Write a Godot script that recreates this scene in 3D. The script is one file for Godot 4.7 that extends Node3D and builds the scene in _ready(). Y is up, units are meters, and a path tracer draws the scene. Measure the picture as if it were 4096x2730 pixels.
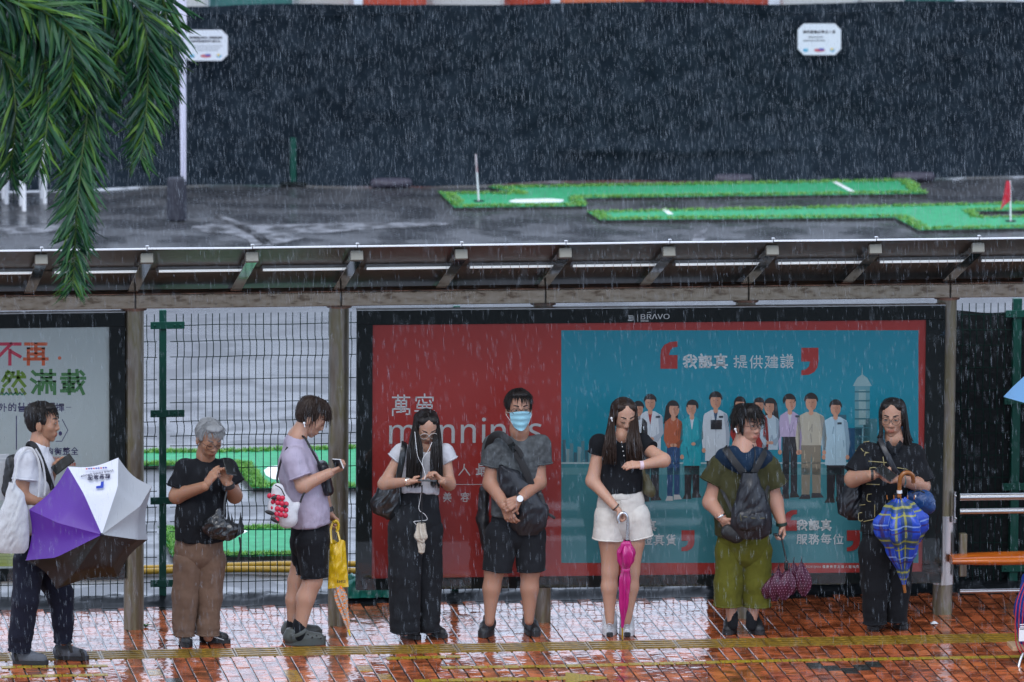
extends Node3D
# A bus shelter in heavy rain: eight people wait in front of an advertising panel, a small putting course behind them.
# x runs along the street, y up, z towards the camera; the shelter's posts stand at z = 0. Metres.

const FOCAL := 32929.5                         # in pixels of the 4096 wide photograph
const EYE := Vector3(-4.973, 10.599, 54.819)
const PITCH := 0.155101
const YAW := 0.136940
const ROLL := 0.0071475
var ax_right: Vector3
var ax_up: Vector3
var ax_fwd: Vector3
var rng := RandomNumberGenerator.new()
var noise := FastNoiseLite.new()
var M := {}
var used := {}

# ---------------------------------------------------------------- pixels to places
func ray(x: float, y: float) -> Vector3:
	return ax_fwd + ax_right * ((x - 2048.0) / FOCAL) - ax_up * ((y - 1365.0) / FOCAL)
func at_z(x: float, y: float, z: float) -> Vector3:      # where that line of sight meets the upright plane at depth z
	var d := ray(x, y)
	return EYE + d * ((z - EYE.z) / d.z)
func at_y(x: float, y: float, h := 0.0) -> Vector3:       # where it meets the level plane at height h
	var d := ray(x, y)
	return EYE + d * ((h - EYE.y) / d.y)

# ---------------------------------------------------------------- materials
func lin(r: float, g: float, b: float) -> Color:
	return Color(r, g, b).linear_to_srgb()
func mat(called: String, c: Color, rough := 0.7, metal := 0.0, spec := 0.5) -> StandardMaterial3D:
	var m := StandardMaterial3D.new()
	m.resource_name = called
	m.albedo_color = lin(c.r, c.g, c.b)
	m.roughness = rough
	m.metallic = metal
	m.metallic_specular = spec
	M[called] = m
	return m
func vmat(called: String, rough := 0.7, spec := 0.5) -> StandardMaterial3D:      # colour from the vertices
	var m := mat(called, Color(1, 1, 1), rough, 0.0, spec)
	m.vertex_color_use_as_albedo = true
	return m
func noise_tex(seed_: int, freq: float, lo: float, hi: float, size := 512, octaves := 4, normal := false, bump := 4.0) -> NoiseTexture2D:
	var n := FastNoiseLite.new()
	n.seed = seed_
	n.frequency = freq
	n.fractal_octaves = octaves
	var t := NoiseTexture2D.new()
	t.width = size
	t.height = size
	t.seamless = true
	t.noise = n
	if normal:
		t.as_normal_map = true
		t.bump_strength = bump
	else:
		var g := Gradient.new()
		g.colors = PackedColorArray([Color(lo, lo, lo), Color(hi, hi, hi)])
		t.color_ramp = g
	return t
func ramp_tex(seed_: int, freq: float, cols: Array, stops: Array, size := 512, octaves := 4) -> NoiseTexture2D:
	var t := noise_tex(seed_, freq, 0, 1, size, octaves)
	var g := Gradient.new()
	var pc := PackedColorArray()
	for c: Color in cols:
		pc.append(c.linear_to_srgb())
	g.colors = pc
	g.offsets = PackedFloat32Array(stops)
	t.color_ramp = g
	return t
func tri(m: StandardMaterial3D, scale: Vector3, world := true) -> StandardMaterial3D:
	m.uv1_triplanar = true
	m.uv1_world_triplanar = world
	m.uv1_scale = scale
	return m

# ---------------------------------------------------------------- mesh builder
class MB:
	var v := PackedVector3Array()
	var c := PackedColorArray()
	var ix := PackedInt32Array()
	var uv := PackedVector2Array()
	var col := Color(1, 1, 1)
	func add(p: Vector3) -> int:
		v.append(p)
		c.append(col)
		return v.size() - 1
	func t(a: int, b: int, d: int) -> void:
		ix.append(a)
		ix.append(b)
		ix.append(d)
	func face(a: Vector3, b: Vector3, d: Vector3) -> void:
		var i := add(a)
		add(b)
		add(d)
		t(i, i + 1, i + 2)
	func face_out(a: Vector3, b: Vector3, d: Vector3, o: Vector3) -> void:      # wound so that it faces away from o
		if (d - a).cross(b - a).dot((a + b + d) / 3.0 - o) >= 0.0:
			face(a, b, d)
		else:
			face(a, d, b)
	func quad_out(a: Vector3, b: Vector3, d: Vector3, e: Vector3, o: Vector3) -> void:
		face_out(a, b, d, o)
		face_out(a, d, e, o)
	func box(o: Vector3, s: Vector3, bev := 0.0, bs := Basis()) -> void:
		var h := s * 0.5
		if bev <= 0.0:
			for k in 3:
				for sg: float in [-1.0, 1.0]:
					var n := Vector3.ZERO
					n[k] = sg
					var u := Vector3.ZERO
					u[(k + 1) % 3] = 1.0
					var w := Vector3.ZERO
					w[(k + 2) % 3] = 1.0
					quad_out(o + bs * ((n + u + w) * h), o + bs * ((n + u - w) * h), o + bs * ((n - u - w) * h), o + bs * ((n - u + w) * h), o)
			return
		var P := func(sx: float, sy: float, sz: float, k: int) -> Vector3:
			var q := Vector3(sx * (h.x - bev), sy * (h.y - bev), sz * (h.z - bev))
			q[k] = [sx, sy, sz][k] * h[k]
			return o + bs * q
		for k in 3:
			var a := (k + 1) % 3
			var b := (k + 2) % 3
			for sg: float in [-1.0, 1.0]:
				var q := []
				for st: Array in [[1, 1], [1, -1], [-1, -1], [-1, 1]]:
					var e := [0.0, 0.0, 0.0]
					e[k] = sg
					e[a] = float(st[0])
					e[b] = float(st[1])
					q.append(P.call(e[0], e[1], e[2], k))
				quad_out(q[0], q[1], q[2], q[3], o)
			for sa: float in [-1.0, 1.0]:
				for sb: float in [-1.0, 1.0]:
					var e := [0.0, 0.0, 0.0]
					e[a] = sa
					e[b] = sb
					var q := []
					for st: Array in [[1.0, a], [1.0, b], [-1.0, b], [-1.0, a]]:
						e[k] = st[0]
						q.append(P.call(e[0], e[1], e[2], st[1]))
					quad_out(q[0], q[1], q[2], q[3], o)
		for sx: float in [-1.0, 1.0]:
			for sy: float in [-1.0, 1.0]:
				for sz: float in [-1.0, 1.0]:
					face_out(P.call(sx, sy, sz, 0), P.call(sx, sy, sz, 1), P.call(sx, sy, sz, 2), o)
	func tube(pts: Array, rads: Array, n := 8, caps := true, flat := 1.0, flat_axis := Vector3.ZERO, close := false) -> void:
		# shared vertices round every point; flat squeezes the section along flat_axis
		var m := pts.size()
		var base := v.size()
		var last := Vector3.ZERO
		for i in m:
			var d: Vector3 = pts[mini(i + 1, m - 1)] - pts[maxi(i - 1, 0)]
			d = d.normalized()
			var s: Vector3
			if flat_axis != Vector3.ZERO:
				s = (flat_axis - d * flat_axis.dot(d)).normalized()
			elif i == 0 or last == Vector3.ZERO:
				s = d.cross(Vector3.UP if absf(d.y) < 0.9 else Vector3.RIGHT).normalized()
			else:
				s = (last - d * last.dot(d)).normalized()
			last = s
			var w := d.cross(s)
			var r: float = rads[mini(i, rads.size() - 1)]
			for k in n:
				var a := TAU * k / n
				add(pts[i] + s * (cos(a) * r * flat) + w * (sin(a) * r))
		for i in m - 1:
			for k in n:
				var a := base + i * n + k
				var b := base + i * n + (k + 1) % n
				t(a, a + n, b)
				t(b, a + n, b + n)
		if caps:
			for e in 2:
				var o := add(pts[0] if e == 0 else pts[m - 1])
				var st := base if e == 0 else base + (m - 1) * n
				var rim := []
				for k in n:
					rim.append(add(v[st + k]))
				for k in n:
					if e == 0:
						t(o, rim[k], rim[(k + 1) % n])
					else:
						t(o, rim[(k + 1) % n], rim[k])
	func sheet(nx: int, ny: int, f: Callable) -> void:      # f(u, v) -> Vector3, shared vertices
		var base := v.size()
		for j in ny + 1:
			for i in nx + 1:
				add(f.call(float(i) / nx, float(j) / ny))
				uv.append(Vector2(float(i) / nx, float(j) / ny))
		for j in ny:
			for i in nx:
				var a := base + j * (nx + 1) + i
				t(a, a + 1, a + nx + 1)
				t(a + 1, a + nx + 2, a + nx + 1)
	func ball(o: Vector3, r: Vector3, nu := 12, nv := 8, bs := Basis()) -> void:
		var base := v.size()
		for j in nv + 1:
			var b := PI * j / nv
			for i in nu:
				var a := TAU * i / nu
				add(o + bs * (Vector3(sin(b) * cos(a), cos(b), sin(b) * sin(a)) * r))
		for j in nv:
			for i in nu:
				var p := base + j * nu + i
				var q := base + j * nu + (i + 1) % nu
				t(p, p + nu, q)
				t(q, p + nu, q + nu)
	func poly(pts: PackedVector2Array, f: Transform3D, depth := 0.0) -> void:      # outline in f's xy plane, front towards +z of f
		var p := pts
		if Geometry2D.is_polygon_clockwise(p):
			p = pts.duplicate()
			p.reverse()
		var ti := Geometry2D.triangulate_polygon(p)
		var base := v.size()
		for q in p:
			add(f * Vector3(q.x, q.y, 0))
		for k in range(0, ti.size(), 3):
			var a := p[ti[k]]
			var b := p[ti[k + 1]]
			var d := p[ti[k + 2]]
			if (b - a).cross(d - a) > 0.0:
				t(base + ti[k], base + ti[k + 2], base + ti[k + 1])
			else:
				t(base + ti[k], base + ti[k + 1], base + ti[k + 2])
		if depth > 0.0:
			for k in p.size():
				var a := p[k]
				var b := p[(k + 1) % p.size()]
				var i := add(f * Vector3(a.x, a.y, 0))
				add(f * Vector3(b.x, b.y, 0))
				add(f * Vector3(b.x, b.y, -depth))
				add(f * Vector3(a.x, a.y, -depth))
				t(i, i + 1, i + 2)
				t(i, i + 2, i + 3)
			var o := v.size()
			for q in p:
				add(f * Vector3(q.x, q.y, -depth))
			for k in range(0, ti.size(), 3):
				t(o + ti[k], o + ti[k + 1], o + ti[k + 2])
	func mesh(m: Material) -> ArrayMesh:
		var nm := PackedVector3Array()
		nm.resize(v.size())
		for k in range(0, ix.size(), 3):
			var a := v[ix[k]]
			var n := (v[ix[k + 2]] - a).cross(v[ix[k + 1]] - a)
			nm[ix[k]] += n
			nm[ix[k + 1]] += n
			nm[ix[k + 2]] += n
		for k in nm.size():
			nm[k] = nm[k].normalized() if nm[k].length_squared() > 1e-20 else Vector3.UP
		var ar := []
		ar.resize(Mesh.ARRAY_MAX)
		ar[Mesh.ARRAY_VERTEX] = v
		ar[Mesh.ARRAY_NORMAL] = nm
		ar[Mesh.ARRAY_COLOR] = c
		if uv.size() == v.size():
			ar[Mesh.ARRAY_TEX_UV] = uv
		ar[Mesh.ARRAY_INDEX] = ix
		var me := ArrayMesh.new()
		me.add_surface_from_arrays(Mesh.PRIMITIVE_TRIANGLES, ar)
		me.surface_set_material(0, m)
		return me

# ---------------------------------------------------------------- soft solids: capsules and ellipsoids melted into one skin
class Soft:
	var cell := 0.012
	var k := 0.008
	var prims := []                 # [kind, data..., reach box]
	func cap(a: Vector3, ra: float, b: Vector3, rb: float, sz := 1.0, flat_end := 0) -> void:      # sz > 1: thinner along z; flat_end 1: cut at b, 2: at a, 3: both
		prims.append([0, a, b, ra, rb, sz, flat_end])
	func ell(o: Vector3, r: Vector3, bs := Basis()) -> void:
		prims.append([1, o, r, bs.transposed()])
	func fill(out: MB) -> int:      # adds the surface to out; returns the number of its first vertex
		var lo := Vector3.INF
		var hi := -Vector3.INF
		var pad := k * 4.0 + cell * 2.0
		var bx := []
		for p: Array in prims:
			var l: Vector3
			var h: Vector3
			if p[0] == 0:
				var ra := Vector3(p[3], p[3], p[3] / minf(p[5], 1.0))
				var rb := Vector3(p[4], p[4], p[4] / minf(p[5], 1.0))
				l = (p[1] - ra).min(p[2] - rb)
				h = (p[1] + ra).max(p[2] + rb)
			else:
				var r: float = maxf(p[2].x, maxf(p[2].y, p[2].z))
				l = p[1] - Vector3.ONE * r
				h = p[1] + Vector3.ONE * r
			l -= Vector3.ONE * pad
			h += Vector3.ONE * pad
			bx.append([l, h])
			lo = lo.min(l)
			hi = hi.max(h)
		var nx := int((hi.x - lo.x) / cell) + 2
		var ny := int((hi.y - lo.y) / cell) + 2
		var nz := int((hi.z - lo.z) / cell) + 2
		var S := PackedFloat32Array()
		S.resize(nx * ny * nz)
		var ik := 1.0 / k
		var cut := pad
		for pi in prims.size():
			var p: Array = prims[pi]
			var l: Vector3 = (bx[pi][0] - lo) / cell
			var h: Vector3 = (bx[pi][1] - lo) / cell
			var x0 := maxi(0, int(l.x))
			var x1 := mini(nx - 1, int(h.x) + 1)
			var y0 := maxi(0, int(l.y))
			var y1 := mini(ny - 1, int(h.y) + 1)
			var z0 := maxi(0, int(l.z))
			var z1 := mini(nz - 1, int(h.z) + 1)
			if p[0] == 0:
				var a: Vector3 = p[1]
				var ab: Vector3 = p[2] - a
				var sz: float = p[5]
				var ra: float = p[3]
				var dr: float = p[4] - ra
				var fe: int = p[6]
				ab.z *= sz
				var L := maxf(ab.length(), 1e-6)
				var l2 := L * L
				for z in range(z0, z1 + 1):
					var pz := (lo.z + z * cell - a.z) * sz
					for y in range(y0, y1 + 1):
						var py := lo.y + y * cell - a.y
						var row := (z * ny + y) * nx
						for x in range(x0, x1 + 1):
							var q := Vector3(lo.x + x * cell - a.x, py, pz)
							var tr := q.dot(ab) / l2
							var tc := clampf(tr, 0.0, 1.0)
							var d := 0.0
							if (tr > 1.0 and (fe & 1)) or (tr < 0.0 and (fe & 2)):
								d = maxf((q - ab * tr).length() - ra - dr * tc, (tr - 1.0) * L if tr > 1.0 else -tr * L)
							else:
								d = (q - ab * tc).length() - ra - dr * tc
							if d < cut:
								S[row + x] += exp(-maxf(d, -0.2) * ik) if d > -k * 12.0 else 160000.0
			else:
				var o: Vector3 = p[1]
				var r: Vector3 = p[2]
				var bt: Basis = p[3]
				for z in range(z0, z1 + 1):
					for y in range(y0, y1 + 1):
						var row := (z * ny + y) * nx
						for x in range(x0, x1 + 1):
							var q: Vector3 = bt * (Vector3(lo.x + x * cell, lo.y + y * cell, lo.z + z * cell) - o) / r
							var k0 := q.length()
							if k0 < 3.0:
								var k1 := (q / r).length()
								var d := k0 * (k0 - 1.0) / maxf(k1, 1e-6)
								if d < cut:
									S[row + x] += exp(-d * ik) if d > -k * 12.0 else 160000.0
		# surface nets on log S = 0
		var first := out.v.size()
		var vid := {}
		var sy := nx
		var szz := nx * ny
		for z in nz - 1:
			for y in ny - 1:
				var row := (z * ny + y) * nx
				for x in nx - 1:
					var i := row + x
					var s0 := S[i]
					if s0 == 0.0 and S[i + 1 + sy + szz] == 0.0:
						continue
					var s7 := S[i + 1 + sy + szz]
					var n := int(s0 >= 1.0) + int(S[i + 1] >= 1.0) + int(S[i + sy] >= 1.0) + int(S[i + 1 + sy] >= 1.0) + int(S[i + szz] >= 1.0) + int(S[i + 1 + szz] >= 1.0) + int(S[i + sy + szz] >= 1.0) + int(s7 >= 1.0)
					if n == 0 or n == 8:
						continue
					var acc := Vector3.ZERO
					var cnt := 0
					var f := [0.0, 0.0, 0.0, 0.0, 0.0, 0.0, 0.0, 0.0]
					for q in 8:
						f[q] = log(maxf(S[i + (q & 1) + ((q >> 1) & 1) * sy + (q >> 2) * szz], 1e-3))
					for q in 8:
						for b: int in [1, 2, 4]:
							if q & b:
								continue
							var fa: float = f[q]
							var fb: float = f[q | b]
							if (fa >= 0.0) != (fb >= 0.0):
								var tt := fa / (fa - fb)
								acc += Vector3((q & 1) + (tt if b == 1 else 0.0), ((q >> 1) & 1) + (tt if b == 2 else 0.0), (q >> 2) + (tt if b == 4 else 0.0))
								cnt += 1
					vid[i] = out.add(lo + (Vector3(x, y, z) + acc / cnt) * cell)
		for i: int in vid:
			var a := S[i] >= 1.0
			for e: Array in [[1, sy, szz], [sy, szz, 1], [szz, 1, sy]]:
				var j: int = i + e[0]
				if (S[j] >= 1.0) == a:
					continue
				var p1: int = vid.get(i - e[1], -1)
				var p2: int = vid.get(i - e[1] - e[2], -1)
				var p3: int = vid.get(i - e[2], -1)
				if p1 < 0 or p2 < 0 or p3 < 0:
					continue
				if a:
					out.t(vid[i], p2, p1)
					out.t(vid[i], p3, p2)
				else:
					out.t(vid[i], p1, p2)
					out.t(vid[i], p2, p3)
		return first

# ---------------------------------------------------------------- nodes
func numbered(called: String) -> String:
	var n: int = used.get(called, 0)
	used[called] = n + 1
	return called if n == 0 else "%s_%03d" % [called, n]
func thing(called: String, label: String, category: String, group := "", where := Vector3.ZERO) -> Node3D:
	var o := Node3D.new()
	o.name = numbered(called)
	add_child(o)
	o.position = where
	o.set_meta("label", label)
	o.set_meta("category", category)
	if group:
		o.set_meta("group", group)
	return o
func part(called: String, me: Mesh, parent: Node, m: Material = null) -> MeshInstance3D:
	var o := MeshInstance3D.new()
	o.name = called
	o.mesh = me
	if m:
		o.material_override = m
	parent.add_child(o, true)
	return o
func pbox(called: String, o: Vector3, s: Vector3, m: Material, parent: Node, bev := 0.003, bs := Basis()) -> MeshInstance3D:
	var b := MB.new()
	b.box(Vector3.ZERO, s, bev)
	var r := part(called, b.mesh(m), parent)
	r.transform = Transform3D(bs, o)
	return r
func ptube(called: String, pts: Array, rads: Array, m: Material, parent: Node, n := 10) -> MeshInstance3D:
	var b := MB.new()
	b.tube(pts, rads, n)
	return part(called, b.mesh(m), parent)
func structure(o: Node, called: String) -> void:
	o.name = called
	o.set_meta("kind", "structure")
func curve(pts: Array, n: int) -> Array:      # a smooth line through the points
	var out := []
	for i in pts.size() - 1:
		var a: Vector3 = pts[maxi(i - 1, 0)]
		var b: Vector3 = pts[i]
		var c: Vector3 = pts[i + 1]
		var d: Vector3 = pts[mini(i + 2, pts.size() - 1)]
		for j in n:
			out.append(b.cubic_interpolate(c, a, d, float(j) / n))
	out.append(pts[-1])
	return out

# ---------------------------------------------------------------- camera, sky, light
func set_stage() -> void:
	rng.seed = 71
	noise.seed = 5
	noise.frequency = 1.0
	ax_fwd = Vector3(sin(YAW) * cos(PITCH), -sin(PITCH), -cos(YAW) * cos(PITCH))
	var r0 := Vector3(cos(YAW), 0, sin(YAW))
	var u0 := r0.cross(ax_fwd)
	ax_right = r0 * cos(ROLL) + u0 * sin(ROLL)
	ax_up = u0 * cos(ROLL) - r0 * sin(ROLL)
	var cam := Camera3D.new()
	cam.name = "camera"
	cam.far = 400.0
	cam.near = 1.0
	var lens := CameraAttributesPhysical.new()
	lens.frustum_focal_length = 12.0 / (1365.0 / FOCAL)
	lens.frustum_focus_distance = 55.0
	lens.frustum_far = 400.0
	lens.frustum_near = 1.0
	lens.exposure_aperture = 4.5
	cam.attributes = lens
	cam.fov = rad_to_deg(2.0 * atan(1365.0 / FOCAL))
	add_child(cam)
	cam.transform = Transform3D(Basis(ax_right, ax_up, -ax_fwd), EYE)
	var env := Environment.new()
	env.background_mode = Environment.BG_SKY
	var sm := ProceduralSkyMaterial.new()
	sm.sky_top_color = Color(0.80, 0.86, 0.97)
	sm.sky_horizon_color = Color(0.84, 0.90, 1.0)
	sm.sky_curve = 0.3
	sm.ground_horizon_color = Color(0.30, 0.32, 0.35)
	sm.ground_bottom_color = Color(0.2, 0.2, 0.22)
	sm.sun_angle_max = 1.0
	var sky := Sky.new()
	sky.sky_material = sm
	env.sky = sky
	env.tonemap_mode = Environment.TONE_MAPPER_LINEAR
	env.tonemap_exposure = 2.3
	env.sdfgi_enabled = true
	env.ssao_enabled = true
	env.ssil_enabled = true
	var we := WorldEnvironment.new()
	we.name = "world_environment"
	we.environment = env
	add_child(we)
	var sun := DirectionalLight3D.new()
	sun.name = "sun"
	sun.light_energy = 0.3
	sun.light_angular_distance = 40.0
	sun.light_color = Color(0.96, 0.97, 1.0)
	sun.shadow_enabled = true
	add_child(sun)
	sun.look_at_from_position(Vector3.ZERO, Vector3(0.25, -1.0, -0.75), Vector3.UP)

func make_materials() -> void:
	for k in 3:
		var b := mat("brick%d" % k, [Color(0.54, 0.155, 0.052), Color(0.49, 0.125, 0.044), Color(0.42, 0.11, 0.048)][k], 0.11, 0.0, 0.6)
		b.albedo_texture = noise_tex(11 + k, 0.009, 0.42, 1.25, 512, 6)
		b.normal_enabled = true
		b.normal_texture = noise_tex(21 + k, 0.012, 0, 1, 512, 3, true, 5.0)
		b.normal_scale = 0.35
		b.roughness_texture = noise_tex(31 + k, 0.014, 0.45, 1.9, 256, 3)
		tri(b, Vector3.ONE * 0.9)
	var gb := tri(mat("grey_brick", Color(0.055, 0.06, 0.055), 0.2), Vector3.ONE * 2.0)
	gb.albedo_texture = noise_tex(9, 0.03, 0.6, 1.0, 256)
	var yb := tri(mat("yellow_brick", Color(0.50, 0.28, 0.03), 0.18), Vector3.ONE * 2.0)
	yb.albedo_texture = noise_tex(10, 0.03, 0.55, 1.0, 256)
	var tt := tri(mat("tactile", Color(0.40, 0.235, 0.02), 0.3, 0.0, 0.5), Vector3.ONE * 2.3)
	tt.albedo_texture = noise_tex(13, 0.03, 0.45, 1.0, 256)
	tt.normal_enabled = true
	tt.normal_texture = M.brick0.normal_texture
	tt.normal_scale = 0.3
	var yp := tri(mat("yellow_paint", Color(0.62, 0.44, 0.03), 0.3), Vector3.ONE * 3.0)
	yp.albedo_texture = noise_tex(14, 0.05, 0.5, 1.0, 256)
	tri(mat("grout", Color(0.02, 0.017, 0.015), 0.12, 0.0, 0.6), Vector3.ONE * 2.0)
	# wet asphalt of the court: dark, with thin standing water that smooths it in patches
	var co := mat("court", Color(1, 1, 1), 1.0, 0.0, 0.62)
	co.albedo_texture = ramp_tex(41, 0.006, [Color(0.028, 0.029, 0.032), Color(0.045, 0.046, 0.05), Color(0.075, 0.077, 0.082)], [0.0, 0.5, 1.0], 1024, 5)
	co.roughness_texture = ramp_tex(42, 0.008, [Color(0.03, 0.03, 0.03), Color(0.07, 0.07, 0.07), Color(0.19, 0.19, 0.19)], [0.0, 0.5, 0.66], 1024, 4)
	co.normal_enabled = true
	co.normal_texture = noise_tex(43, 0.03, 0, 1, 1024, 4, true, 6.0)
	co.normal_scale = 0.012
	tri(co, Vector3(0.16, 0.16, 0.16))
	var ro := mat("asphalt", Color(0.045, 0.046, 0.048), 0.85, 0.0, 0.2)
	ro.albedo_texture = noise_tex(44, 0.05, 0.6, 1.0, 512)
	tri(ro, Vector3.ONE * 0.5)
	var st := mat("steel_post", Color(1, 1, 1), 0.42, 0.75)
	st.albedo_texture = ramp_tex(51, 0.011, [Color(0.17, 0.14, 0.105), Color(0.26, 0.235, 0.20), Color(0.20, 0.175, 0.10), Color(0.30, 0.285, 0.26)], [0.1, 0.4, 0.6, 0.95], 512, 4)
	tri(st, Vector3(2.2, 0.35, 2.2))
	var be := mat("beam_steel", Color(1, 1, 1), 0.5, 0.35)
	be.albedo_texture = ramp_tex(52, 0.02, [Color(0.11, 0.075, 0.05), Color(0.29, 0.24, 0.18), Color(0.37, 0.32, 0.26)], [0.08, 0.4, 0.9], 512, 5)
	tri(be, Vector3(0.7, 2.0, 2.0))
	var ru := mat("rusty_edge", Color(1, 1, 1), 0.5, 0.1)
	ru.albedo_texture = ramp_tex(53, 0.02, [Color(0.05, 0.042, 0.036), Color(0.16, 0.085, 0.055), Color(0.30, 0.14, 0.085)], [0.2, 0.5, 0.9], 512, 5)
	tri(ru, Vector3(0.5, 2.0, 2.0))
	mat("polished_steel", Color(0.55, 0.56, 0.58), 0.10, 1.0)
	mat("brushed_steel", Color(0.55, 0.55, 0.55), 0.28, 1.0)
	mat("end_block", Color(0.24, 0.235, 0.20), 0.6)
	var rf := mat("roof_sheet", Color(1, 1, 1), 0.35, 0.0, 0.5)
	rf.albedo_texture = ramp_tex(54, 0.015, [Color(0.085, 0.072, 0.056), Color(0.135, 0.12, 0.098)], [0.2, 0.9], 512, 4)
	tri(rf, Vector3(1.0, 1.0, 1.0))
	mat("trim_white", Color(0.75, 0.77, 0.8), 0.3)
	mat("frame_black", Color(0.010, 0.014, 0.015), 0.5, 0.0, 0.2)
	var gl := mat("panel_glass", Color(1, 1, 1), 0.03)
	gl.transparency = BaseMaterial3D.TRANSPARENCY_ALPHA
	gl.albedo_color = Color(0.05, 0.05, 0.05, 0.03)
	mat("fence_green", Color(0.004, 0.055, 0.040), 0.45, 0.0, 0.35)
	mat("wire_green", Color(0.005, 0.022, 0.018), 0.6, 0.0, 0.2)
	var sh := mat("shade_cloth", Color(0.016, 0.019, 0.021), 0.85, 0.0, 0.2)
	sh.normal_enabled = true
	sh.normal_texture = noise_tex(61, 0.02, 0, 1, 512, 4, true, 5.0)
	tri(sh, Vector3(0.5, 0.5, 0.5))
	var nt := mat("net_cloth", Color(1, 1, 1), 0.9, 0.0, 0.12)
	nt.albedo_texture = ramp_tex(62, 0.012, [Color(0.008, 0.013, 0.019), Color(0.019, 0.028, 0.038)], [0.2, 0.9], 512, 5)
	tri(nt, Vector3(0.6, 0.6, 0.6))
	mat("black_plastic", Color(0.010, 0.012, 0.014), 0.3, 0.0, 0.3)
	mat("lamp_body", Color(0.2, 0.2, 0.2), 0.5)
	var lm := mat("lamp_glow", Color(0.8, 0.82, 0.85), 0.5)
	lm.emission_enabled = true
	lm.emission = Color(0.93, 0.97, 1.0)
	lm.emission_energy_multiplier = 0.22
	vmat("print", 0.5)
	vmat("print_matt", 0.85)

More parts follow.
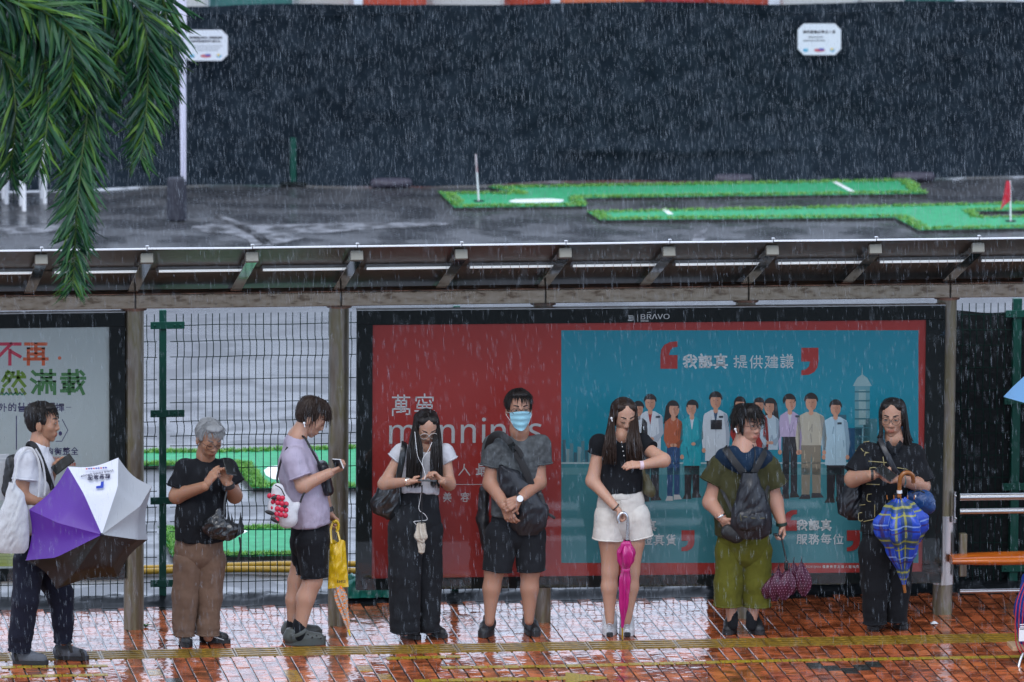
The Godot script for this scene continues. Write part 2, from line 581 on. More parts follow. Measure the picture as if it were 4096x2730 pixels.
# ---------------------------------------------------------------- ground
func make_ground() -> void:
	var court := MB.new()
	court.sheet(1, 1, func(u: float, w: float) -> Vector3: return Vector3(-90 + 180 * u, -0.012, -140 + 139.3 * w))
	structure(part("court", court.mesh(M.court), self), "court_ground")
	var road := MB.new()
	road.sheet(1, 1, func(u: float, w: float) -> Vector3: return Vector3(-90 + 180 * u, -0.13, 3.4 + 90 * w))
	structure(part("road", road.mesh(M.asphalt), self), "road")
	# zebra stripes and a yellow line on the road, mirrored faintly by the panel's glass
	var rd := get_node("road")
	for k in 3:
		pbox("zebra_stripe", Vector3(3.9 + 0.1 * k, -0.127, 4.1 + k * 0.7), Vector3(2.4, 0.004, 0.3), M.trim_white, rd, 0.0)
	pbox("kerb_line", Vector3(2.0, -0.127, 3.75), Vector3(40, 0.004, 0.1), M.yellow_paint, rd, 0.0)
	# pavement: a bed of grout, bricks laid in columns, a strip of tactile tiles
	var pv := Node3D.new()
	pv.name = "pavement"
	pv.set_meta("kind", "structure")
	add_child(pv)
	var bed := MB.new()
	bed.box(Vector3(2.0, -0.076, 1.25), Vector3(60, 0.14, 4.3))
	part("grout_bed", bed.mesh(M.grout), pv)
	var variants := []
	for k in 6:
		var b := MB.new()
		b.box(Vector3.ZERO, Vector3(0.0885, 0.05, 0.1955), 0.0025)
		variants.append(b.mesh(M["brick%d" % (k % 3)]))
	var gb := MB.new()
	gb.box(Vector3.ZERO, Vector3(0.0885, 0.05, 0.1955), 0.0025)
	var gmesh := gb.mesh(M.grey_brick)
	var ymesh := gb.mesh(M.yellow_brick)
	var greys := {}
	for q: Array in [[3270, 2660], [3343, 2670], [3412, 2681], [3462, 2668], [3512, 2657], [700, 2716], [1600, 2645], [1668, 2620]]:
		greys[brick_key(q[0], q[1])] = gmesh
	for q: Array in [[575, 2650], [595, 2672], [612, 2700], [1460, 2640], [1480, 2672], [1505, 2700], [1190, 2690], [1205, 2715]]:
		greys[brick_key(q[0], q[1])] = ymesh
	var zt0 := 0.735                      # tactile strip from zt0 to zt0 + 0.3
	var list := []
	for cx in range(-60, 110):
		var x := 0.1 * cx
		for rz in range(-6, 16):
			var z := brick_z(cx, rz)
			if z < -0.78 or z > 3.2 or (z > zt0 - 0.09 and z < zt0 + 0.39):
				continue
			list.append([x, z, cx, rz])
	# the strip's two sides are closed with cut bricks
	var cuts := []
	for cx in range(-60, 110):
		var x := 0.1 * cx
		var a := -9.0
		var b := 9.0
		for rz in range(-6, 16):
			var z := brick_z(cx, rz)
			if z <= zt0 - 0.09:
				a = maxf(a, z + 0.1)
			if z >= zt0 + 0.39:
				b = minf(b, z - 0.1)
		if zt0 - 0.004 - a > 0.03:
			cuts.append([x, a + 0.003, zt0 - 0.006])
		if b - (zt0 + 0.304) > 0.03:
			cuts.append([x, zt0 + 0.306, b - 0.003])
	list.sort_custom(func(p: Array, q: Array) -> bool: return brick_rank(p) < brick_rank(q))
	var rest := MB.new()
	var shown := 0
	for e: Array in list:
		var key := "%d,%d" % [e[2], e[3]]
		var y := -0.025 + rng.randf_range(-0.0016, 0.0012)
		var bs := Basis.from_euler(Vector3(rng.randfn(0, 0.008), rng.randfn(0, 0.006), rng.randfn(0, 0.009)))
		if shown < 300:
			var o := part("brick", greys.get(key, variants[rng.randi() % 6]), pv)
			o.transform = Transform3D(bs, Vector3(e[0], y, e[1]))
			shown += 1
		else:
			rest.box(Vector3(e[0], y, e[1]), Vector3(0.0885, 0.05, 0.1955), 0.0025, bs)
	for e: Array in cuts:
		rest.box(Vector3(e[0], -0.0255, (e[1] + e[2]) * 0.5), Vector3(0.0885, 0.05, e[2] - e[1]), 0.0025)
	part("bricks", rest.mesh(M.brick1), pv).set_meta("kind", "stuff")
	# tactile tiles with four ribs along the street
	var tb := MB.new()
	tb.box(Vector3(0, -0.0245, 0), Vector3(0.296, 0.05, 0.296), 0.002)
	for k in 4:
		tb.box(Vector3(0, 0.0025, -0.105 + 0.07 * k), Vector3(0.27, 0.006, 0.03), 0.002)
	var tmesh := tb.mesh(M.tactile)
	for k in range(-14, 34):
		var o := part("tactile_tile", tmesh, pv)
		o.transform = Transform3D(Basis.from_euler(Vector3(rng.randfn(0, 0.003), 0, rng.randfn(0, 0.004))), Vector3(0.145 + 0.3 * k, rng.randf_range(-0.001, 0.001), zt0 + 0.15))
	# painted lines
	paint_line(pv, [[0, 2672], [430, 2666]], 9)
	paint_line(pv, [[0, 2710], [430, 2702]], 9)
	paint_line(pv, [[1540, 2637], [1840, 2628]], 10)
	paint_line(pv, [[1760, 2673], [2200, 2668], [3000, 2648], [4096, 2629]], 10)
	paint_line(pv, [[1650, 2727], [2060, 2718]], 11)
	paint_line(pv, [[1980, 2722], [2340, 2714]], 12)
	var ar := PackedVector2Array()
	for q: Array in [[2262, 2692], [2428, 2712], [2428, 2716], [2262, 2736]]:
		var p := at_y(q[0], q[1])
		ar.append(Vector2(p.x, -p.z))
	var am := MB.new()
	am.poly(ar, Transform3D(Basis(Vector3.RIGHT, Vector3.FORWARD, Vector3.UP), Vector3(0, 0.0032, 0)), 0.0025)
	part("painted_arrow", am.mesh(M.yellow_paint), pv)
func brick_z(cx: int, rz: int) -> float:
	return -0.68 + 0.2 * rz + (0.1 if posmod(cx, 2) == 1 else 0.0)
func brick_key(x: float, y: float) -> String:
	var p := at_y(x, y)
	var cx := roundi(p.x / 0.1)
	var best := 0
	for rz in range(-6, 16):
		if absf(brick_z(cx, rz) - p.z) < absf(brick_z(cx, best) - p.z):
			best = rz
	return "%d,%d" % [cx, best]
func brick_rank(e: Array) -> float:       # nearest to the lens and in its view first
	var x: float = e[0]
	var z: float = e[1]
	var mid := 2.75 - 0.14 * z
	return (3.0 - z) + (100.0 if absf(x - mid) > 3.5 or z > 2.15 else 0.0)
func paint_line(pv: Node, pts: Array, wpx: float) -> void:
	var b := MB.new()
	for i in pts.size() - 1:
		var p0 := at_y(pts[i][0], pts[i][1] - wpx * 0.5)
		var p1 := at_y(pts[i + 1][0], pts[i + 1][1] - wpx * 0.5)
		var q0 := at_y(pts[i][0], pts[i][1] + wpx * 0.5)
		var n := maxi(1, int((p1.x - p0.x) / 0.1))
		var wz := q0.z - p0.z
		for k in n:                                # one stroke of paint on each brick
			var a := p0.lerp(p1, (k + 0.04) / n)
			var c := p0.lerp(p1, (k + 0.96) / n)
			b.box((a + c) * 0.5 + Vector3(0, 0.0022 + rng.randf() * 0.0006, wz * 0.5 + rng.randf_range(-0.004, 0.004)), Vector3(c.x - a.x, 0.002, wz * rng.randf_range(0.85, 1.05)))
	part("painted_line", b.mesh(M.yellow_paint), pv)

# ---------------------------------------------------------------- the shelter
const POST := 1.398
func roof_y(z: float) -> float:
	return 2.335 + (z + 0.1) * (2.775 - 2.335) / 1.3
func make_shelter() -> void:
	var sh := thing("bus_shelter", "long bus shelter with round steel posts and a roof tilted up to the street", "bus shelter", "")
	for k in range(-1, 6):
		var b := MB.new()
		var x := POST * k
		var pts := []
		for j in 12:
			pts.append(Vector3(x, -0.02 + 2.24 * j / 11.0, -0.02))
		b.tube(pts, [0.0685], 28)
		var p := part("post", b.mesh(M.steel_post), sh)
		var c := MB.new()
		c.tube([Vector3(x, 2.195, -0.02), Vector3(x, 2.217, -0.02)], [0.088, 0.088], 24)
		part("cap_plate", c.mesh(M.rusty_edge), p)
		var seam := MB.new()
		seam.box(Vector3(x, 2.265, 0.1025), Vector3(0.004, 0.09, 0.004))
		part("beam_joint", seam.mesh(M.frame_black), sh)
		if k >= 4:
			var s := MB.new()
			s.tube([Vector3(x, 0.21, -0.02), Vector3(x, 0.69, -0.02)], [0.076, 0.076], 28)
			part("steel_sleeve", s.mesh(M.brushed_steel), sh)
	for k in range(-1, 6):
		pbox("beam", Vector3(POST * (k + 0.5), 2.265, 0.005), Vector3(POST - 0.004, 0.094, 0.19), M.beam_steel, sh, 0.006)
		pbox("beam_ledge", Vector3(POST * (k + 0.5), 2.3165, 0.0), Vector3(POST - 0.004, 0.008, 0.185), M.rusty_edge, sh, 0.002)
	var slope := atan2(roof_y(1.2) - roof_y(-0.1), 1.3)
	var bs := Basis(Vector3.RIGHT, -slope)
	for k in range(-3, 12):
		var x := POST * 0.5 * k - 0.02 + POST * 0.0
		var a := Vector3(x, roof_y(-0.1) - 0.012, -0.1)
		var e := Vector3(x, roof_y(1.13) - 0.012, 1.13)
		var r := pbox("rafter", (a + e) * 0.5 - Vector3(0, 0.035, 0), Vector3(0.078, 0.05, a.distance_to(e)), M.polished_steel, sh, 0.003, bs)
		r.position.y += 0.0
		var blk := pbox("end_block", Vector3(0, 0.004, a.distance_to(e) * 0.5 + 0.02), Vector3(0.084, 0.066, 0.05), M.end_block, r, 0.004)
		blk.name = "end_block"
		var cl := pbox("roof_clamp", Vector3(x, roof_y(1.2) + 0.022, 1.19), Vector3(0.022, 0.02, 0.03), M.brushed_steel, sh, 0.003)
		cl.name = "roof_clamp" if k == -3 else "roof_clamp_%03d" % (k + 3)
	for k in range(-3, 11):
		var x0 := POST * 0.5 * k - 0.02
		var w := POST * 0.5 - 0.006
		# a front and a back sheet with the lamp channel between them
		for h: Array in [[-0.45, 0.52], [0.56, 1.2]]:
			var b := MB.new()
			b.sheet(6, 6, func(u: float, q: float) -> Vector3:
				var z: float = lerpf(h[0], h[1], q)
				return Vector3(x0 + w * u + 0.003, roof_y(z) + 0.012 + 0.004 * sin(u * PI), z))
			b.sheet(6, 6, func(u: float, q: float) -> Vector3:
				var z: float = lerpf(h[1], h[0], q)
				return Vector3(x0 + w * u + 0.003, roof_y(z) + 0.0 + 0.004 * sin(u * PI), z))
			part("roof_sheet", b.mesh(M.roof_sheet), sh)
		pbox("edge_trim", Vector3(x0 + w * 0.5, roof_y(1.205) + 0.01, 1.206), Vector3(w, 0.012, 0.012), M.trim_white, sh, 0.002, Basis(Vector3.BACK, rng.randfn(0, 0.002)))
		# strip lamp between two rafters, under the roof
		var zc := 0.60
		var o := Vector3(x0 + w * 0.5 + 0.05, roof_y(zc) - 0.014, zc)
		var lampb := pbox("strip_light", o, Vector3(w * 0.80, 0.03, 0.075), M.lamp_body, sh, 0.004, bs)
		var g := MB.new()
		g.tube([Vector3(-w * 0.385, 0, 0), Vector3(w * 0.385, 0, 0)], [0.0125, 0.0125], 14, true, 0.75, Vector3.UP)
		var gp := part("lamp_diffuser", g.mesh(M.lamp_glow), lampb)
		gp.position = Vector3(0, -0.015, 0.028)
		if k >= 3:
			for j in 9:
				var wg := MB.new()
				wg.tube([Vector3(0, -0.05, -0.02), Vector3(0, -0.048, 0.06), Vector3(0, 0.0, 0.075)], [0.002], 5)
				var wp := part("guard_wire", wg.mesh(M.brushed_steel), lampb)
				wp.position = Vector3(-w * 0.36 + w * 0.09 * j, 0, 0)
		var al := AreaLight3D.new()
		al.name = "strip_lamp_glow"
		al.area_size = Vector2(w * 0.7, 0.04)
		al.light_energy = 0.015
		al.light_color = Color(0.95, 0.98, 1.0)
		al.area_range = 12.0
		al.shadow_enabled = true
		add_child(al, true)
		al.transform = Transform3D(Basis(Vector3.RIGHT, -PI * 0.5), o + Vector3(0, -0.075, 0.05))

# ---------------------------------------------------------------- bench at the right-hand end
func make_bench() -> void:
	var be := thing("bench", "orange wooden bench seat with steel tube back rails between shelter posts", "bench")
	var z := 0.03
	var seat := MB.new()
	var a := at_z(3830, 2232, z + 0.12)
	for e in [0]:
		var pts := []
		var rr := []
		for j in 14:
			var t := j / 13.0
			pts.append(Vector3(a.x - 0.04 + 2.2 * t, a.y - 0.02, 0.10))
			rr.append(0.13 * (1.0 if j > 2 else [0.72, 0.92, 0.985][j]))
		seat.tube(pts, rr, 20, true, 0.33, Vector3.UP)
	be.position = Vector3.ZERO
	mat("orange_wood", Color(1, 1, 1), 0.16, 0.0, 0.6)
	M.orange_wood.albedo_texture = ramp_tex(81, 0.02, [Color(0.42, 0.085, 0.008), Color(0.60, 0.15, 0.012)], [0.2, 0.9], 256, 4)
	tri(M.orange_wood, Vector3(0.6, 4, 4))
	part("seat", seat.mesh(M.orange_wood), be)
	for py: Array in [[1990, 0.026], [2047, 0.020]]:
		var p := at_z(3840, py[0], 0.06)
		ptube("back_rail", [p, p + Vector3(2.2, -0.008, 0)], [py[1]], M.brushed_steel, be, 16)
	var f := at_z(3840, 2367, 0.0)
	ptube("foot_rail", [f, f + Vector3(2.2, -0.006, 0)], [0.016], M.brushed_steel, be, 12)
	var pl := at_z(3819, 2030, 0.055)
	pbox("bracket", pl, Vector3(0.014, 0.22, 0.03), M.brushed_steel, be, 0.002)
	for py in [1985, 2075]:
		var q := at_z(3824, py, 0.075)
		var s := MB.new()
		s.ball(q, Vector3.ONE * 0.008, 8, 6)
		part("bolt", s.mesh(M.brushed_steel), be)
	var sp := MB.new()
	sp.box(Vector3(a.x + 0.06, 0.42, 0.04), Vector3(0.05, 0.30, 0.05), 0.004)
	part("support", sp.mesh(M.steel_post), be)

# ---------------------------------------------------------------- wire fence behind the shelter
const FZ := -0.95
func make_fence() -> void:
	var fe := thing("wire_fence", "green wire mesh fence with square posts standing behind the shelter", "fence")
	var top := 2.02
	for px: float in [650.0, 1826.0, 4070.0]:
		var p := at_z(px, 1240, FZ)
		var pw := 0.048 if px < 3000 else 0.06
		var po := pbox("fence_post", Vector3(p.x, 1.02, FZ), Vector3(pw, 2.06, pw), M.fence_green, fe, 0.004)
		for y: float in [0.14, 0.72, 1.33, 1.945]:
			var br := pbox("bracket", Vector3(0.03, y - 1.02, pw * 0.5 + 0.008), Vector3(0.235, 0.05, 0.014), M.fence_green, po, 0.002)
			for s: float in [-0.09, 0.05, 0.09]:
				var bo := MB.new()
				bo.ball(Vector3(s, 0, 0.007), Vector3(0.010, 0.010, 0.006), 8, 6)
				part("bolt", bo.mesh(M.fence_green), br)
	# upright wires with the small sideways kinks of a folded mesh, shared by all
	var ub := MB.new()
	var pts := []
	for j in 49:
		var y := 0.05 + 1.97 * j / 48.0
		var kink := 0.012 if (absf(y - 0.62) < 0.05 or absf(y - 1.22) < 0.05 or absf(y - 1.78) < 0.05) else 0.0
		pts.append(Vector3(kink * 0.5, y, kink))
	ub.tube(pts, [0.0033], 5)
	var um := ub.mesh(M.wire_green)
	var x0 := -2.2
	var n := 0
	var gapx := at_z(650, 1500, FZ).x
	while n < 175:
		var x := x0 + 0.0505 * n
		n += 1
		if absf(x - gapx) < 0.045:
			continue
		var o := part("upright_wire", um, fe)
		o.transform = Transform3D(Basis.from_euler(Vector3(0, 0, rng.randfn(0, 0.0012))), Vector3(x, 0, FZ + 0.01))
	for y: float in [0.14, 0.32, 0.50, 0.57, 0.67, 0.78, 0.94, 1.10, 1.17, 1.27, 1.40, 1.56, 1.72, 1.83, 1.94]:
		for seg: Array in [[-2.4, gapx - 0.04], [gapx + 0.05, 6.9]]:
			var hp := []
			var cnt := maxi(4, int((seg[1] - seg[0]) * 6))
			for j in cnt + 1:
				hp.append(Vector3(lerpf(seg[0], seg[1], float(j) / cnt), y + 0.003 * sin(j * 1.3 + y * 9.0), FZ + 0.005))
			ptube("level_wire", hp, [0.003], M.wire_green, fe, 5)
	# black shade cloth tied to the fence from behind the panel to the right
	var sx := at_z(2832, 2400, FZ).x
	var cl := thing("shade_cloth", "black shade cloth tied along the wire fence behind the bench", "cloth")
	var cb := MB.new()
	cb.sheet(120, 40, func(u: float, w: float) -> Vector3:
		var x := lerpf(sx, 8.2, u)
		var y := lerpf(1.955, 0.02, w)
		return Vector3(x, y + 0.012 * sin(x * 9.0) * (1.0 - w), FZ - 0.04 + 0.02 * noise.get_noise_2d(x * 2.2, y * 1.6)))
	part("cloth", cb.mesh(M.shade_cloth), cl)
	# crumpled black sheeting along the foot of the fence
	var kb := thing("black_sheeting", "wet black plastic sheeting crumpled along the foot of the wire fence", "plastic sheet")
	var sb := MB.new()
	sb.sheet(260, 12, func(u: float, w: float) -> Vector3:
		var x := lerpf(-3.0, 8.5, u)
		var z := lerpf(-1.12, -0.79, w)
		var h := 0.055 * sin(PI * clampf(w * 1.05, 0, 1)) + 0.03 * noise.get_noise_2d(x * 3.0, z * 9.0) * sin(PI * w)
		return Vector3(x, -0.004 + maxf(h, 0.0), z + 0.015 * noise.get_noise_1d(x * 4.0)))
	part("sheet", sb.mesh(M.black_plastic), kb)

# ---------------------------------------------------------------- flat print: filled outlines and brush strokes on a board
class Board:
	var host: Node3D
	var o: Vector3
	var u: Vector3
	var n: Vector3
	var up := Vector3.UP
	var mb := MB.new()
	var lift := 0.0005
	func pt(x: float, y: float) -> Vector2:
		var d: Vector3 = host.ray(x, y)
		var p: Vector3 = host.EYE + d * ((o - host.EYE).dot(n) / d.dot(n))
		return Vector2((p - o).dot(u), (p - o).dot(up))
	func fill(pts: Array, c: Color, layer := 1) -> void:
		var pl := PackedVector2Array()
		for q: Array in pts:
			pl.append(pt(q[0], q[1]))
		mb.col = c
		mb.poly(pl, Transform3D(Basis(), Vector3(0, 0, lift * layer)))
	func rect(x0: float, y0: float, x1: float, y1: float, c: Color, layer := 1) -> void:
		fill([[x0, y0], [x1, y0], [x1, y1], [x0, y1]], c, layer)
	func oval(x: float, y: float, rx: float, ry: float, c: Color, layer := 1, n_ := 16) -> void:
		var q := []
		for k in n_:
			q.append([x + cos(TAU * k / n_) * rx, y + sin(TAU * k / n_) * ry])
		fill(q, c, layer)
	func stroke(pts: Array, w: float, c: Color, layer := 1, round_ends := true) -> void:
		mb.col = c
		for i in pts.size() - 1:
			var a := pt(pts[i][0], pts[i][1])
			var b := pt(pts[i + 1][0], pts[i + 1][1])
			var hw := pt(pts[i][0] + w * 0.5, pts[i][1]).distance_to(a)
			var d := (b - a).normalized()
			var s := Vector2(-d.y, d.x) * hw
			if round_ends:
				a -= d * hw
				b += d * hw
			mb.poly(PackedVector2Array([a - s, b - s, b + s, a + s]), Transform3D(Basis(), Vector3(0, 0, lift * layer)))
	func glyph(strokes: String, x: float, y: float, size: float, w: float, c: Color, layer := 1, flip := Transform2D()) -> void:
		for s in strokes.split("|"):
			var f := s.split_floats(" ")
			var q := []
			for k in range(0, f.size() - 1, 2):
				var p := flip * Vector2(f[k] / 20.0 * size, f[k + 1] / 20.0 * size)
				q.append([x + p.x, y + p.y])
			stroke(q, w, c, layer)
	func line(text: String, x: float, y: float, size: float, step: float, w: float, c: Color, layer := 1) -> void:
		for k in text.length():
			glyph(host.GLYPHS.get(text[k], ""), x + step * k, y, size, w, c, layer)

const GLYPHS := {
	"不": "2 3 18 3|11 3 2 12|10 8 10 19|11 9 18 13",
	"再": "2 3 18 3|4 7 4 19|4 7 16 7 16 19|10 3 10 14|4 11 16 11|1 15 19 15",
	"然": "6 2 2 9|5 3 10 3 7 9 3 13|4 6 7 8|14 2 14 7 10 13|11 6 19 6|14 7 19 13|17 3 18 4|2 16 1 19|7 16 8 19|12 16 13 19|17 16 19 19",
	"滿": "2 2 4 4|1 8 4 10|2 18 5 13|6 4 19 4|9 1 9 7|16 1 16 7|9 7 16 7|7 10 7 19|7 10 19 10 19 19|13 7 13 18|10 12 9 16|16 12 17 16",
	"載": "2 4 11 4|7 1 7 8|1 7 19 7|13 1 14 10 18 19|18 10 13 16|16 2 18 4|2 10 11 10|3 12 10 12 10 15 3 15 3 12|1 17 11 17|7 8 7 19",
	"外": "6 2 2 10|5 5 9 5 6 14 2 18|4 9 7 11|13 2 13 19|13 8 18 11",
	"的": "5 1 4 4|2 5 8 5 8 17 2 17 2 5|2 11 8 11|13 1 10 8|12 5 18 5 17 18 14 17|12 9 14 12",
	"營": "3 3 6 1|5 1 5 6|14 1 14 6|2 9 18 9|5 11 15 11 15 14 5 14 5 11|4 16 16 16 16 19 4 19 4 16|2 9 2 12|18 9 18 12",
	"養": "6 1 8 3|14 1 12 3|3 4 17 4|4 7 16 7|2 10 18 10|10 3 10 10|8 10 2 15|12 10 18 15|6 12 14 12 14 16 6 16 6 12|6 16 6 19|10 16 16 19",
	"選": "10 1 14 1 14 4 10 4 10 7 14 7|15 1 19 1 19 4 15 4 15 7 19 7|9 10 19 10|12 8 12 13|16 8 16 13|8 13 19 13|11 15 9 17|16 15 18 17|3 2 4 4|1 8 5 8 3 13 1 17 6 18 19 18",
	"擇": "1 6 7 6|4 2 4 18 2 17|1 13 7 10|9 3 18 3 18 7 9 7 9 3|12 3 12 7|15 3 15 7|9 10 18 10|14 7 14 19|10 13 18 13|8 16 19 16",
	"均": "1 7 7 7|4 2 4 15|1 16 7 14|11 2 9 8|10 5 18 5 17 18 14 17|11 9 15 11|10 15 15 13",
	"衡": "5 2 1 7|5 7 1 12|4 10 4 19|9 2 7 6|7 5 13 5|7 8 13 8 13 12 7 12 7 8|6 14 14 14|10 8 10 13 6 19|10 14 14 19|15 4 19 4|14 8 19 8|17 8 17 19",
	"整": "2 3 10 3|6 1 6 10|3 5 9 5 9 7 3 7 3 5|6 7 2 10|6 7 10 9|13 1 11 6|12 3 19 3|17 3 11 10|13 5 19 10|3 12 17 12|10 12 10 19|10 15 16 15|5 15 5 19|1 19 19 19",
	"全": "10 1 2 9|10 1 18 9|5 9 15 9|5 14 15 14|10 9 10 19|2 19 18 19",
	"含": "10 1 2 8|10 1 18 8|7 7 13 7|5 10 15 10 12 13|5 14 15 14 15 19 5 19 5 14",
	"纖": "5 1 2 5 6 7 2 11|4 11 4 19|1 14 2 17|7 14 6 17|8 4 14 4|11 1 11 8|8 8 19 8|9 11 13 11|9 14 13 14|9 17 13 17|15 1 16 12 19 19|19 11 15 17",
	"維": "5 1 2 5 6 7 2 11|4 11 4 19|1 14 2 17|7 14 6 17|12 1 9 8|11 6 11 19|11 6 19 6|11 10 18 10|11 14 18 14|11 18 19 18|15 3 15 18",
	"萬": "2 3 18 3|7 1 7 5|13 1 13 5|5 6 15 6 15 12 5 12 5 6|5 9 15 9|10 6 10 17|2 20 2 14 18 14 18 19 15 19|6 17 14 16",
	"寧": "10 0 10 2|2 6 2 3 18 3 18 6|5 6 4 9|8 5 9 8 12 8|15 6 16 8|3 10 17 10 17 13 3 13 3 10|8 10 8 13|12 10 12 13|1 16 19 16|10 16 10 19 8 19",
	"人": "10 2 9 9 2 18|10 7 18 18",
	"最": "5 1 15 1 15 7 5 7 5 1|5 4 15 4|1 9 19 9|4 9 4 17|9 9 9 19|4 12 9 12|4 15 9 15|1 17 11 16|11 12 18 12 12 19|12 13 19 19",
	"美": "6 1 8 3|14 1 12 3|3 4 17 4|4 7 16 7|2 10 18 10|10 4 10 12|2 13 18 13|10 12 3 19|10 13 17 19",
	"容": "10 0 10 2|2 6 2 3 18 3 18 6|8 5 4 8|12 5 16 8|10 7 2 14|10 7 18 14|6 13 14 13 14 19 6 19 6 13",
	"購": "2 2 8 2 8 13 2 13 2 2|2 6 8 6|2 9 8 9|3 15 1 19|7 15 9 19|10 4 19 4|10 7 19 7|13 1 13 10|16 1 16 10|9 10 19 10|11 12 11 19|11 12 18 12 18 19|11 15 18 15|14 10 14 17|9 17 19 17",
	"我": "8 1 2 4|1 7 19 7|5 4 5 18 3 17|1 13 9 10|11 1 12 10 18 19|18 10 10 17|15 2 18 5",
	"認": "4 0 5 2|1 4 8 4|2 7 7 7|2 10 7 10|2 13 7 13 7 18 2 18 2 13|10 3 18 3 17 9 15 9|14 3 10 10|10 6 13 8|9 12 9 17|11 12 12 18 16 18 17 15|14 11 15 13|18 12 19 15",
	"真": "2 3 18 3|10 0 10 5|5 5 15 5 15 15 5 15 5 5|5 8 15 8|5 12 15 12|1 15 19 15|7 16 3 19|13 16 17 19",
	"提": "1 6 7 6|4 2 4 18 2 17|1 13 7 10|10 2 17 2 17 8 10 8 10 2|10 5 17 5|8 11 19 11|14 11 14 18|14 14 18 14|10 13 8 19|9 15 13 18 19 18",
	"供": "6 2 2 9|4 7 4 19|8 6 19 6|7 13 19 13|11 2 11 13|16 2 16 13|11 15 8 19|15 15 18 19",
	"建": "2 3 7 3 4 8 7 8 5 14 1 19|2 12 8 18 19 18|10 4 18 4 18 9 10 9|8 6 19 6|9 12 18 12|8 15 19 15|14 1 14 17",
	"議": "4 0 5 2|1 4 8 4|2 7 7 7|2 10 7 10|2 13 7 13 7 18 2 18 2 13|11 0 12 2|16 0 15 2|10 3 18 3|10 5 18 5|9 8 19 8|14 3 14 8|9 12 19 12|11 9 11 19|14 9 15 14 18 19|18 14 13 18|9 16 13 14",
	"證": "4 0 5 2|1 4 8 4|2 7 7 7|2 10 7 10|2 13 7 13 7 18 2 18 2 13|10 2 14 2 9 8|10 5 12 6|15 1 19 8|12 8 17 8|11 10 17 10 17 14 11 14 11 10|12 15 13 17|16 15 15 17|9 18 19 18",
	"貨": "6 1 2 6|4 4 4 9|10 1 10 7 17 7|16 2 10 5|5 9 15 9 15 16 5 16 5 9|5 11 15 11|5 14 15 14|7 16 3 19|13 16 17 19",
	"服": "2 2 8 2 8 18 6 18|2 2 2 12 1 18|2 7 8 7|2 12 8 12|11 2 18 2 18 7 15 7|11 2 11 19|11 10 18 10 11 19|12 12 18 19",
	"務": "2 2 8 2 5 6|3 5 7 8|1 9 9 9|5 7 5 19|5 12 1 16|12 1 9 7|12 4 18 4 10 12|12 6 19 12|9 14 18 14 16 19|13 11 8 19",
	"每": "6 0 2 6|5 3 18 3|5 6 16 6 14 18 12 18|5 6 3 15 17 15|1 10 19 10|10 7 11 9|9 11 10 14",
	"位": "6 2 2 9|4 7 4 19|12 1 13 4|8 6 19 6|10 9 12 17|17 9 15 17|8 18 19 18",
	"集": "6 0 2 6|5 4 5 12|5 4 18 4|5 7 17 7|5 9 17 9|5 12 18 12|11 1 11 12|1 14 19 14|10 12 10 20|9 14 2 19|11 14 18 19",
	"團": "2 1 18 1 18 19 2 19 2 1|6 4 14 4|7 6 13 6 13 9 7 9 7 6|10 3 10 10|5 11 15 11|6 14 15 14|13 11 13 17",
	"龍": "5 0 5 3|1 3 9 3|3 5 7 5|2 7 8 7|2 9 8 9 8 19|2 9 2 19|2 12 8 12|2 15 8 15|12 1 18 1|12 1 12 8 18 8|18 4 12 4|12 10 12 17 18 17|12 11 17 11|12 14 17 14|18 17 18 15",
	"豐": "6 0 6 6|3 2 3 7 17 7|14 0 14 6|17 2 17 7|10 1 10 7|2 9 18 9|5 11 15 11 15 14 5 14 5 11|7 15 8 17|13 15 12 17|2 19 18 19",
	"健": "6 2 2 9|4 7 4 19|8 3 11 3 8 9 11 9 8 18|8 13 12 18 19 18|13 4 18 4 18 9 13 9|12 6 19 6|13 12 18 12|12 15 19 15|15 1 15 17",
	"康": "10 0 10 2|3 3 19 3|3 3 3 12 1 19|6 6 16 6 16 11 6 11|4 8 19 8|11 4 11 19|7 13 9 14|6 18 10 15|16 12 13 14|12 14 18 18",
	"及": "4 3 14 3 12 8 16 8 4 19|7 3 6 12 2 19|8 9 17 19",
	"個": "6 2 2 9|4 7 4 19|8 3 18 3 18 18 8 18 8 3|10 7 16 7|13 5 13 10|11 11 15 11 15 15 11 15 11 11",
	"護": "4 0 5 2|1 4 8 4|2 7 7 7|2 10 7 10|2 13 7 13 7 18 2 18 2 13|9 3 19 3|12 1 12 5|16 1 16 5|12 6 10 10|11 8 11 14|11 8 19 8|11 11 18 11|11 14 19 14|10 16 17 16 10 20|11 16 18 20",
	"理": "1 4 8 4|1 9 8 9|4 4 4 15|1 16 8 14|10 3 18 3 18 10 10 10 10 3|10 6 18 6|14 3 14 18|10 14 18 14|8 18 19 18",
	"商": "10 0 10 3|2 3 18 3|6 4 7 6|14 4 13 6|3 7 3 19|3 7 17 7 17 19|8 8 6 11|12 8 14 11|7 13 13 13 13 17 7 17 7 13",
	"店": "10 0 10 2|3 3 19 3|3 3 3 12 1 19|11 5 11 12|11 8 18 8|7 12 16 12 16 19 7 19 7 12",
}

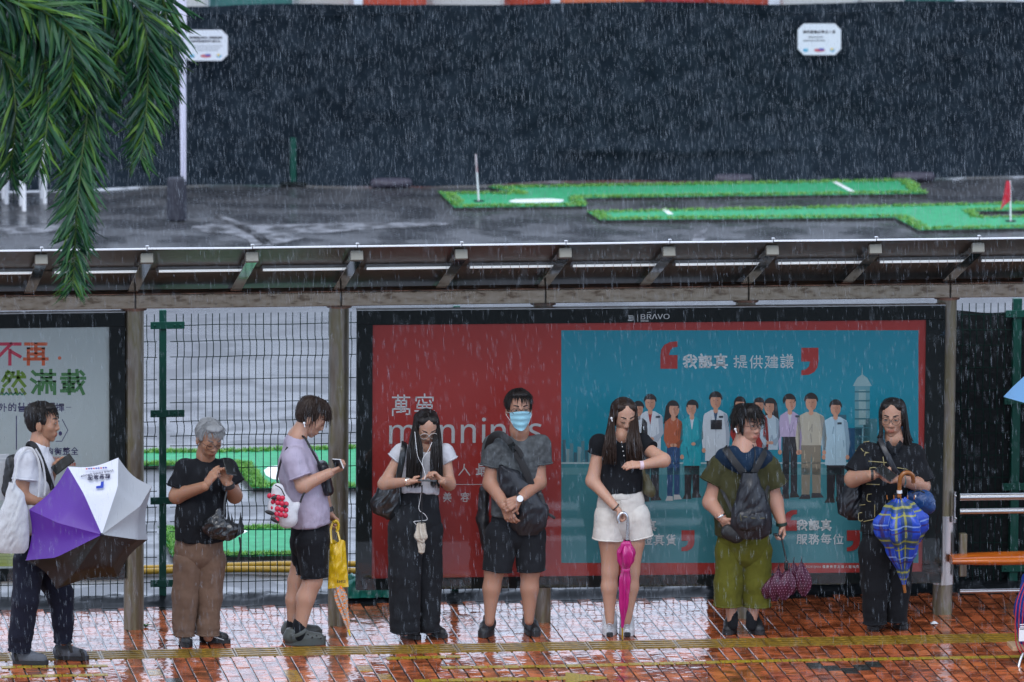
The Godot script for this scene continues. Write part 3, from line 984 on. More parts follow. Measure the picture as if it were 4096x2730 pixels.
func text_mesh(s: String, px_height: float, m: Material, bold := false) -> TextMesh:      # capital letters px_height photo pixels tall
	var f := SystemFont.new()
	f.font_names = PackedStringArray(["Droid Sans"])
	f.font_weight = 700 if bold else 400
	var t := TextMesh.new()
	t.font = f
	t.text = s
	t.font_size = 64
	t.pixel_size = px_height / 587.0 / (64.0 * 0.714)
	t.depth = 0.0012
	t.horizontal_alignment = HORIZONTAL_ALIGNMENT_LEFT
	t.vertical_alignment = VERTICAL_ALIGNMENT_BOTTOM
	t.material = m
	return t
func write(bd: Board, parent: Node, s: String, x: float, base_y: float, px_height: float, m: Material, layer := 6, bold := false, width_px := 0.0) -> void:
	var t := text_mesh(s, px_height, m, bold)
	var o := part("lettering", t, parent)
	var p := bd.pt(x, base_y)
	var b := t.get_aabb()
	var sx := 1.0
	if width_px > 0.0:
		sx = width_px / 587.0 / maxf(b.size.x, 1e-4)
	o.transform = Transform3D(Basis.from_scale(Vector3(sx, 1, 1)), Vector3(p.x - b.position.x * sx, p.y - text_descent(t), bd.lift * layer + 0.0007))
func text_descent(t: TextMesh) -> float:       # how far the box of the line lies under the letters' foot
	var r := TextMesh.new()
	r.font = t.font
	r.font_size = t.font_size
	r.pixel_size = t.pixel_size
	r.depth = t.depth
	r.vertical_alignment = t.vertical_alignment
	r.text = "H"
	return r.get_aabb().position.y

func new_board(o: Vector3, turn: float) -> Board:
	var b := Board.new()
	b.host = self
	b.o = o
	b.u = Vector3(cos(turn), 0, sin(turn))
	b.n = Vector3(-sin(turn), 0, cos(turn))
	return b
func ad_person(b: Board, d: Dictionary) -> void:
	# d: x, top, foot, w (half shoulder), skin, hair, long, coat colour and its hem, legs colour, face (-1 left, 0, 1 right)
	var x: float = d.x
	var top: float = d.top
	var hh: float = d.get("h", 52.0)
	var r: float = hh * 0.38
	var w: float = d.get("w", 42.0)
	var fc: float = d.get("face", 0.0)
	var sk: Color = d.get("skin", Color(0.50, 0.26, 0.17))
	var hr := Color(0.012, 0.010, 0.010)
	var L: int = d.get("layer", 3)
	if d.get("long", 0.0) > 0.0:
		b.fill([[x - r * 1.05 - fc * 5, top + hh * 0.3], [x + r * 1.0 - fc * 5, top + hh * 0.3], [x + r * 1.25 - fc * 12, top + hh + d.long], [x - r * 1.2 - fc * 12, top + hh + d.long]], hr, L)
	var foot: float = d.foot
	if foot > 0.0:
		var hip: float = d.hem - 40
		var lw: float = w * 0.44
		var legs: Color = d.legs
		b.fill([[x - w * 0.72, hip], [x + w * 0.72, hip], [x + w * 0.10 + lw * 1.35, foot - 20], [x + w * 0.10, foot - 20], [x + 1, hip + 70], [x - w * 0.12, foot - 14], [x - w * 0.12 - lw * 1.3, foot - 14]], legs, L)
		b.fill([[x + w * 0.04, foot - 22], [x + w * 0.10 + lw * 1.3, foot - 22], [x + w * 0.1 + lw * 1.9, foot - 4], [x + w * 0.02, foot - 2]], d.get("shoe", Color(0.02, 0.02, 0.022)), L + 1)
		b.fill([[x - w * 0.15 - lw * 1.2, foot - 16], [x - w * 0.08, foot - 16], [x - w * 0.05, foot + 2], [x - w * 0.15 - lw * 1.7, foot + 2]], d.get("shoe", Color(0.02, 0.02, 0.022)), L + 1)
	var sy := top + hh * 1.16
	var coat: Color = d.coat
	var hem: float = d.hem
	b.fill([[x - w * 0.35, sy - 4], [x + w * 0.35, sy - 4], [x + w * 0.9, sy + 12], [x + w * 0.86, sy + 90], [x + w * 0.84, hem], [x - w * 0.84, hem], [x - w * 0.8, sy + 90], [x - w * 0.9, sy + 12]], coat, L + 1)
	var dk := Color(coat.r * 0.62, coat.g * 0.65, coat.b * 0.7)
	if d.get("open", true):
		b.fill([[x - 9, sy - 3], [x + 9, sy - 3], [x + 1, sy + 48], [x - 1, sy + 48]], d.get("shirt", Color(0.5, 0.52, 0.55)), L + 2)
		b.stroke([[x, sy + 48], [x, hem - 2]], 1.6, dk, L + 2)
	var rg := RandomNumberGenerator.new()
	rg.seed = int(x)
	var lt := Color(minf(coat.r * 1.25, 0.8), minf(coat.g * 1.25, 0.8), minf(coat.b * 1.25, 0.8))
	for k in 7:                                    # printed folds of the cloth
		var fx := x + rg.randf_range(-0.7, 0.7) * w
		var fy := rg.randf_range(sy + 30, maxf(hem - 30, sy + 40))
		b.stroke([[fx, fy], [fx + rg.randf_range(-9, 9), minf(fy + rg.randf_range(14, 44), hem - 3)]], rg.randf_range(2.0, 5.0), dk if k % 2 else lt, L + 2)
	if foot > 0.0:
		var lg: Color = d.legs
		for k in 6:
			var fx := x + rg.randf_range(-0.55, 0.55) * w
			b.stroke([[fx, hem + 8 + 14 * k], [fx + rg.randf_range(-5, 5), hem + 26 + 14 * k]], 3.0, Color(lg.r * 1.8 + 0.006, lg.g * 1.8 + 0.006, lg.b * 1.8 + 0.007), L + 2)
	var pose := rg.randi() % 3
	for s: float in [-1.0, 1.0]:                   # sleeves: folded across the front, hanging, or one of each
		var cs := dk if s > 0 else coat
		if pose == 0 or (pose == 1 and s > 0):
			b.fill([[x + s * w * 0.62, sy + 6], [x + s * w * 0.98, sy + 18], [x + s * w * 1.08, sy + 84], [x + s * w * 0.62, sy + 118], [x + s * w * 0.24, sy + 112], [x + s * w * 0.26, sy + 98], [x + s * w * 0.72, sy + 84]], cs, L + 3)
			b.oval(x + s * w * 0.14, sy + 106, 9, 7, sk, L + 4, 8)
		else:
			b.fill([[x + s * w * 0.62, sy + 6], [x + s * w * 0.96, sy + 18], [x + s * w * 1.14, sy + 100], [x + s * w * 1.04, sy + 150], [x + s * w * 0.84, sy + 150], [x + s * w * 0.80, sy + 80]], cs, L + 3)
			b.oval(x + s * w * 0.95, sy + 158, 8, 10, sk, L + 4, 8)
	b.fill([[x - 8, top + hh * 0.8], [x + 8, top + hh * 0.8], [x + 9, sy + 4], [x, sy + 10], [x - 9, sy + 4]], sk, L + 3)
	b.oval(x + fc * 3, top + hh * 0.56, r * 0.86, hh * 0.47, sk, L + 4)
	b.oval(x + fc * 3 + r * 0.34, top + hh * 0.60, r * 0.42, hh * 0.36, Color(sk.r * 0.78, sk.g * 0.74, sk.b * 0.72), L + 4 + 1, 12)
	# hair: a cap over the top, further down one side on a turned head
	var q := []
	for k in 13:
		var a := PI + PI * k / 12.0
		q.append([x - fc * 2 + cos(a) * r * 1.08, top + hh * 0.42 + sin(a) * hh * 0.46])
	q.append([x + r * (1.0 if fc <= 0 else 0.7), top + hh * 0.62 if fc < 0 else top + hh * 0.5])
	q.append([x + r * 0.72 + fc * 2, top + hh * 0.34])
	q.append([x - r * 0.66 + fc * 2, top + hh * 0.32])
	q.append([x - r * (1.0 if fc >= 0 else 0.7), top + hh * 0.62 if fc > 0 else top + hh * 0.5])
	b.fill(q, hr, L + 6)
	var ex := x + fc * r * 0.35
	for s: float in [-1.0, 1.0]:
		b.rect(ex + s * 7 - 2.5, top + hh * 0.515, ex + s * 7 + 2.5, top + hh * 0.54, Color(0.05, 0.03, 0.025), L + 7)
	b.fill([[ex - 4, top + hh * 0.76], [ex + 4, top + hh * 0.76], [ex + 2, top + hh * 0.80], [ex - 2, top + hh * 0.80]], Color(0.34, 0.12, 0.10), L + 7)
	b.fill([[ex - 1, top + hh * 0.56], [ex + 2, top + hh * 0.68], [ex - 3, top + hh * 0.68]], Color(sk.r * 0.8, sk.g * 0.75, sk.b * 0.72), L + 7)
func quote_mark(b: Board, x: float, y: float, s: float, c: Color, layer: int, open_: bool) -> void:
	# a square block with a curved tail: opening has the tail above, closing below
	var q := []
	for p: Array in ([[0, 1], [0, 0.5], [0.03, 0.3], [0.14, 0.13], [0.36, 0.02], [0.62, 0], [0.62, 0.2], [0.46, 0.23], [0.36, 0.32], [0.31, 0.5], [0.62, 0.5], [0.62, 1]] if open_ else [[0, 0], [0.62, 0], [0.62, 0.52], [0.58, 0.72], [0.47, 0.88], [0.28, 0.98], [0, 1], [0, 0.82], [0.17, 0.78], [0.28, 0.68], [0.32, 0.5], [0, 0.5]]):
		q.append([x + p[0] * s, y + p[1] * s])
	b.fill(q, c, layer)

func make_panels() -> void:
	mat("letter_white", Color(0.42, 0.45, 0.46), 0.5)
	mat("letter_pale", Color(0.5, 0.52, 0.53), 0.5)
	# ---- the wide panel
	var bd := new_board(Vector3(1.54, 0, 0.085), 0.03)
	var pa := thing("advertising_panel", "wide advertising panel with red and blue poster and white slogans behind the queue", "advertisement", "", bd.o)
	pa.basis = Basis(bd.u, Vector3.UP, bd.n)
	var c0 := bd.pt(1428, 1243)
	var c1 := bd.pt(3765, 2332)
	var p0 := bd.pt(1490, 1300)
	var p1 := bd.pt(3690, 2288)
	panel_frame(pa, c0, c1, p0, p1)
	var red := Color(0.30, 0.020, 0.016)
	var teal := Color(0.0, 0.205, 0.285)
	bd.mb.col = red
	bd.mb.poly(PackedVector2Array([p0, Vector2(p1.x, p0.y), p1, Vector2(p0.x, p1.y)]), Transform3D(Basis(), Vector3.ZERO))
	bd.rect(2245, 1322, 3675, 2253, teal, 1)
	# promenade and skyline of the poster's picture
	bd.rect(2245, 1858, 3675, 2253, Color(0.035, 0.19, 0.22), 2)
	bd.rect(2245, 1850, 3675, 1857, Color(0.30, 0.42, 0.44), 3)
	bd.rect(2245, 1872, 3675, 1900, Color(0.08, 0.24, 0.27), 3)
	for k in 9:
		var x := 2250.0 + 15 * k
		bd.rect(x, 1760 + (k * 37) % 60, x + 13, 1850, [Color(0.03, 0.10, 0.13), Color(0.16, 0.27, 0.29), Color(0.07, 0.19, 0.23)][k % 3], 2)
	for k in 5:
		var x := 3330.0 + 62 * k
		bd.rect(x, 1660 + (k * 53) % 90, x + 56, 1850, [Color(0.02, 0.10, 0.14), Color(0.01, 0.06, 0.13), Color(0.05, 0.17, 0.2)][k % 3], 2)
	bd.rect(3420, 1540, 3480, 1850, Color(0.10, 0.26, 0.30), 2)
	bd.fill([[3412, 1545], [3488, 1545], [3470, 1512], [3452, 1500], [3450, 1460], [3447, 1500], [3430, 1512]], Color(0.22, 0.36, 0.38), 3)
	bd.rect(3436, 1560, 3464, 1700, Color(0.22, 0.35, 0.36), 3)
	for k in 7:
		bd.rect(3420, 1565 + 36 * k, 3480, 1571 + 36 * k, Color(0.03, 0.13, 0.16), 4)
	var white := Color(0.50, 0.56, 0.60)
	for d: Dictionary in [
		{"x": 2553.0, "top": 1606.0, "h": 58.0, "w": 36.0, "coat": Color(0.015, 0.016, 0.018), "hem": 1800.0, "foot": 0.0, "legs": Color.BLACK},
		{"x": 2960.0, "top": 1588.0, "h": 58.0, "w": 36.0, "long": 40.0, "coat": red, "hem": 1830.0, "foot": 0.0, "open": false, "legs": Color.BLACK},
		{"x": 3037.0, "top": 1592.0, "h": 56.0, "w": 34.0, "coat": red, "hem": 1830.0, "foot": 0.0, "open": false, "legs": Color.BLACK},
		{"x": 2601.0, "top": 1578.0, "h": 62.0, "w": 50.0, "coat": white, "shirt": red, "hem": 1810.0, "foot": 2006.0, "legs": Color(0.012, 0.013, 0.016)},
		{"x": 2694.0, "top": 1604.0, "h": 62.0, "w": 36.0, "long": 30.0, "face": 1.0, "coat": Color(0.36, 0.085, 0.03), "hem": 1785.0, "foot": 2002.0, "open": false, "legs": Color(0.01, 0.05, 0.14), "shoe": Color(0.42, 0.44, 0.44)},
		{"x": 2768.0, "top": 1601.0, "h": 60.0, "w": 42.0, "face": -1.0, "coat": Color(0.01, 0.30, 0.36), "shirt": white, "hem": 1864.0, "foot": 1995.0, "legs": Color(0.014, 0.014, 0.016)},
		{"x": 2863.0, "top": 1568.0, "h": 66.0, "w": 50.0, "coat": white, "shirt": Color(0.02, 0.06, 0.12), "hem": 1845.0, "foot": 1996.0, "legs": Color(0.014, 0.014, 0.016)},
		{"x": 3080.0, "top": 1594.0, "h": 62.0, "w": 38.0, "long": 60.0, "face": -1.0, "coat": Color(0.36, 0.46, 0.52), "hem": 1800.0, "foot": 0.0, "open": false, "legs": Color.BLACK},
		{"x": 3160.0, "top": 1577.0, "h": 64.0, "w": 42.0, "face": 1.0, "coat": Color(0.40, 0.33, 0.48), "hem": 1748.0, "foot": 1994.0, "legs": Color(0.012, 0.012, 0.016)},
		{"x": 3245.0, "top": 1574.0, "h": 68.0, "w": 55.0, "coat": Color(0.40, 0.38, 0.30), "shirt": Color(0.10, 0.25, 0.45), "hem": 1782.0, "foot": 1995.0, "open": false, "legs": Color(0.20, 0.18, 0.13), "shoe": Color(0.03, 0.03, 0.035)},
		{"x": 3343.0, "top": 1600.0, "h": 62.0, "w": 50.0, "coat": Color(0.36, 0.52, 0.60), "shirt": Color(0.3, 0.42, 0.5), "hem": 1862.0, "foot": 2010.0, "legs": Color(0.014, 0.014, 0.016)},
	]:
		ad_person(bd, d)
	bd.rect(2843, 1680, 2888, 1718, Color(0.012, 0.013, 0.016), 11)
	for q: Array in [[2623, 1664], [2876, 1664], [3182, 1662], [3350, 1690]]:
		bd.rect(q[0], q[1], q[0] + 17, q[1] + 8, Color(0.03, 0.05, 0.07), 11)
	var ink := Color(0.50, 0.54, 0.55)
	quote_mark(bd, 2642, 1366, 110, red, 3, true)
	quote_mark(bd, 3206, 1392, 110, red, 3, false)
	bd.line("我認真", 2733, 1419, 56, 61, 7.5, ink, 3)
	bd.line("提供建議", 2934, 1419, 56, 62, 4.4, ink, 3)
	bd.line("我認真", 2487, 2082, 42, 48, 6.0, ink, 12)
	bd.line("保證真貨".substr(1), 2565, 2138, 44, 49, 4.2, ink, 12)
	quote_mark(bd, 2726, 2122, 84, red, 12, false)
	quote_mark(bd, 3136, 2040, 84, red, 12, true)
	bd.line("我認真", 3187, 2080, 43, 48, 6.0, ink, 12)
	bd.line("服務每位", 3187, 2136, 43, 48, 4.2, ink, 12)
	quote_mark(bd, 3388, 2122, 84, red, 12, false)
	bd.line("萬寧", 1562, 1578, 84, 94, 6.0, ink, 3)
	bd.line("人最", 1830, 1853, 54, 72, 4.0, ink, 3)
	bd.rect(1815, 1938, 2020, 1940, ink, 3)
	bd.line("美容購", 1770, 1971, 38, 71, 3.2, ink, 3)
	write(bd, pa, "mannings", 1556, 1776, 99, M.letter_white, 4, false, 612)
	write(bd, pa, "*2022-2024 Ipsos", 3184, 2273, 9, M.letter_white, 4, false, 102)
	bd.line("健康美容及個人護理商店", 3290, 2262, 12, 15, 1.3, ink, 3)
	part("poster", bd.mb.mesh(M.print), pa)
	bd.mb = MB.new()
	# maker's mark on the frame
	bd.glyph("3 4 15 4 17 6 17 8 14 10|4 10 14 10 17 12 17 15 14 17 2 17", 2510, 1258, 26, 4.0, ink, 35)
	bd.rect(2549, 1258, 2551, 1286, ink, 35)
	write(bd, pa, "BRΛVO", 2562, 1276, 20, M.letter_pale, 34, false, 116)
	write(bd, pa, "MEDIA", 2562, 1286, 7, M.letter_pale, 34, true, 32)
	bd.rect(2588, 1248, 2602, 1250, ink, 35)
	part("maker_mark", bd.mb.mesh(M.print), pa)
	# ---- the panel at the left edge
	var b2 := new_board(Vector3(-1.2, 0, 0.02), 0.0)
	var pb := thing("advertising_panel", "pale advertising panel with red and green lettering beside the leftmost post", "advertisement", "", b2.o)
	var d0 := b2.pt(-400, 1262)
	var d1 := b2.pt(498, 2318)
	var e0 := b2.pt(-340, 1318)
	var e1 := b2.pt(436, 2268)
	panel_frame(pb, d0, d1, e0, e1)
	var pale := Color(0.36, 0.42, 0.42)
	b2.mb.col = pale
	b2.mb.poly(PackedVector2Array([e0, Vector2(e1.x, e0.y), e1, Vector2(e0.x, e1.y)]), Transform3D(Basis(), Vector3.ZERO))
	for k in 12:
		b2.rect(-340, 2110 + 13 * k, 436, 2124 + 13 * k, pale.lerp(Color(0.28, 0.36, 0.10), (k + 1) / 12.0), 1)
	var rd := [Color(0.42, 0.03, 0.07), Color(0.46, 0.09, 0.03)]
	for k in 2:
		b2.glyph(GLYPHS["不再"[k]], -12 + 104 * k, 1362, 100, 13, rd[k], 2)
	b2.oval(237, 1433, 7, 7, rd[1], 2)
	for k in 3:
		b2.glyph(GLYPHS["然滿載"[k]], 0 + 120 * k, 1478, 102, 13, Color(0.045, 0.16, 0.05) if k else Color(0.10, 0.20, 0.02), 2)
	for k in 7:
		b2.stroke([[-30 + 18 * k, 1572], [-21 + 18 * k, 1580], [-12 + 18 * k, 1572]], 6, Color(0.01, 0.14, 0.09), 2)
	var navy := Color(0.03, 0.025, 0.10)
	b2.line("外的營養的選擇", -8, 1612, 36, 38, 4.0, navy, 2)
	b2.rect(262, 1629, 284, 1631, navy, 2)
	b2.rect(62, 1664, 66, 1800, navy, 2)
	b2.stroke([[248, 1680], [270, 1722], [246, 1766], [222, 1766]], 3, navy, 2)
	b2.oval(240, 1735, 7, 9, navy, 2)
	b2.line("均衡整全", 183, 1790, 30, 33, 3.2, navy, 2)
	b2.line("含", 188, 1829, 14, 16, 1.8, rd[1], 2)
	b2.line("纖維", 270, 1850, 15, 17, 1.8, rd[1], 2)
	b2.oval(56, 2278 - 0, 9, 9, navy, 2)
	b2.oval(56, 2278, 6.5, 7, Color(0.28, 0.36, 0.10), 3)
	b2.rect(47, 2277, 65, 2279, navy, 4)
	b2.rect(55, 2269, 57, 2287, navy, 4)
	mat("letter_navy", navy, 0.5)
	mat("letter_red", rd[1], 0.5)
	write(b2, pb, "w", 70, 2284, 12, M.letter_navy, 4)
	write(b2, pb, "266", 206, 1842, 14, M.letter_red, 4)
	part("poster", b2.mb.mesh(M.print), pb)

func panel_frame(pa: Node3D, c0: Vector2, c1: Vector2, p0: Vector2, p1: Vector2) -> void:
	var t := 0.05
	var zf := 0.016
	var mid := (zf - t) * 0.5
	# frame members butt at the corners
	pbox("frame_top", Vector3((c0.x + c1.x) * 0.5, (c0.y + p0.y) * 0.5, mid), Vector3(c1.x - c0.x, c0.y - p0.y, zf + t), M.frame_black, pa, 0.004)
	pbox("frame_bottom", Vector3((c0.x + c1.x) * 0.5, (c1.y + p1.y) * 0.5, mid), Vector3(c1.x - c0.x, p1.y - c1.y, zf + t), M.frame_black, pa, 0.004)
	pbox("frame_side", Vector3((c0.x + p0.x) * 0.5, (p0.y + p1.y) * 0.5, mid), Vector3(p0.x - c0.x, p0.y - p1.y, zf + t), M.frame_black, pa, 0.0)
	pbox("frame_side", Vector3((c1.x + p1.x) * 0.5, (p0.y + p1.y) * 0.5, mid), Vector3(c1.x - p1.x, p0.y - p1.y, zf + t), M.frame_black, pa, 0.0)
	pbox("back_board", Vector3((c0.x + c1.x) * 0.5, (c0.y + c1.y) * 0.5, -t * 0.6), Vector3(c1.x - c0.x - 0.02, c0.y - c1.y - 0.02, t * 0.6), M.frame_black, pa, 0.0)
	pbox("top_flashing", Vector3((c0.x + c1.x) * 0.5, c0.y + 0.004, mid), Vector3(c1.x - c0.x + 0.006, 0.006, zf + t + 0.012), M.brushed_steel, pa, 0.0)
	var g := MB.new()
	g.sheet(1, 1, func(u: float, w: float) -> Vector3: return Vector3(lerpf(c0.x, c1.x, u), lerpf(c0.y, c1.y, w), zf + 0.004))
	part("glass_pane", g.mesh(M.panel_glass), pa)

# ---------------------------------------------------------------- the putting course behind the fence
const NZ := -22.15
func make_court() -> void:
	# dark net hung as a screen
	var net := thing("screen_net", "tall dark blue screen net hung along the far side of the court", "screen")
	var nb := MB.new()
	nb.sheet(220, 44, func(u: float, w: float) -> Vector3:
		var x := lerpf(-6.0, 17.0, u)
		var top := 1.715 - 0.004 * x + 0.012 * sin(x * 2.1)
		var y := lerpf(top, 0.0, w)
		var sag := 0.10 * noise.get_noise_2d(x * 0.7, y * 0.8) + 0.018 * noise.get_noise_2d(x * 2.0, y * 5.0)
		var fold := 0.05 * exp(-pow((y - 0.28 - 0.10 * (x - 7.2) * (x - 7.2) * 0.35) / 0.05, 2.0)) * smoothstep(5.6, 6.4, x) * (1.0 - smoothstep(8.2, 8.8, x))
		var hem := 0.20 * pow(w, 6.0) * (1.0 + 0.6 * sin(x * 1.7))
		var slit := -0.12 * exp(-pow((x - 3.42 - 0.12 * (0.7 - y)) / 0.16, 2.0)) * smoothstep(0.9, 0.1, y)
		return Vector3(x, y, NZ + sag + fold + hem + slit))
	part("net", nb.mesh(M.net_cloth), net)
	var hem := MB.new()
	var hp := []
	for k in 81:
		var x := -6.0 + 23.0 * k / 80.0
		hp.append(Vector3(x, 1.65 - 0.004 * x + 0.03 * sin(x * 1.3), NZ + 0.05))
	hem.tube(hp, [0.006], 5)
	part("hem_rope", hem.mesh(M.net_cloth), net)
	var gp := thing("green_post", "dark green post showing through a slit in the screen net", "post")
	var g0 := at_z(1172, 560, NZ + 0.06)
	pbox("shaft", Vector3(g0.x, 0.22, NZ + 0.06), Vector3(0.055, 0.44, 0.055), M.fence_green, gp, 0.004)
	pbox("foot_plate", Vector3(g0.x, 0.012, NZ + 0.1), Vector3(0.24, 0.024, 0.2), M.frame_black, gp, 0.004)
	for e: Array in [[735, 120, 910, 243, ["", ""], "white eight-sided notice on the screen net beside the white feather flag"], [3192, 95, 3365, 220, ["Children Must Be", "Supervised at All Times."], "white eight-sided notice about supervising children on the screen net"]]:
		var bd := new_board(Vector3(at_z(e[0], e[1], NZ + 0.14).x, 0, NZ + 0.14), 0.0)
		var sg := thing("notice_sign", e[5], "sign", "notices on the net", bd.o)
		var x0: float = e[0]
		var y0: float = e[1]
		var x1: float = e[2]
		var y1: float = e[3]
		var c := 24.0
		var pl := PackedVector2Array()
		for q: Array in [[x0 + c, y0], [x1 - c, y0], [x1, y0 + c], [x1, y1 - c], [x1 - c, y1], [x0 + c, y1], [x0, y1 - c], [x0, y0 + c]]:
			pl.append(bd.pt(q[0], q[1]))
		var mb := MB.new()
		mb.poly(pl, Transform3D(), 0.008)
		part("board", mb.mesh(mat("sign_white", Color(0.62, 0.66, 0.72), 0.4)), sg)
		var w := x1 - x0
		var dark := Color(0.03, 0.03, 0.04)
		bd.line("請時刻照顧同行小孩" if e[0] > 2000 else "", x0, y0, 10, 14, 2, dark)
		for k in 9 + (4 if e[0] < 2000 else 0):          # a headline of small characters
			var s := w * 0.76 / (9 + (4 if e[0] < 2000 else 0))
			var gx := x0 + w * 0.12 + s * k
			var key: String = ["擇", "的", "認", "提", "全", "每", "位", "人", "真", "服", "最", "供", "再"][k]
			bd.glyph(GLYPHS[key], gx, y0 + 26, s * 0.9, 1.9, dark, 2)
		if e[0] < 2000:
			for k in 11:
				var s := w * 0.7 / 11.0
				bd.glyph(GLYPHS[["供", "美", "容", "務", "建", "真", "我", "外", "整", "均", "全"][k]], x0 + w * 0.14 + s * k, y0 + 40, s * 0.9, 1.6, dark, 2)
			for k in 3:
				bd.rect(x0 + w * (0.2 + 0.05 * k), y0 + 62 + 9 * k, x1 - w * (0.12 + 0.05 * k), y0 + 65 + 9 * k, Color(0.25, 0.27, 0.3), 2)
		else:
			write(bd, sg, e[4][0], x0 + w * 0.24, y0 + 56, 8, mat("letter_dark", dark, 0.6), 3, true, w * 0.5)
			write(bd, sg, e[4][1], x0 + w * 0.13, y0 + 70, 8, M.letter_dark, 3, true, w * 0.72)
		for k in 3:                                        # three small coloured emblems along the foot
			var lx: float = x0 + w * [0.18, 0.5, 0.8][k]
			bd.oval(lx, y1 - 19, [11, 22, 10][k], 7, [Color(0.05, 0.30, 0.5), Color(0.45, 0.10, 0.12), Color(0.1, 0.35, 0.55)][k], 2)
			bd.oval(lx + [4, 8, -2][k], y1 - 23, [6, 12, 6][k], 5, [Color(0.25, 0.5, 0.6), Color(0.10, 0.10, 0.35), Color(0.7, 0.5, 0.1)][k], 3)
		part("print", bd.mb.mesh(M.print_matt), sg)
	# putting mats: smooth green inside, a rim of longer grass
	mat("mat_green", Color(1, 1, 1), 0.75)
	M.mat_green.albedo_texture = ramp_tex(91, 0.03, [Color(0.018, 0.25, 0.10), Color(0.032, 0.34, 0.145)], [0.2, 0.9], 256, 4)
	tri(M.mat_green, Vector3.ONE)
	mat("mat_base", Color(0.012, 0.013, 0.012), 0.6)
	vmat("turf", 0.7)
	M.turf.backlight_enabled = true
	M.turf.backlight = Color(0.3, 0.3, 0.3)
	mat("mat_white", Color(0.72, 0.76, 0.74), 0.6)
	putting_mat("green putting mat nearest the net with white bunker print and limp flag", [[1757, 778], [2060, 780], [1952, 755], [3640, 728], [3708, 782], [2330, 800], [2345, 832], [1818, 838]], [[[2035, 815], [2062, 808], [2110, 807], [2200, 805], [2252, 809], [2256, 815], [2240, 819], [2120, 822], [2045, 820]], [[3330, 738], [3348, 737], [3428, 780], [3408, 781]]])
	putting_mat("long green putting mat with an open slot, a tee line and a red flag", [[2348, 855], [4300, 815], [4330, 916], [3675, 928], [3580, 878], [2402, 888]], [[[2646, 847], [2664, 846], [2694, 867], [2672, 868]]], [[3895, 852], [4280, 848], [4285, 872], [3925, 876]])
	putting_mat("bent green putting mat with round white print seen through the wire fence", [[-60, 1818], [900, 1811], [1500, 1795], [1520, 1960], [1010, 1963], [935, 1870], [-60, 1880]], [[[1055, 1895], [1075, 1880], [1120, 1876], [1200, 1878], [1250, 1900], [1240, 1930], [1150, 1936], [1090, 1930], [1062, 1914]]])
	putting_mat("green putting mat with short tufted rim behind the yellow hoses", [[640, 2122], [1240, 2115], [1330, 2232], [690, 2240]], [[[950, 2140], [975, 2134], [990, 2140], [975, 2148]]])
	# flags
	flag_stick(at_y(1915, 815), at_z(1903, 618, at_y(1915, 815).z), "slim golf flag hanging limp on the mat nearest the net", 0.15, 0.22)
	flag_stick(at_y(4044, 895), at_z(4042, 723, at_y(4044, 895).z), "short golf flag with a bright red cloth beside the slot in the mat", 0.19, 0.75)
	# feather flag with a dark weighted foot
	var fz := at_y(725, 880).z
	var ff := thing("feather_flag", "white feather flag on a dark weighted foot in front of the net", "flag")
	mat("flag_white", Color(0.62, 0.62, 0.74), 0.6)
	M.flag_white.backlight_enabled = true
	M.flag_white.backlight = Color(0.4, 0.4, 0.45)
	var fb := MB.new()
	fb.sheet(8, 40, func(u: float, w: float) -> Vector3:
		var y := lerpf(-120.0, 705.0, w)
		var l := lerpf(560.0, 640.0, smoothstep(-120.0, 60.0, y)) if y < 60 else lerpf(640.0, 716.0, smoothstep(60.0, 150.0, y))
		if y > 150:
			l = lerpf(716.0, 722.0, (y - 150.0) / 555.0)
		var p := at_z(lerpf(l, 742.0 if y > 100 else 745.0, u), y, fz)
		return p + Vector3(0, 0, 0.012 * sin(u * 6.0 + y * 0.01)))
	part("cloth", fb.mesh(M.flag_white), ff)
	ptube("pole", [at_z(738, 880, fz), at_z(739, 300, fz - 0.01), at_z(741, -120, fz - 0.01)], [0.012, 0.011, 0.008], M.flag_white, ff, 8)
	var w0 := at_y(706, 878)
	var wb := MB.new()
	wb.tube([w0, w0 + Vector3(0, 0.02, 0), w0 + Vector3(0, 0.36, 0), w0 + Vector3(0, 0.385, 0)], [0.088, 0.094, 0.09, 0.08], 18)
	part("weighted_foot", wb.mesh(mat("dark_canvas", Color(0.02, 0.022, 0.035), 0.7)), ff)
	# white tables behind the palm
	for e: Array in [[95, 575, 800, 70], [12, 610, 830, 60]]:
		var tz := at_y(e[0], e[2]).z
		var tb := thing("white_table", "white plastic table standing in the rain behind the palm", "table", "white tables on the court")
		var tp := at_z(e[0], e[1], tz)
		pbox("table_top", tp, Vector3(0.42, 0.03, 0.42), M.trim_white, tb, 0.006)
		for sx: float in [-0.17, 0.17]:
			for sz: float in [-0.17, 0.17]:
				ptube("leg", [tp + Vector3(sx, -0.012, sz), Vector3(tp.x + sx * 1.05, -0.012, tz + sz * 1.05)], [0.022, 0.02], M.trim_white, tb, 8)
	# sandbags holding the net's hem
	mat("sandbag", Color(0.035, 0.032, 0.05), 0.6)
	for e: Array in [[1565, 708, 0.37, "grey sandbag on the hem of the net left of the flag"], [2935, 693, 0.34, "grey sandbag on the hem of the net behind the tee line"], [3655, 673, 0.39, "grey sandbag on the hem of the net past the end of the mat"]]:
		var bb := thing("sandbag", e[3], "sandbag", "sandbags on the hem")
		var o := at_z(e[0], e[1], NZ + 0.32)
		var s := Soft.new()
		s.cell = 0.02
		s.k = 0.015
		o.y = 0.03
		s.cap(o - Vector3(e[2] * 0.42, 0, 0), 0.05, o + Vector3(e[2] * 0.42, 0.005, 0.02), 0.045)
		s.ell(o, Vector3(e[2] * 0.4, 0.035, 0.09))
		var mb := MB.new()
		s.fill(mb)
		part("bag", mb.mesh(M.sandbag), bb)
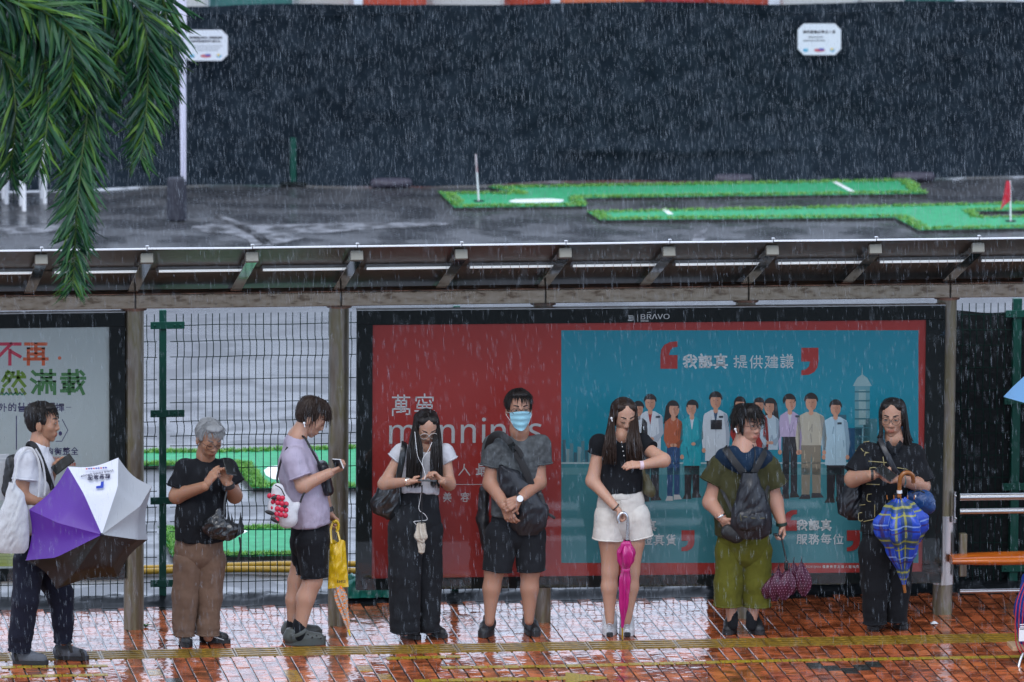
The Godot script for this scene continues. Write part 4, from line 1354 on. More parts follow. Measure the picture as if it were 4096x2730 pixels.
	# shallow puddles beaten rough by the rain, pale colour painted for the sky's glare
	var pm := mat("glare_puddle", Color(0.20, 0.205, 0.22), 0.6, 0.0, 0.4)
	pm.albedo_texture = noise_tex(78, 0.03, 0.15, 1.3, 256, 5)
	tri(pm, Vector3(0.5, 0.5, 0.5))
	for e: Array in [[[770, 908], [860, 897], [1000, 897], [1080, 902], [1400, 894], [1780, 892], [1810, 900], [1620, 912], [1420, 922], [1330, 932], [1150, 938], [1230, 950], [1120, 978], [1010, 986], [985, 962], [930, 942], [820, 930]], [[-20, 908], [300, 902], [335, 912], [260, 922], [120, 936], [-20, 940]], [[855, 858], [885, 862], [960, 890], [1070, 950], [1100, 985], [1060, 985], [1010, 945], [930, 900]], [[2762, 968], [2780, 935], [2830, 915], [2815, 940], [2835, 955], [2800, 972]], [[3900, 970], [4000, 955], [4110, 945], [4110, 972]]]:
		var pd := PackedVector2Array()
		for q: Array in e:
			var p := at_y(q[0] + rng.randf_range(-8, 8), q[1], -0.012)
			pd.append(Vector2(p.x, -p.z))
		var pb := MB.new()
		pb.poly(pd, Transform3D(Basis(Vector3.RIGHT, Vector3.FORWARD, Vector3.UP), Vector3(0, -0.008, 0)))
		part("glare_puddle", pb.mesh(pm), get_node("court_ground"))
	# coloured barriers beyond the net, only their tops in sight
	var cols := [Color(0.42, 0.06, 0.03), Color(0.55, 0.14, 0.06), Color(0.35, 0.03, 0.03), Color(0.5, 0.52, 0.52), Color(0.04, 0.16, 0.15)]
	for k in 5:
		mat("barrier%d" % k, cols[k], 0.5)
	var names := ["red", "orange", "dark red", "white", "dark green"]
	var bx := 2.2
	var i := 0
	while bx < 10.5:
		var w := rng.randf_range(0.45, 0.9)
		var ci := 0
		if bx > 4.0 and bx < 7.2:
			ci = [0, 1, 2, 0, 3][i % 5]
		else:
			ci = [3, 4, 3, 0, 3][i % 5]
		var ba := thing("road_barrier", "%s plastic road barrier standing beyond the screen net" % names[ci], "barrier", "%s barriers beyond the net" % names[ci], Vector3(bx + w * 0.5, 0, NZ - 1.8 - 0.3 * (i % 3)))
		var sb := MB.new()
		sb.box(Vector3(0, 1.0, 0), Vector3(w * 0.94, 1.94, 0.3), 0.05)
		part("body", sb.mesh(M["barrier%d" % ci]), ba)
		pbox("top_rail", Vector3(0, 2.0, 0), Vector3(w * 0.8, 0.12, 0.14), M["barrier%d" % ((ci + 3) % 5)], ba, 0.02)
		pbox("foot", Vector3(0, 0.03, 0), Vector3(w * 0.9, 0.06, 0.5), M.frame_black, ba, 0.01)
		bx += w
		i += 1
	# yellow hoses and a green tarpaulin behind the fence
	mat("hose_yellow", Color(0.42, 0.25, 0.015), 0.35)
	for e: Array in [[2268, 0.0, "thick yellow hose lying behind the fence, farther of two"], [2288, 0.0, "thick yellow hose lying behind the fence, nearer of two"]]:
		var ho := thing("hose", e[2], "hose")
		var pts := []
		for k in 40:
			var x := -200.0 + 1750.0 * k / 39.0
			var p := at_y(x, e[0] + 7.0 * sin(x * 0.004 + e[0]) - 0.006 * (x - 600), 0.02)
			pts.append(p + Vector3(0, 0.0, 0))
		ptube("tube", pts, [0.022], M.hose_yellow, ho, 10)
	mat("tarp_green", Color(0.008, 0.16, 0.115), 0.3)
	var ta := thing("tarpaulin", "crumpled green tarpaulin at the foot of the fence beside the panel", "tarpaulin")
	var tm := MB.new()
	var t0 := at_z(1330, 2400, FZ + 0.10)
	tm.sheet(60, 16, func(u: float, w: float) -> Vector3:
		var x := t0.x + 0.55 * u
		var a := PI * w
		var h := (0.15 + 0.05 * noise.get_noise_2d(x * 7.0, w * 3.0)) * sin(a) * (0.55 + 0.45 * sin(PI * clampf(u * 1.1, 0.0, 1.0)))
		return Vector3(x, 0.03 + h, FZ + 0.02 + 0.17 * (w - 0.5) * 2.0 * 0.6 + 0.03 * noise.get_noise_2d(x * 9.0, w * 6.0)))
	part("sheet", tm.mesh(M.tarp_green), ta)

func putting_mat(label: String, outline: Array, prints: Array, hole := []) -> void:
	var ma := thing("putting_mat", label, "putting mat")
	var pl := PackedVector2Array()
	for q: Array in outline:
		var p := at_y(q[0], q[1])
		pl.append(Vector2(p.x, -p.z))
	var flat := Transform3D(Basis(Vector3.RIGHT, Vector3.FORWARD, Vector3.UP), Vector3.ZERO)
	var holes := []
	if hole:
		var hl := PackedVector2Array()
		for q: Array in hole:
			var p := at_y(q[0], q[1])
			hl.append(Vector2(p.x, -p.z))
		holes.append(hl)
	var solid := [pl]
	if holes:                                   # cut the slot: split the outline in two at the slot's middle
		var mid: float = (holes[0][0].x + holes[0][2].x) * 0.5
		var lo := -1000.0
		solid = []
		for part_ in Geometry2D.clip_polygons(pl, PackedVector2Array([Vector2(mid, lo), Vector2(mid + 1000, lo), Vector2(mid + 1000, 1000), Vector2(mid, 1000)])):
			solid += Geometry2D.clip_polygons(part_, holes[0])
		for part_ in Geometry2D.intersect_polygons(pl, PackedVector2Array([Vector2(mid, lo), Vector2(mid + 1000, lo), Vector2(mid + 1000, 1000), Vector2(mid, 1000)])):
			solid += Geometry2D.clip_polygons(part_, holes[0])
	var base := MB.new()
	for s: PackedVector2Array in solid:
		base.poly(s, flat.translated(Vector3(0, 0.016, 0)), 0.03)
	part("backing", base.mesh(M.mat_base), ma)
	var top := MB.new()
	for s: PackedVector2Array in solid:
		top.poly(s, flat.translated(Vector3(0, 0.021, 0)), 0.004)
	part("green", top.mesh(M.mat_green), ma)
	for pr: Array in prints:
		var q2 := PackedVector2Array()
		for q: Array in pr:
			var p := at_y(q[0], q[1])
			q2.append(Vector2(p.x, -p.z))
		var pm := MB.new()
		pm.poly(q2, flat.translated(Vector3(0, 0.0255, 0)), 0.003)
		part("white_print", pm.mesh(M.mat_white), ma)
	# tufts of the rim
	var inner := Geometry2D.offset_polygon(pl, -0.13)
	var bb := Rect2(pl[0], Vector2.ZERO)
	for q in pl:
		bb = bb.expand(q)
	var near := absf(bb.get_center().y) < 8.0
	var tuft := MB.new()
	for k in 5:
		var a := rng.randf() * TAU
		var o := Vector3(cos(a), 0, sin(a)) * 0.012
		var d := Vector3(cos(a + 1.0), 0, sin(a + 1.0)) * 0.006
		var tip := o * 2.4 + Vector3(0, rng.randf_range(0.014, 0.024), 0)
		tuft.face(o - d, o + d, tip)
	var tm := tuft.mesh(M.turf)
	var spots := []
	var cols := []
	var want := int(bb.size.x * (1100 if near else 420))
	var tries := 0
	while spots.size() < want and tries < want * 30:
		tries += 1
		var q := Vector2(rng.randf_range(bb.position.x, bb.end.x), rng.randf_range(bb.position.y, bb.end.y))
		if not Geometry2D.is_point_in_polygon(q, pl):
			continue
		var deep := false
		for ip in inner:
			if Geometry2D.is_point_in_polygon(q, ip):
				deep = true
		if holes and Geometry2D.is_point_in_polygon(q, holes[0]):
			continue
		if holes and deep:
			for hp in Geometry2D.offset_polygon(holes[0], 0.1):
				if Geometry2D.is_point_in_polygon(q, hp):
					deep = false
		if deep:
			continue
		var sc := rng.randf_range(0.8, 1.25)
		spots.append(Transform3D(Basis(Vector3.UP, rng.randf() * TAU).scaled(Vector3.ONE * sc), Vector3(q.x, 0.02, -q.y)))
		var g := rng.randf()
		cols.append(Color(0.075 + 0.10 * g, 0.25 + 0.12 * g, 0.040 + 0.02 * g))
	var mm := MultiMesh.new()
	mm.transform_format = MultiMesh.TRANSFORM_3D
	mm.use_colors = true
	mm.mesh = tm
	mm.instance_count = spots.size()
	for k in spots.size():
		mm.set_instance_transform(k, spots[k])
		mm.set_instance_color(k, cols[k])
	var mi := MultiMeshInstance3D.new()
	mi.name = "rim_grass"
	mi.multimesh = mm
	mi.set_meta("kind", "stuff")
	ma.add_child(mi)

func flag_stick(foot: Vector3, tip: Vector3, label: String, cloth: float, spread: float) -> void:
	var fl := thing("golf_flag", label, "golf flag")
	foot.y = 0.02
	if not M.has("flag_red"):
		mat("flag_red", Color(0.55, 0.02, 0.05), 0.6)
		M.flag_red.backlight_enabled = true
		M.flag_red.backlight = Color(0.4, 0.1, 0.1)
	ptube("stick", [foot, tip], [0.0085, 0.0075], M.trim_white, fl, 8)
	var cup := MB.new()
	cup.tube([foot + Vector3(0, -0.005, 0), foot + Vector3(0, 0.008, 0)], [0.05, 0.05], 14)
	part("cup_rim", cup.mesh(M.frame_black), fl)
	var d := (tip - foot).normalized()
	var b := MB.new()
	var side := -1.0 if spread > 0.4 else 0.35
	b.sheet(6, 10, func(u: float, w: float) -> Vector3:
		return tip - d * (cloth * w) + Vector3(side * 0.055 * u * spread * 2.0 * (0.35 + w * 0.8) - 0.004, -0.10 * u * w * spread, 0.012 + 0.02 * sin(u * 5.0 + w * 3.0)))
	part("cloth", b.mesh(M.flag_red), fl)

# ---------------------------------------------------------------- palm at the upper left
func make_palm() -> void:
	var pz := 6.0
	var pt := thing("palm_tree", "palm with drooping bushy green fronds hanging over the shelter's roof", "tree")
	var cr := at_z(-260, -420, pz)
	var trunk := MB.new()
	var tp := []
	var tr := []
	for k in 30:
		var t := k / 29.0
		tp.append(Vector3(cr.x - 0.25 * (1.0 - t) * (1.0 - t), -0.13 + (cr.y + 0.13) * t, pz))
		tr.append(lerpf(0.16, 0.075, t) + 0.006 * (k % 2))
	trunk.tube(tp, tr, 16)
	mat("palm_trunk", Color(0.16, 0.15, 0.13), 0.8)
	part("trunk", trunk.mesh(M.palm_trunk), pt)
	mat("rachis", Color(0.06, 0.11, 0.025), 0.5)
	var leaf := []
	for k in 5:
		var m := vmat("leaf%d" % k, 0.42, 0.35)
		m.backlight_enabled = true
		m.backlight = Color(0.25, 0.3, 0.1)
		var b := MB.new()
		var cc: Color = [Color(0.011, 0.052, 0.026), Color(0.016, 0.075, 0.028), Color(0.028, 0.100, 0.024), Color(0.075, 0.165, 0.022), Color(0.008, 0.038, 0.026)][k]
		b.col = cc
		# one leaflet: a folded, pointed blade one metre long that droops towards its tip
		b.sheet(2, 7, func(u: float, w: float) -> Vector3:
			var wd := 0.045 * sin(PI * clampf(0.10 + w * 0.9, 0, 1)) * (1.0 if w < 0.98 else 0.2)
			var off := (u - 0.5) * 2.0
			return Vector3(off * wd, 0.014 * (1.0 - absf(off)) - 0.26 * w * w * (0.6 + 0.2 * k), -w))
		leaf.append(b.mesh(m))
	# rachises as they hang in the photograph, from the crown outside the frame
	var runs := [
		[[-120, -200], [120, -60], [280, 60], [350, 230], [350, 420], [325, 640], [305, 850], [295, 1060], [290, 1150]],
		[[-60, -260], [330, -120], [520, -10], [580, 120], [590, 300], [580, 480], [560, 640]],
		[[-200, -100], [40, 20], [150, 160], [190, 330], [185, 520], [150, 680]],
		[[-260, 60], [-80, 140], [30, 260], [60, 420], [50, 600], [35, 720]],
		[[0, -300], [420, -220], [590, -130], [650, -10], [665, 150], [650, 330], [615, 480]],
		[[-100, -200], [200, -110], [420, 20], [470, 160], [460, 300], [430, 420]],
		[[-200, -60], [120, 20], [260, 120], [290, 260], [270, 420]],
		[[-300, -120], [-60, -40], [60, 60], [110, 180], [110, 320]],
	]
	var made := 0
	var rest := []
	for ri in runs.size():
		var zz: float = pz + [0.25, 0.0, 0.3, 0.1, -0.3, -0.15, 0.4, -0.25][ri]
		var pts := []
		for q: Array in runs[ri]:
			pts.append(at_z(q[0], q[1], zz + 0.05 * sin(q[1] * 0.01 + ri)))
		pts = curve(pts, 6)
		var fr := ptube("frond", pts, [0.016, 0.012, 0.006], M.rachis, pt, 6)
		var rr := MB.new()
		var rads := []
		for k in pts.size():
			rads.append(lerpf(0.016, 0.003, float(k) / pts.size()))
		rr.tube(pts, rads, 6)
		fr.mesh = rr.mesh(M.rachis)
		var L := 0.0
		var cum := [0.0]
		for k in pts.size() - 1:
			L += pts[k].distance_to(pts[k + 1])
			cum.append(L)
		var cnt := int(L * 280.0)
		for k in cnt:
			var s := L * (0.08 + 0.92 * (k + rng.randf()) / cnt)
			var j := 0
			while j < pts.size() - 2 and cum[j + 1] < s:
				j += 1
			var t: float = (s - cum[j]) / maxf(cum[j + 1] - cum[j], 1e-4)
			var p: Vector3 = pts[j].lerp(pts[j + 1], t)
			var d: Vector3 = (pts[j + 1] - pts[j]).normalized()
			var side := d.cross(Vector3.BACK).normalized()
			var sg := -1.0 if k % 2 == 0 else 1.0
			var a := rng.randf_range(-1.0, 1.0)
			var fwd := (side * sg * cos(a) * 0.85 + Vector3.BACK * sin(a) * 0.85 + d * rng.randf_range(0.3, 0.85) + Vector3.DOWN * rng.randf_range(0.1, 0.6)).normalized()
			var up := (Vector3.UP * 0.5 + Vector3(rng.randfn(0, 0.4), rng.randfn(0, 0.3), 0.6 + rng.randfn(0, 0.3)))
			var ln := rng.randf_range(0.17, 0.33) * (1.0 - 0.45 * pow(s / L, 4.0))
			var bs := Basis.looking_at(fwd, up)
			bs = bs * Basis.from_scale(Vector3(ln * rng.randf_range(0.75, 1.15), ln, ln))
			var tf := Transform3D(bs, p)
			var vi := rng.randi() % 3 if rng.randf() < 0.72 else (3 if rng.randf() < 0.5 else 4)
			# the largest in view are the ones that hang free of the others, lower down
			if made < 300 and (k % 4 == 0 or ri == 0 and k % 2 == 0):
				part("leaflet", leaf[vi], fr).transform = tf
				made += 1
			else:
				rest.append([tf, vi])
	for vi in 5:
		var sel := rest.filter(func(e: Array) -> bool: return e[1] == vi)
		var mm := MultiMesh.new()
		mm.transform_format = MultiMesh.TRANSFORM_3D
		mm.mesh = leaf[vi]
		mm.instance_count = sel.size()
		for k in sel.size():
			mm.set_instance_transform(k, sel[k][0])
		var mi := MultiMeshInstance3D.new()
		mi.name = "leaflets"
		mi.multimesh = mm
		mi.set_meta("kind", "stuff")
		pt.add_child(mi, true)

# ---------------------------------------------------------------- falling rain and splashes
func make_rain() -> void:
	var drop := MB.new()
	drop.tube([Vector3(0, -0.5, 0), Vector3(0, -0.3, 0), Vector3(0, 0.1, 0), Vector3(0, 0.5, 0)], [0.1, 0.75, 1.0, 0.05], 4, false)
	var m := mat("rain_water", Color(0.50, 0.56, 0.63), 0.3, 0.0, 0.5)
	m.transparency = BaseMaterial3D.TRANSPARENCY_ALPHA
	m.albedo_color.a = 0.18
	var mm := MultiMesh.new()
	mm.transform_format = MultiMesh.TRANSFORM_3D
	mm.mesh = drop.mesh(m)
	var r2 := RandomNumberGenerator.new()
	r2.seed = 99
	var falls := []
	for k in 170000:
		# a wedge of air that widens away from the road, along the street's normal
		var s := 24.0 + 53.0 * pow(r2.randf(), 0.30)
		var wd := 0.7 + 0.080 * s
		var p := EYE + Vector3(0.135, -0.154, -0.979) * s + Vector3(r2.randf_range(-wd, wd), r2.randf_range(-wd * 0.74, wd * 0.74), r2.randf_range(-0.5, 0.5))
		var l := r2.randf_range(0.016, 0.07)
		var w := r2.randf_range(0.0005, 0.0012)
		var tilt := r2.randfn(0.055, 0.022)
		if p.y < 0.03 or p.z < NZ + 0.25 or (p.z < 1.2 and p.z > -0.6 and p.y < roof_y(p.z) + 0.1):      # none in the ground or under the roof
			continue
		falls.append(Transform3D(Basis(Vector3.BACK, tilt) * Basis.from_scale(Vector3(w, l, w)), p))
	mm.instance_count = falls.size()
	for k in falls.size():
		mm.set_instance_transform(k, falls[k])
	var o := MultiMeshInstance3D.new()
	o.name = "rain"
	o.multimesh = mm
	o.set_meta("kind", "stuff")
	o.set_meta("label", "heavy rain falling as thin pale streaks across the whole street")
	o.set_meta("category", "rain")
	add_child(o)

# ---------------------------------------------------------------- people
const PPM := 585.0                        # photo pixels for a metre at the queue
func fp(z0: float, q: Array) -> Vector3:
	return at_z(q[0], q[1], z0 + q[2])
func limb(s: Soft, z0: float, q: Array, sz := 1.0, cut := false) -> void:
	for i in q.size() - 1:
		s.cap(fp(z0, q[i]), q[i][3] / PPM, fp(z0, q[i + 1]), q[i + 1][3] / PPM, sz, 1 if cut and i == q.size() - 2 else 0)
func wrinkle(mb: MB, first: int, amp: float, f: Vector3) -> void:
	for k in range(first, mb.v.size()):
		var p := mb.v[k] * f
		mb.v[k] += Vector3(noise.get_noise_3dv(p), 0.25 * noise.get_noise_3dv(p * 1.7), noise.get_noise_3dv(p + Vector3(31, 7, 3))) * amp
func head_basis(yaw: float, pitch: float, roll := 0.0) -> Basis:
	return Basis(Vector3.UP, yaw) * Basis(Vector3.RIGHT, pitch) * Basis(Vector3.BACK, roll)

func add_head(mb: MB, o: Vector3, b: Basis, s: float, slim := 1.0) -> void:
	var h := Soft.new()
	h.cell = 0.0048
	h.k = 0.0062
	var E := func(x: float, y: float, z: float, rx: float, ry: float, rz: float) -> void:
		h.ell(o + b * (Vector3(x * slim, y, z) * s), Vector3(rx * slim, ry, rz) * s, b)
	E.call(0, 0.036, -0.014, 0.0715, 0.079, 0.089)
	E.call(0, -0.018, 0.022, 0.060, 0.082, 0.058)
	E.call(0, -0.066, 0.026, 0.044, 0.036, 0.045)
	E.call(0, -0.097, 0.050, 0.019, 0.014, 0.016)
	for sx: float in [-1.0, 1.0]:
		E.call(sx * 0.034, -0.022, 0.050, 0.024, 0.024, 0.018)
		E.call(sx * 0.076, -0.014, -0.010, 0.008, 0.031, 0.018)
		E.call(sx * 0.011, -0.034, 0.080, 0.0075, 0.006, 0.009)
		E.call(sx * 0.030, 0.006, 0.067, 0.015, 0.009, 0.010)
	h.cap(o + b * (Vector3(0, 0.012, 0.077) * s), 0.007 * s, o + b * (Vector3(0, -0.029, 0.088) * s), 0.0085 * s)
	h.cap(o + b * (Vector3(-0.036, 0.022, 0.067) * s), 0.008 * s, o + b * (Vector3(0.036, 0.022, 0.067) * s), 0.008 * s)
	E.call(0, -0.062, 0.071, 0.020, 0.005, 0.008)
	E.call(0, -0.073, 0.069, 0.017, 0.006, 0.008)
	h.fill(mb)
	# lips take a redder colour of their own
	var bt := b.transposed()
	for k in mb.v.size():
		var q: Vector3 = bt * (mb.v[k] - o) / s
		if absf(q.x) < 0.021 and q.y < -0.056 and q.y > -0.080 and q.z > 0.069 and q.length() < 0.14:
			mb.c[k] = Color(mb.c[k].r * 0.85, mb.c[k].g * 0.60, mb.c[k].b * 0.62)

func face_marks(o: Vector3, b: Basis, s: float, down: bool, brow: Color, parent: Node) -> void:
	for sx: float in [-1.0, 1.0]:
		var mb := MB.new()
		mb.col = brow
		var br := []
		for k in 5:
			var t := k / 4.0
			br.append(o + b * (Vector3(sx * (0.014 + 0.034 * t), 0.028 + 0.006 * sin(t * 2.4), 0.0845 - 0.020 * t * t) * s))
		mb.tube(br, [0.0038 * s, 0.0042 * s, 0.004 * s, 0.0034 * s, 0.0014 * s], 5)
		part("eyebrow", mb.mesh(M.face_mark), parent)
		mb = MB.new()
		var eye := o + b * (Vector3(sx * 0.031, 0.0045 if not down else -0.001, 0.0805) * s)
		if not down:
			mb.col = Color(0.45, 0.42, 0.40)
			mb.ball(eye, Vector3(0.0125, 0.0046, 0.004) * s, 10, 6, b)
			mb.col = Color(0.012, 0.008, 0.006)
			mb.ball(eye + b * Vector3(0, 0, 0.0022) * s, Vector3(0.0052, 0.0045, 0.0032) * s, 8, 6, b)
		mb.col = Color(0.015, 0.010, 0.009)                # lash line
		var la := []
		for k in 5:
			var t := k / 4.0 - 0.5
			la.append(eye + b * (Vector3(t * 0.028, (0.0046 - 0.012 * t * t) * (1.0 if not down else -0.4), 0.0036 - 0.012 * t * t) * s))
		mb.tube(la, [0.001 * s, 0.0024 * s, 0.0027 * s, 0.0024 * s, 0.001 * s], 4)
		part("eye", mb.mesh(M.face_mark), parent)

func add_hand(mb: MB, wrist: Vector3, fdir: Vector3, pnorm: Vector3, side: float, curl: Array, thumb := 0.4, s := 1.0) -> Vector3:
	# fingers along fdir, palm facing pnorm; side +1 / -1 picks the thumb's side; returns the middle of the grip
	var f := fdir.normalized()
	var n := (pnorm - f * pnorm.dot(f)).normalized()
	var t := f.cross(n) * side
	var h := Soft.new()
	h.cell = 0.0042
	h.k = 0.0028
	h.cap(wrist - f * 0.02 * s, 0.0225 * s, wrist + f * 0.03 * s, 0.021 * s)
	var lens := [0.072, 0.080, 0.075, 0.058]
	for j in 4:
		var w0 := wrist + f * (0.018 * s) + t * ((0.017 - 0.0115 * j) * s)
		var kn := wrist + f * ((0.088 - 0.004 * absf(j - 1.0)) * s) + t * ((0.029 - 0.0195 * j) * s)
		h.cap(w0, 0.0145 * s, kn, 0.0112 * s)
		var p := kn
		var a := 0.0
		for g in 3:
			a += curl[j] * [0.75, 1.1, 0.8][g]
			var d := f * cos(a) + n * sin(a)
			var l: float = lens[j] * s * [0.46, 0.30, 0.24][g]
			var q := p + d * l
			h.cap(p, (0.0092 - 0.0008 * g) * s, q, (0.0085 - 0.0009 * g) * s)
			p = q
	var tb := wrist + f * 0.028 * s + t * 0.024 * s
	var d1 := (f * 0.55 + t * 0.75 * (1.0 - thumb) + n * (0.25 + 0.7 * thumb)).normalized()
	var t1 := tb + d1 * 0.042 * s
	var d2 := (f * 0.85 + t * 0.25 * (1.0 - 2.0 * thumb) + n * 0.4 * thumb).normalized()
	h.cap(tb, 0.0135 * s, t1, 0.0108 * s)
	h.cap(t1, 0.0105 * s, t1 + d2 * 0.032 * s, 0.0085 * s)
	h.fill(mb)
	return wrist + f * 0.085 * s + n * 0.028 * s

func add_shoe(called: String, heel_px: Array, toe_px: Array, m: Material, sole: Material, parent: Node, w := 0.044, high := 0.05, sole_h := 0.028) -> MeshInstance3D:
	var a := at_y(heel_px[0], heel_px[1])
	var e := at_y(toe_px[0], toe_px[1])
	var d := e - a
	d.y = 0.0
	d = d.normalized()
	e = a + d * maxf(a.distance_to(e), 0.20)
	var s := Soft.new()
	s.cell = 0.009
	s.k = 0.008
	var L := a.distance_to(e)
	s.cap(a + d * 0.03 + Vector3(0, high, 0), w * 0.86, a + d * L * 0.45 + Vector3(0, high * 0.86, 0), w * 0.92)
	s.cap(a + d * L * 0.45 + Vector3(0, high * 0.8, 0), w * 0.92, e - d * 0.045 + Vector3(0, 0.034, 0), w * 0.80)
	s.cap(a + d * 0.045 + Vector3(0, high, 0), w * 0.80, a + d * 0.05 + Vector3(0, high + 0.055, 0), w * 0.82, 1.0, 1)
	var mb := MB.new()
	s.fill(mb)
	for k in mb.v.size():
		mb.v[k].y = maxf(mb.v[k].y, 0.012)
	var sh := part(called, mb.mesh(m), parent)
	var so := MB.new()
	var pts := PackedVector2Array()
	var r := d.cross(Vector3.UP)
	for k in 24:
		var t := TAU * k / 24.0
		var u := cos(t)
		var wd := w * (1.02 + 0.12 * u) * sin(t)
		var q := a + d * (L * 0.5 + (L * 0.5 + 0.006) * u) + r * wd
		pts.append(Vector2(q.x, -q.z))
	so.poly(pts, Transform3D(Basis(Vector3.RIGHT, Vector3.FORWARD, Vector3.UP), Vector3(0, sole_h, 0)), sole_h - 0.002)
	part("sole", so.mesh(sole), sh)
	return sh

func hem_ring(mb: MB, a: Vector3, e: Vector3, r: float) -> void:      # the doubled edge of a sleeve or leg
	var d := (e - a).normalized()
	var s := d.cross(Vector3.BACK if absf(d.z) < 0.9 else Vector3.UP).normalized()
	var w := d.cross(s)
	var o := e - d * 0.006
	var p := []
	for k in 25:
		var t := TAU * k / 24.0
		p.append(o + (s * cos(t) + w * sin(t)) * r)
	mb.tube(p, [0.0055], 5, false)
func cloth_mat(called: String, c: Color, rough := 0.85, tex := 0.9, sheen := 0.2) -> StandardMaterial3D:
	var m := mat(called, c, rough, 0.0, 0.25)
	m.albedo_texture = noise_tex(hash(called) % 1000, 0.05, tex, 1.0, 256, 4)
	m.rim_enabled = sheen > 0.0
	m.rim = sheen
	m.normal_enabled = true
	m.normal_texture = noise_tex(hash(called) % 777 + 3, 0.02, 0, 1, 256, 3, true, 5.0)
	m.normal_scale = 0.25
	return tri(m, Vector3.ONE * 1.6)

# d: z, skin, head [x, y, yaw, pitch, scale], neck, arms [[shoulder, elbow, wrist], ...], torso, sz, sleeves, hips, legs (garment), bare (skin paths), and materials
func person(d: Dictionary) -> Node3D:
	var z0: float = d.z
	var pe := thing("person", d.label, "person", "people queueing at the bus stop")
	var skin: Color = d.skin
	var hd: Array = d.head
	var ho := at_z(hd[0], hd[1], z0 + hd[5])
	var hb := head_basis(hd[2], hd[3], hd[6] if hd.size() > 6 else 0.0)
	var hs: float = hd[4]
	# the body: torso, arms and legs melted together; head and hands on finer grids
	var mb := MB.new()
	mb.col = skin
	add_head(mb, ho, hb, hs, d.get("slim", 1.0))
	var s := Soft.new()
	s.cell = 0.012
	s.k = 0.009
	var nk: Array = d.neck
	s.cap(ho + hb * Vector3(0, -0.05, -0.02) * hs, nk[3] * 0.92 / PPM, fp(z0, nk), nk[3] / PPM)
	var to: Array = d.torso
	var slimmed := []
	for q: Array in to:
		slimmed.append([q[0], q[1], q[2], q[3] * 0.78])
	limb(s, z0, [[nk[0], nk[1], nk[2], nk[3]]] + slimmed, d.sz)
	if d.has("neckline"):
		limb(s, z0, d.neckline, d.sz)
	for a: Array in d.arms:
		s.cap(fp(z0, to[1]), 0.06, fp(z0, a[0]), a[0][3] * 0.85 / PPM)
		limb(s, z0, a)
	for l: Array in d.bare:
		limb(s, z0, l)
		s.cap(fp(z0, slimmed[-1]), 0.06, fp(z0, l[0]), l[0][3] / PPM)
	s.fill(mb)
	for h: Array in d.get("hands", []):
		# [wrist x, y, dz, finger direction, palm normal, side, curls, thumb, size]
		add_hand(mb, at_z(h[0], h[1], z0 + h[2]), h[3], h[4], h[5], h[6], h[7], h[8] if h.size() > 8 else 1.0)
	part("body", mb.mesh(M.skin), pe)
	face_marks(ho, hb, hs, d.get("down", false), d.get("brow", Color(0.02, 0.014, 0.012)), pe)
	# shirt
	var sm := MB.new()
	var t := Soft.new()
	t.cell = 0.0135
	t.k = 0.009
	limb(t, z0, to, d.sz, true)
	for q: Array in d.sleeves:
		limb(t, z0, [[lerpf(to[1][0], q[0][0], 0.5), lerpf(to[1][1], q[0][1], 0.6), q[0][2] * 0.6, q[0][3] * 1.05], q[0]])
		limb(t, z0, [[lerpf(nk[0], q[0][0], 0.40), lerpf(nk[1], q[0][1], 0.55) + 14, q[0][2] * 0.4, 26], [q[0][0], q[0][1], q[0][2], q[0][3] * 0.9]])
		limb(t, z0, q, 1.0, true)
	t.fill(sm)
	for q: Array in d.sleeves:
		hem_ring(sm, fp(z0, q[-2]), fp(z0, q[-1]), q[-1][3] / PPM)
	wrinkle(sm, 0, d.get("crease", 0.012), Vector3(5.5, 2.6, 5.5))
	wrinkle(sm, 0, d.get("crease", 0.012) * 0.5, Vector3(12, 7, 12))
	part("shirt", sm.mesh(d.shirt), pe)
	# trousers, shorts
	var tm := MB.new()
	var g := Soft.new()
	g.cell = 0.0135
	g.k = 0.008
	limb(g, z0, d.hips, d.get("hip_sz", 1.3))
	g.fill(tm)
	for l: Array in d.legs:
		g = Soft.new()
		g.cell = 0.0135
		g.k = 0.008
		var top: Array = d.hips[-1]
		g.cap(fp(z0, [lerpf(top[0], l[0][0], 0.7), top[1] - 25, top[2] + l[0][2] * 0.7, 0]), l[0][3] * 0.8 / PPM, fp(z0, l[0]), l[0][3] * 0.98 / PPM)
		limb(g, z0, l, 1.0, true)
		g.fill(tm)
		hem_ring(tm, fp(z0, l[-2]), fp(z0, l[-1]), l[-1][3] / PPM)
	wrinkle(tm, 0, d.get("fold", 0.013), Vector3(5.5, 1.3, 5.5))
	wrinkle(tm, 0, d.get("fold", 0.013) * 0.4, Vector3(4, 9, 4))
	for k in tm.v.size():                          # cloth stacks up above the shoe
		var lo := 1.0 - smoothstep(0.05, 0.30, tm.v[k].y)
		tm.v[k] += Vector3(noise.get_noise_3dv(tm.v[k] * Vector3(2, 22, 2)), 0, noise.get_noise_3dv(tm.v[k] * Vector3(2, 22, 2) + Vector3(9, 0, 4))) * (0.010 * lo)
	for k in tm.v.size():
		tm.v[k].y = maxf(tm.v[k].y, 0.014)
	part("trousers" if not d.has("shorts") else "shorts", tm.mesh(d.pants), pe)
	for e: Array in d.shoes:
		add_shoe("shoe", e[0], e[1], d.shoe, d.sole, pe, e[2] if e.size() > 2 else 0.044, e[3] if e.size() > 3 else 0.05, e[4] if e.size() > 4 else 0.028)
	pe.set_meta("ho", ho)
	pe.set_meta("hb", hb)
	pe.set_meta("hs", hs)
	return pe

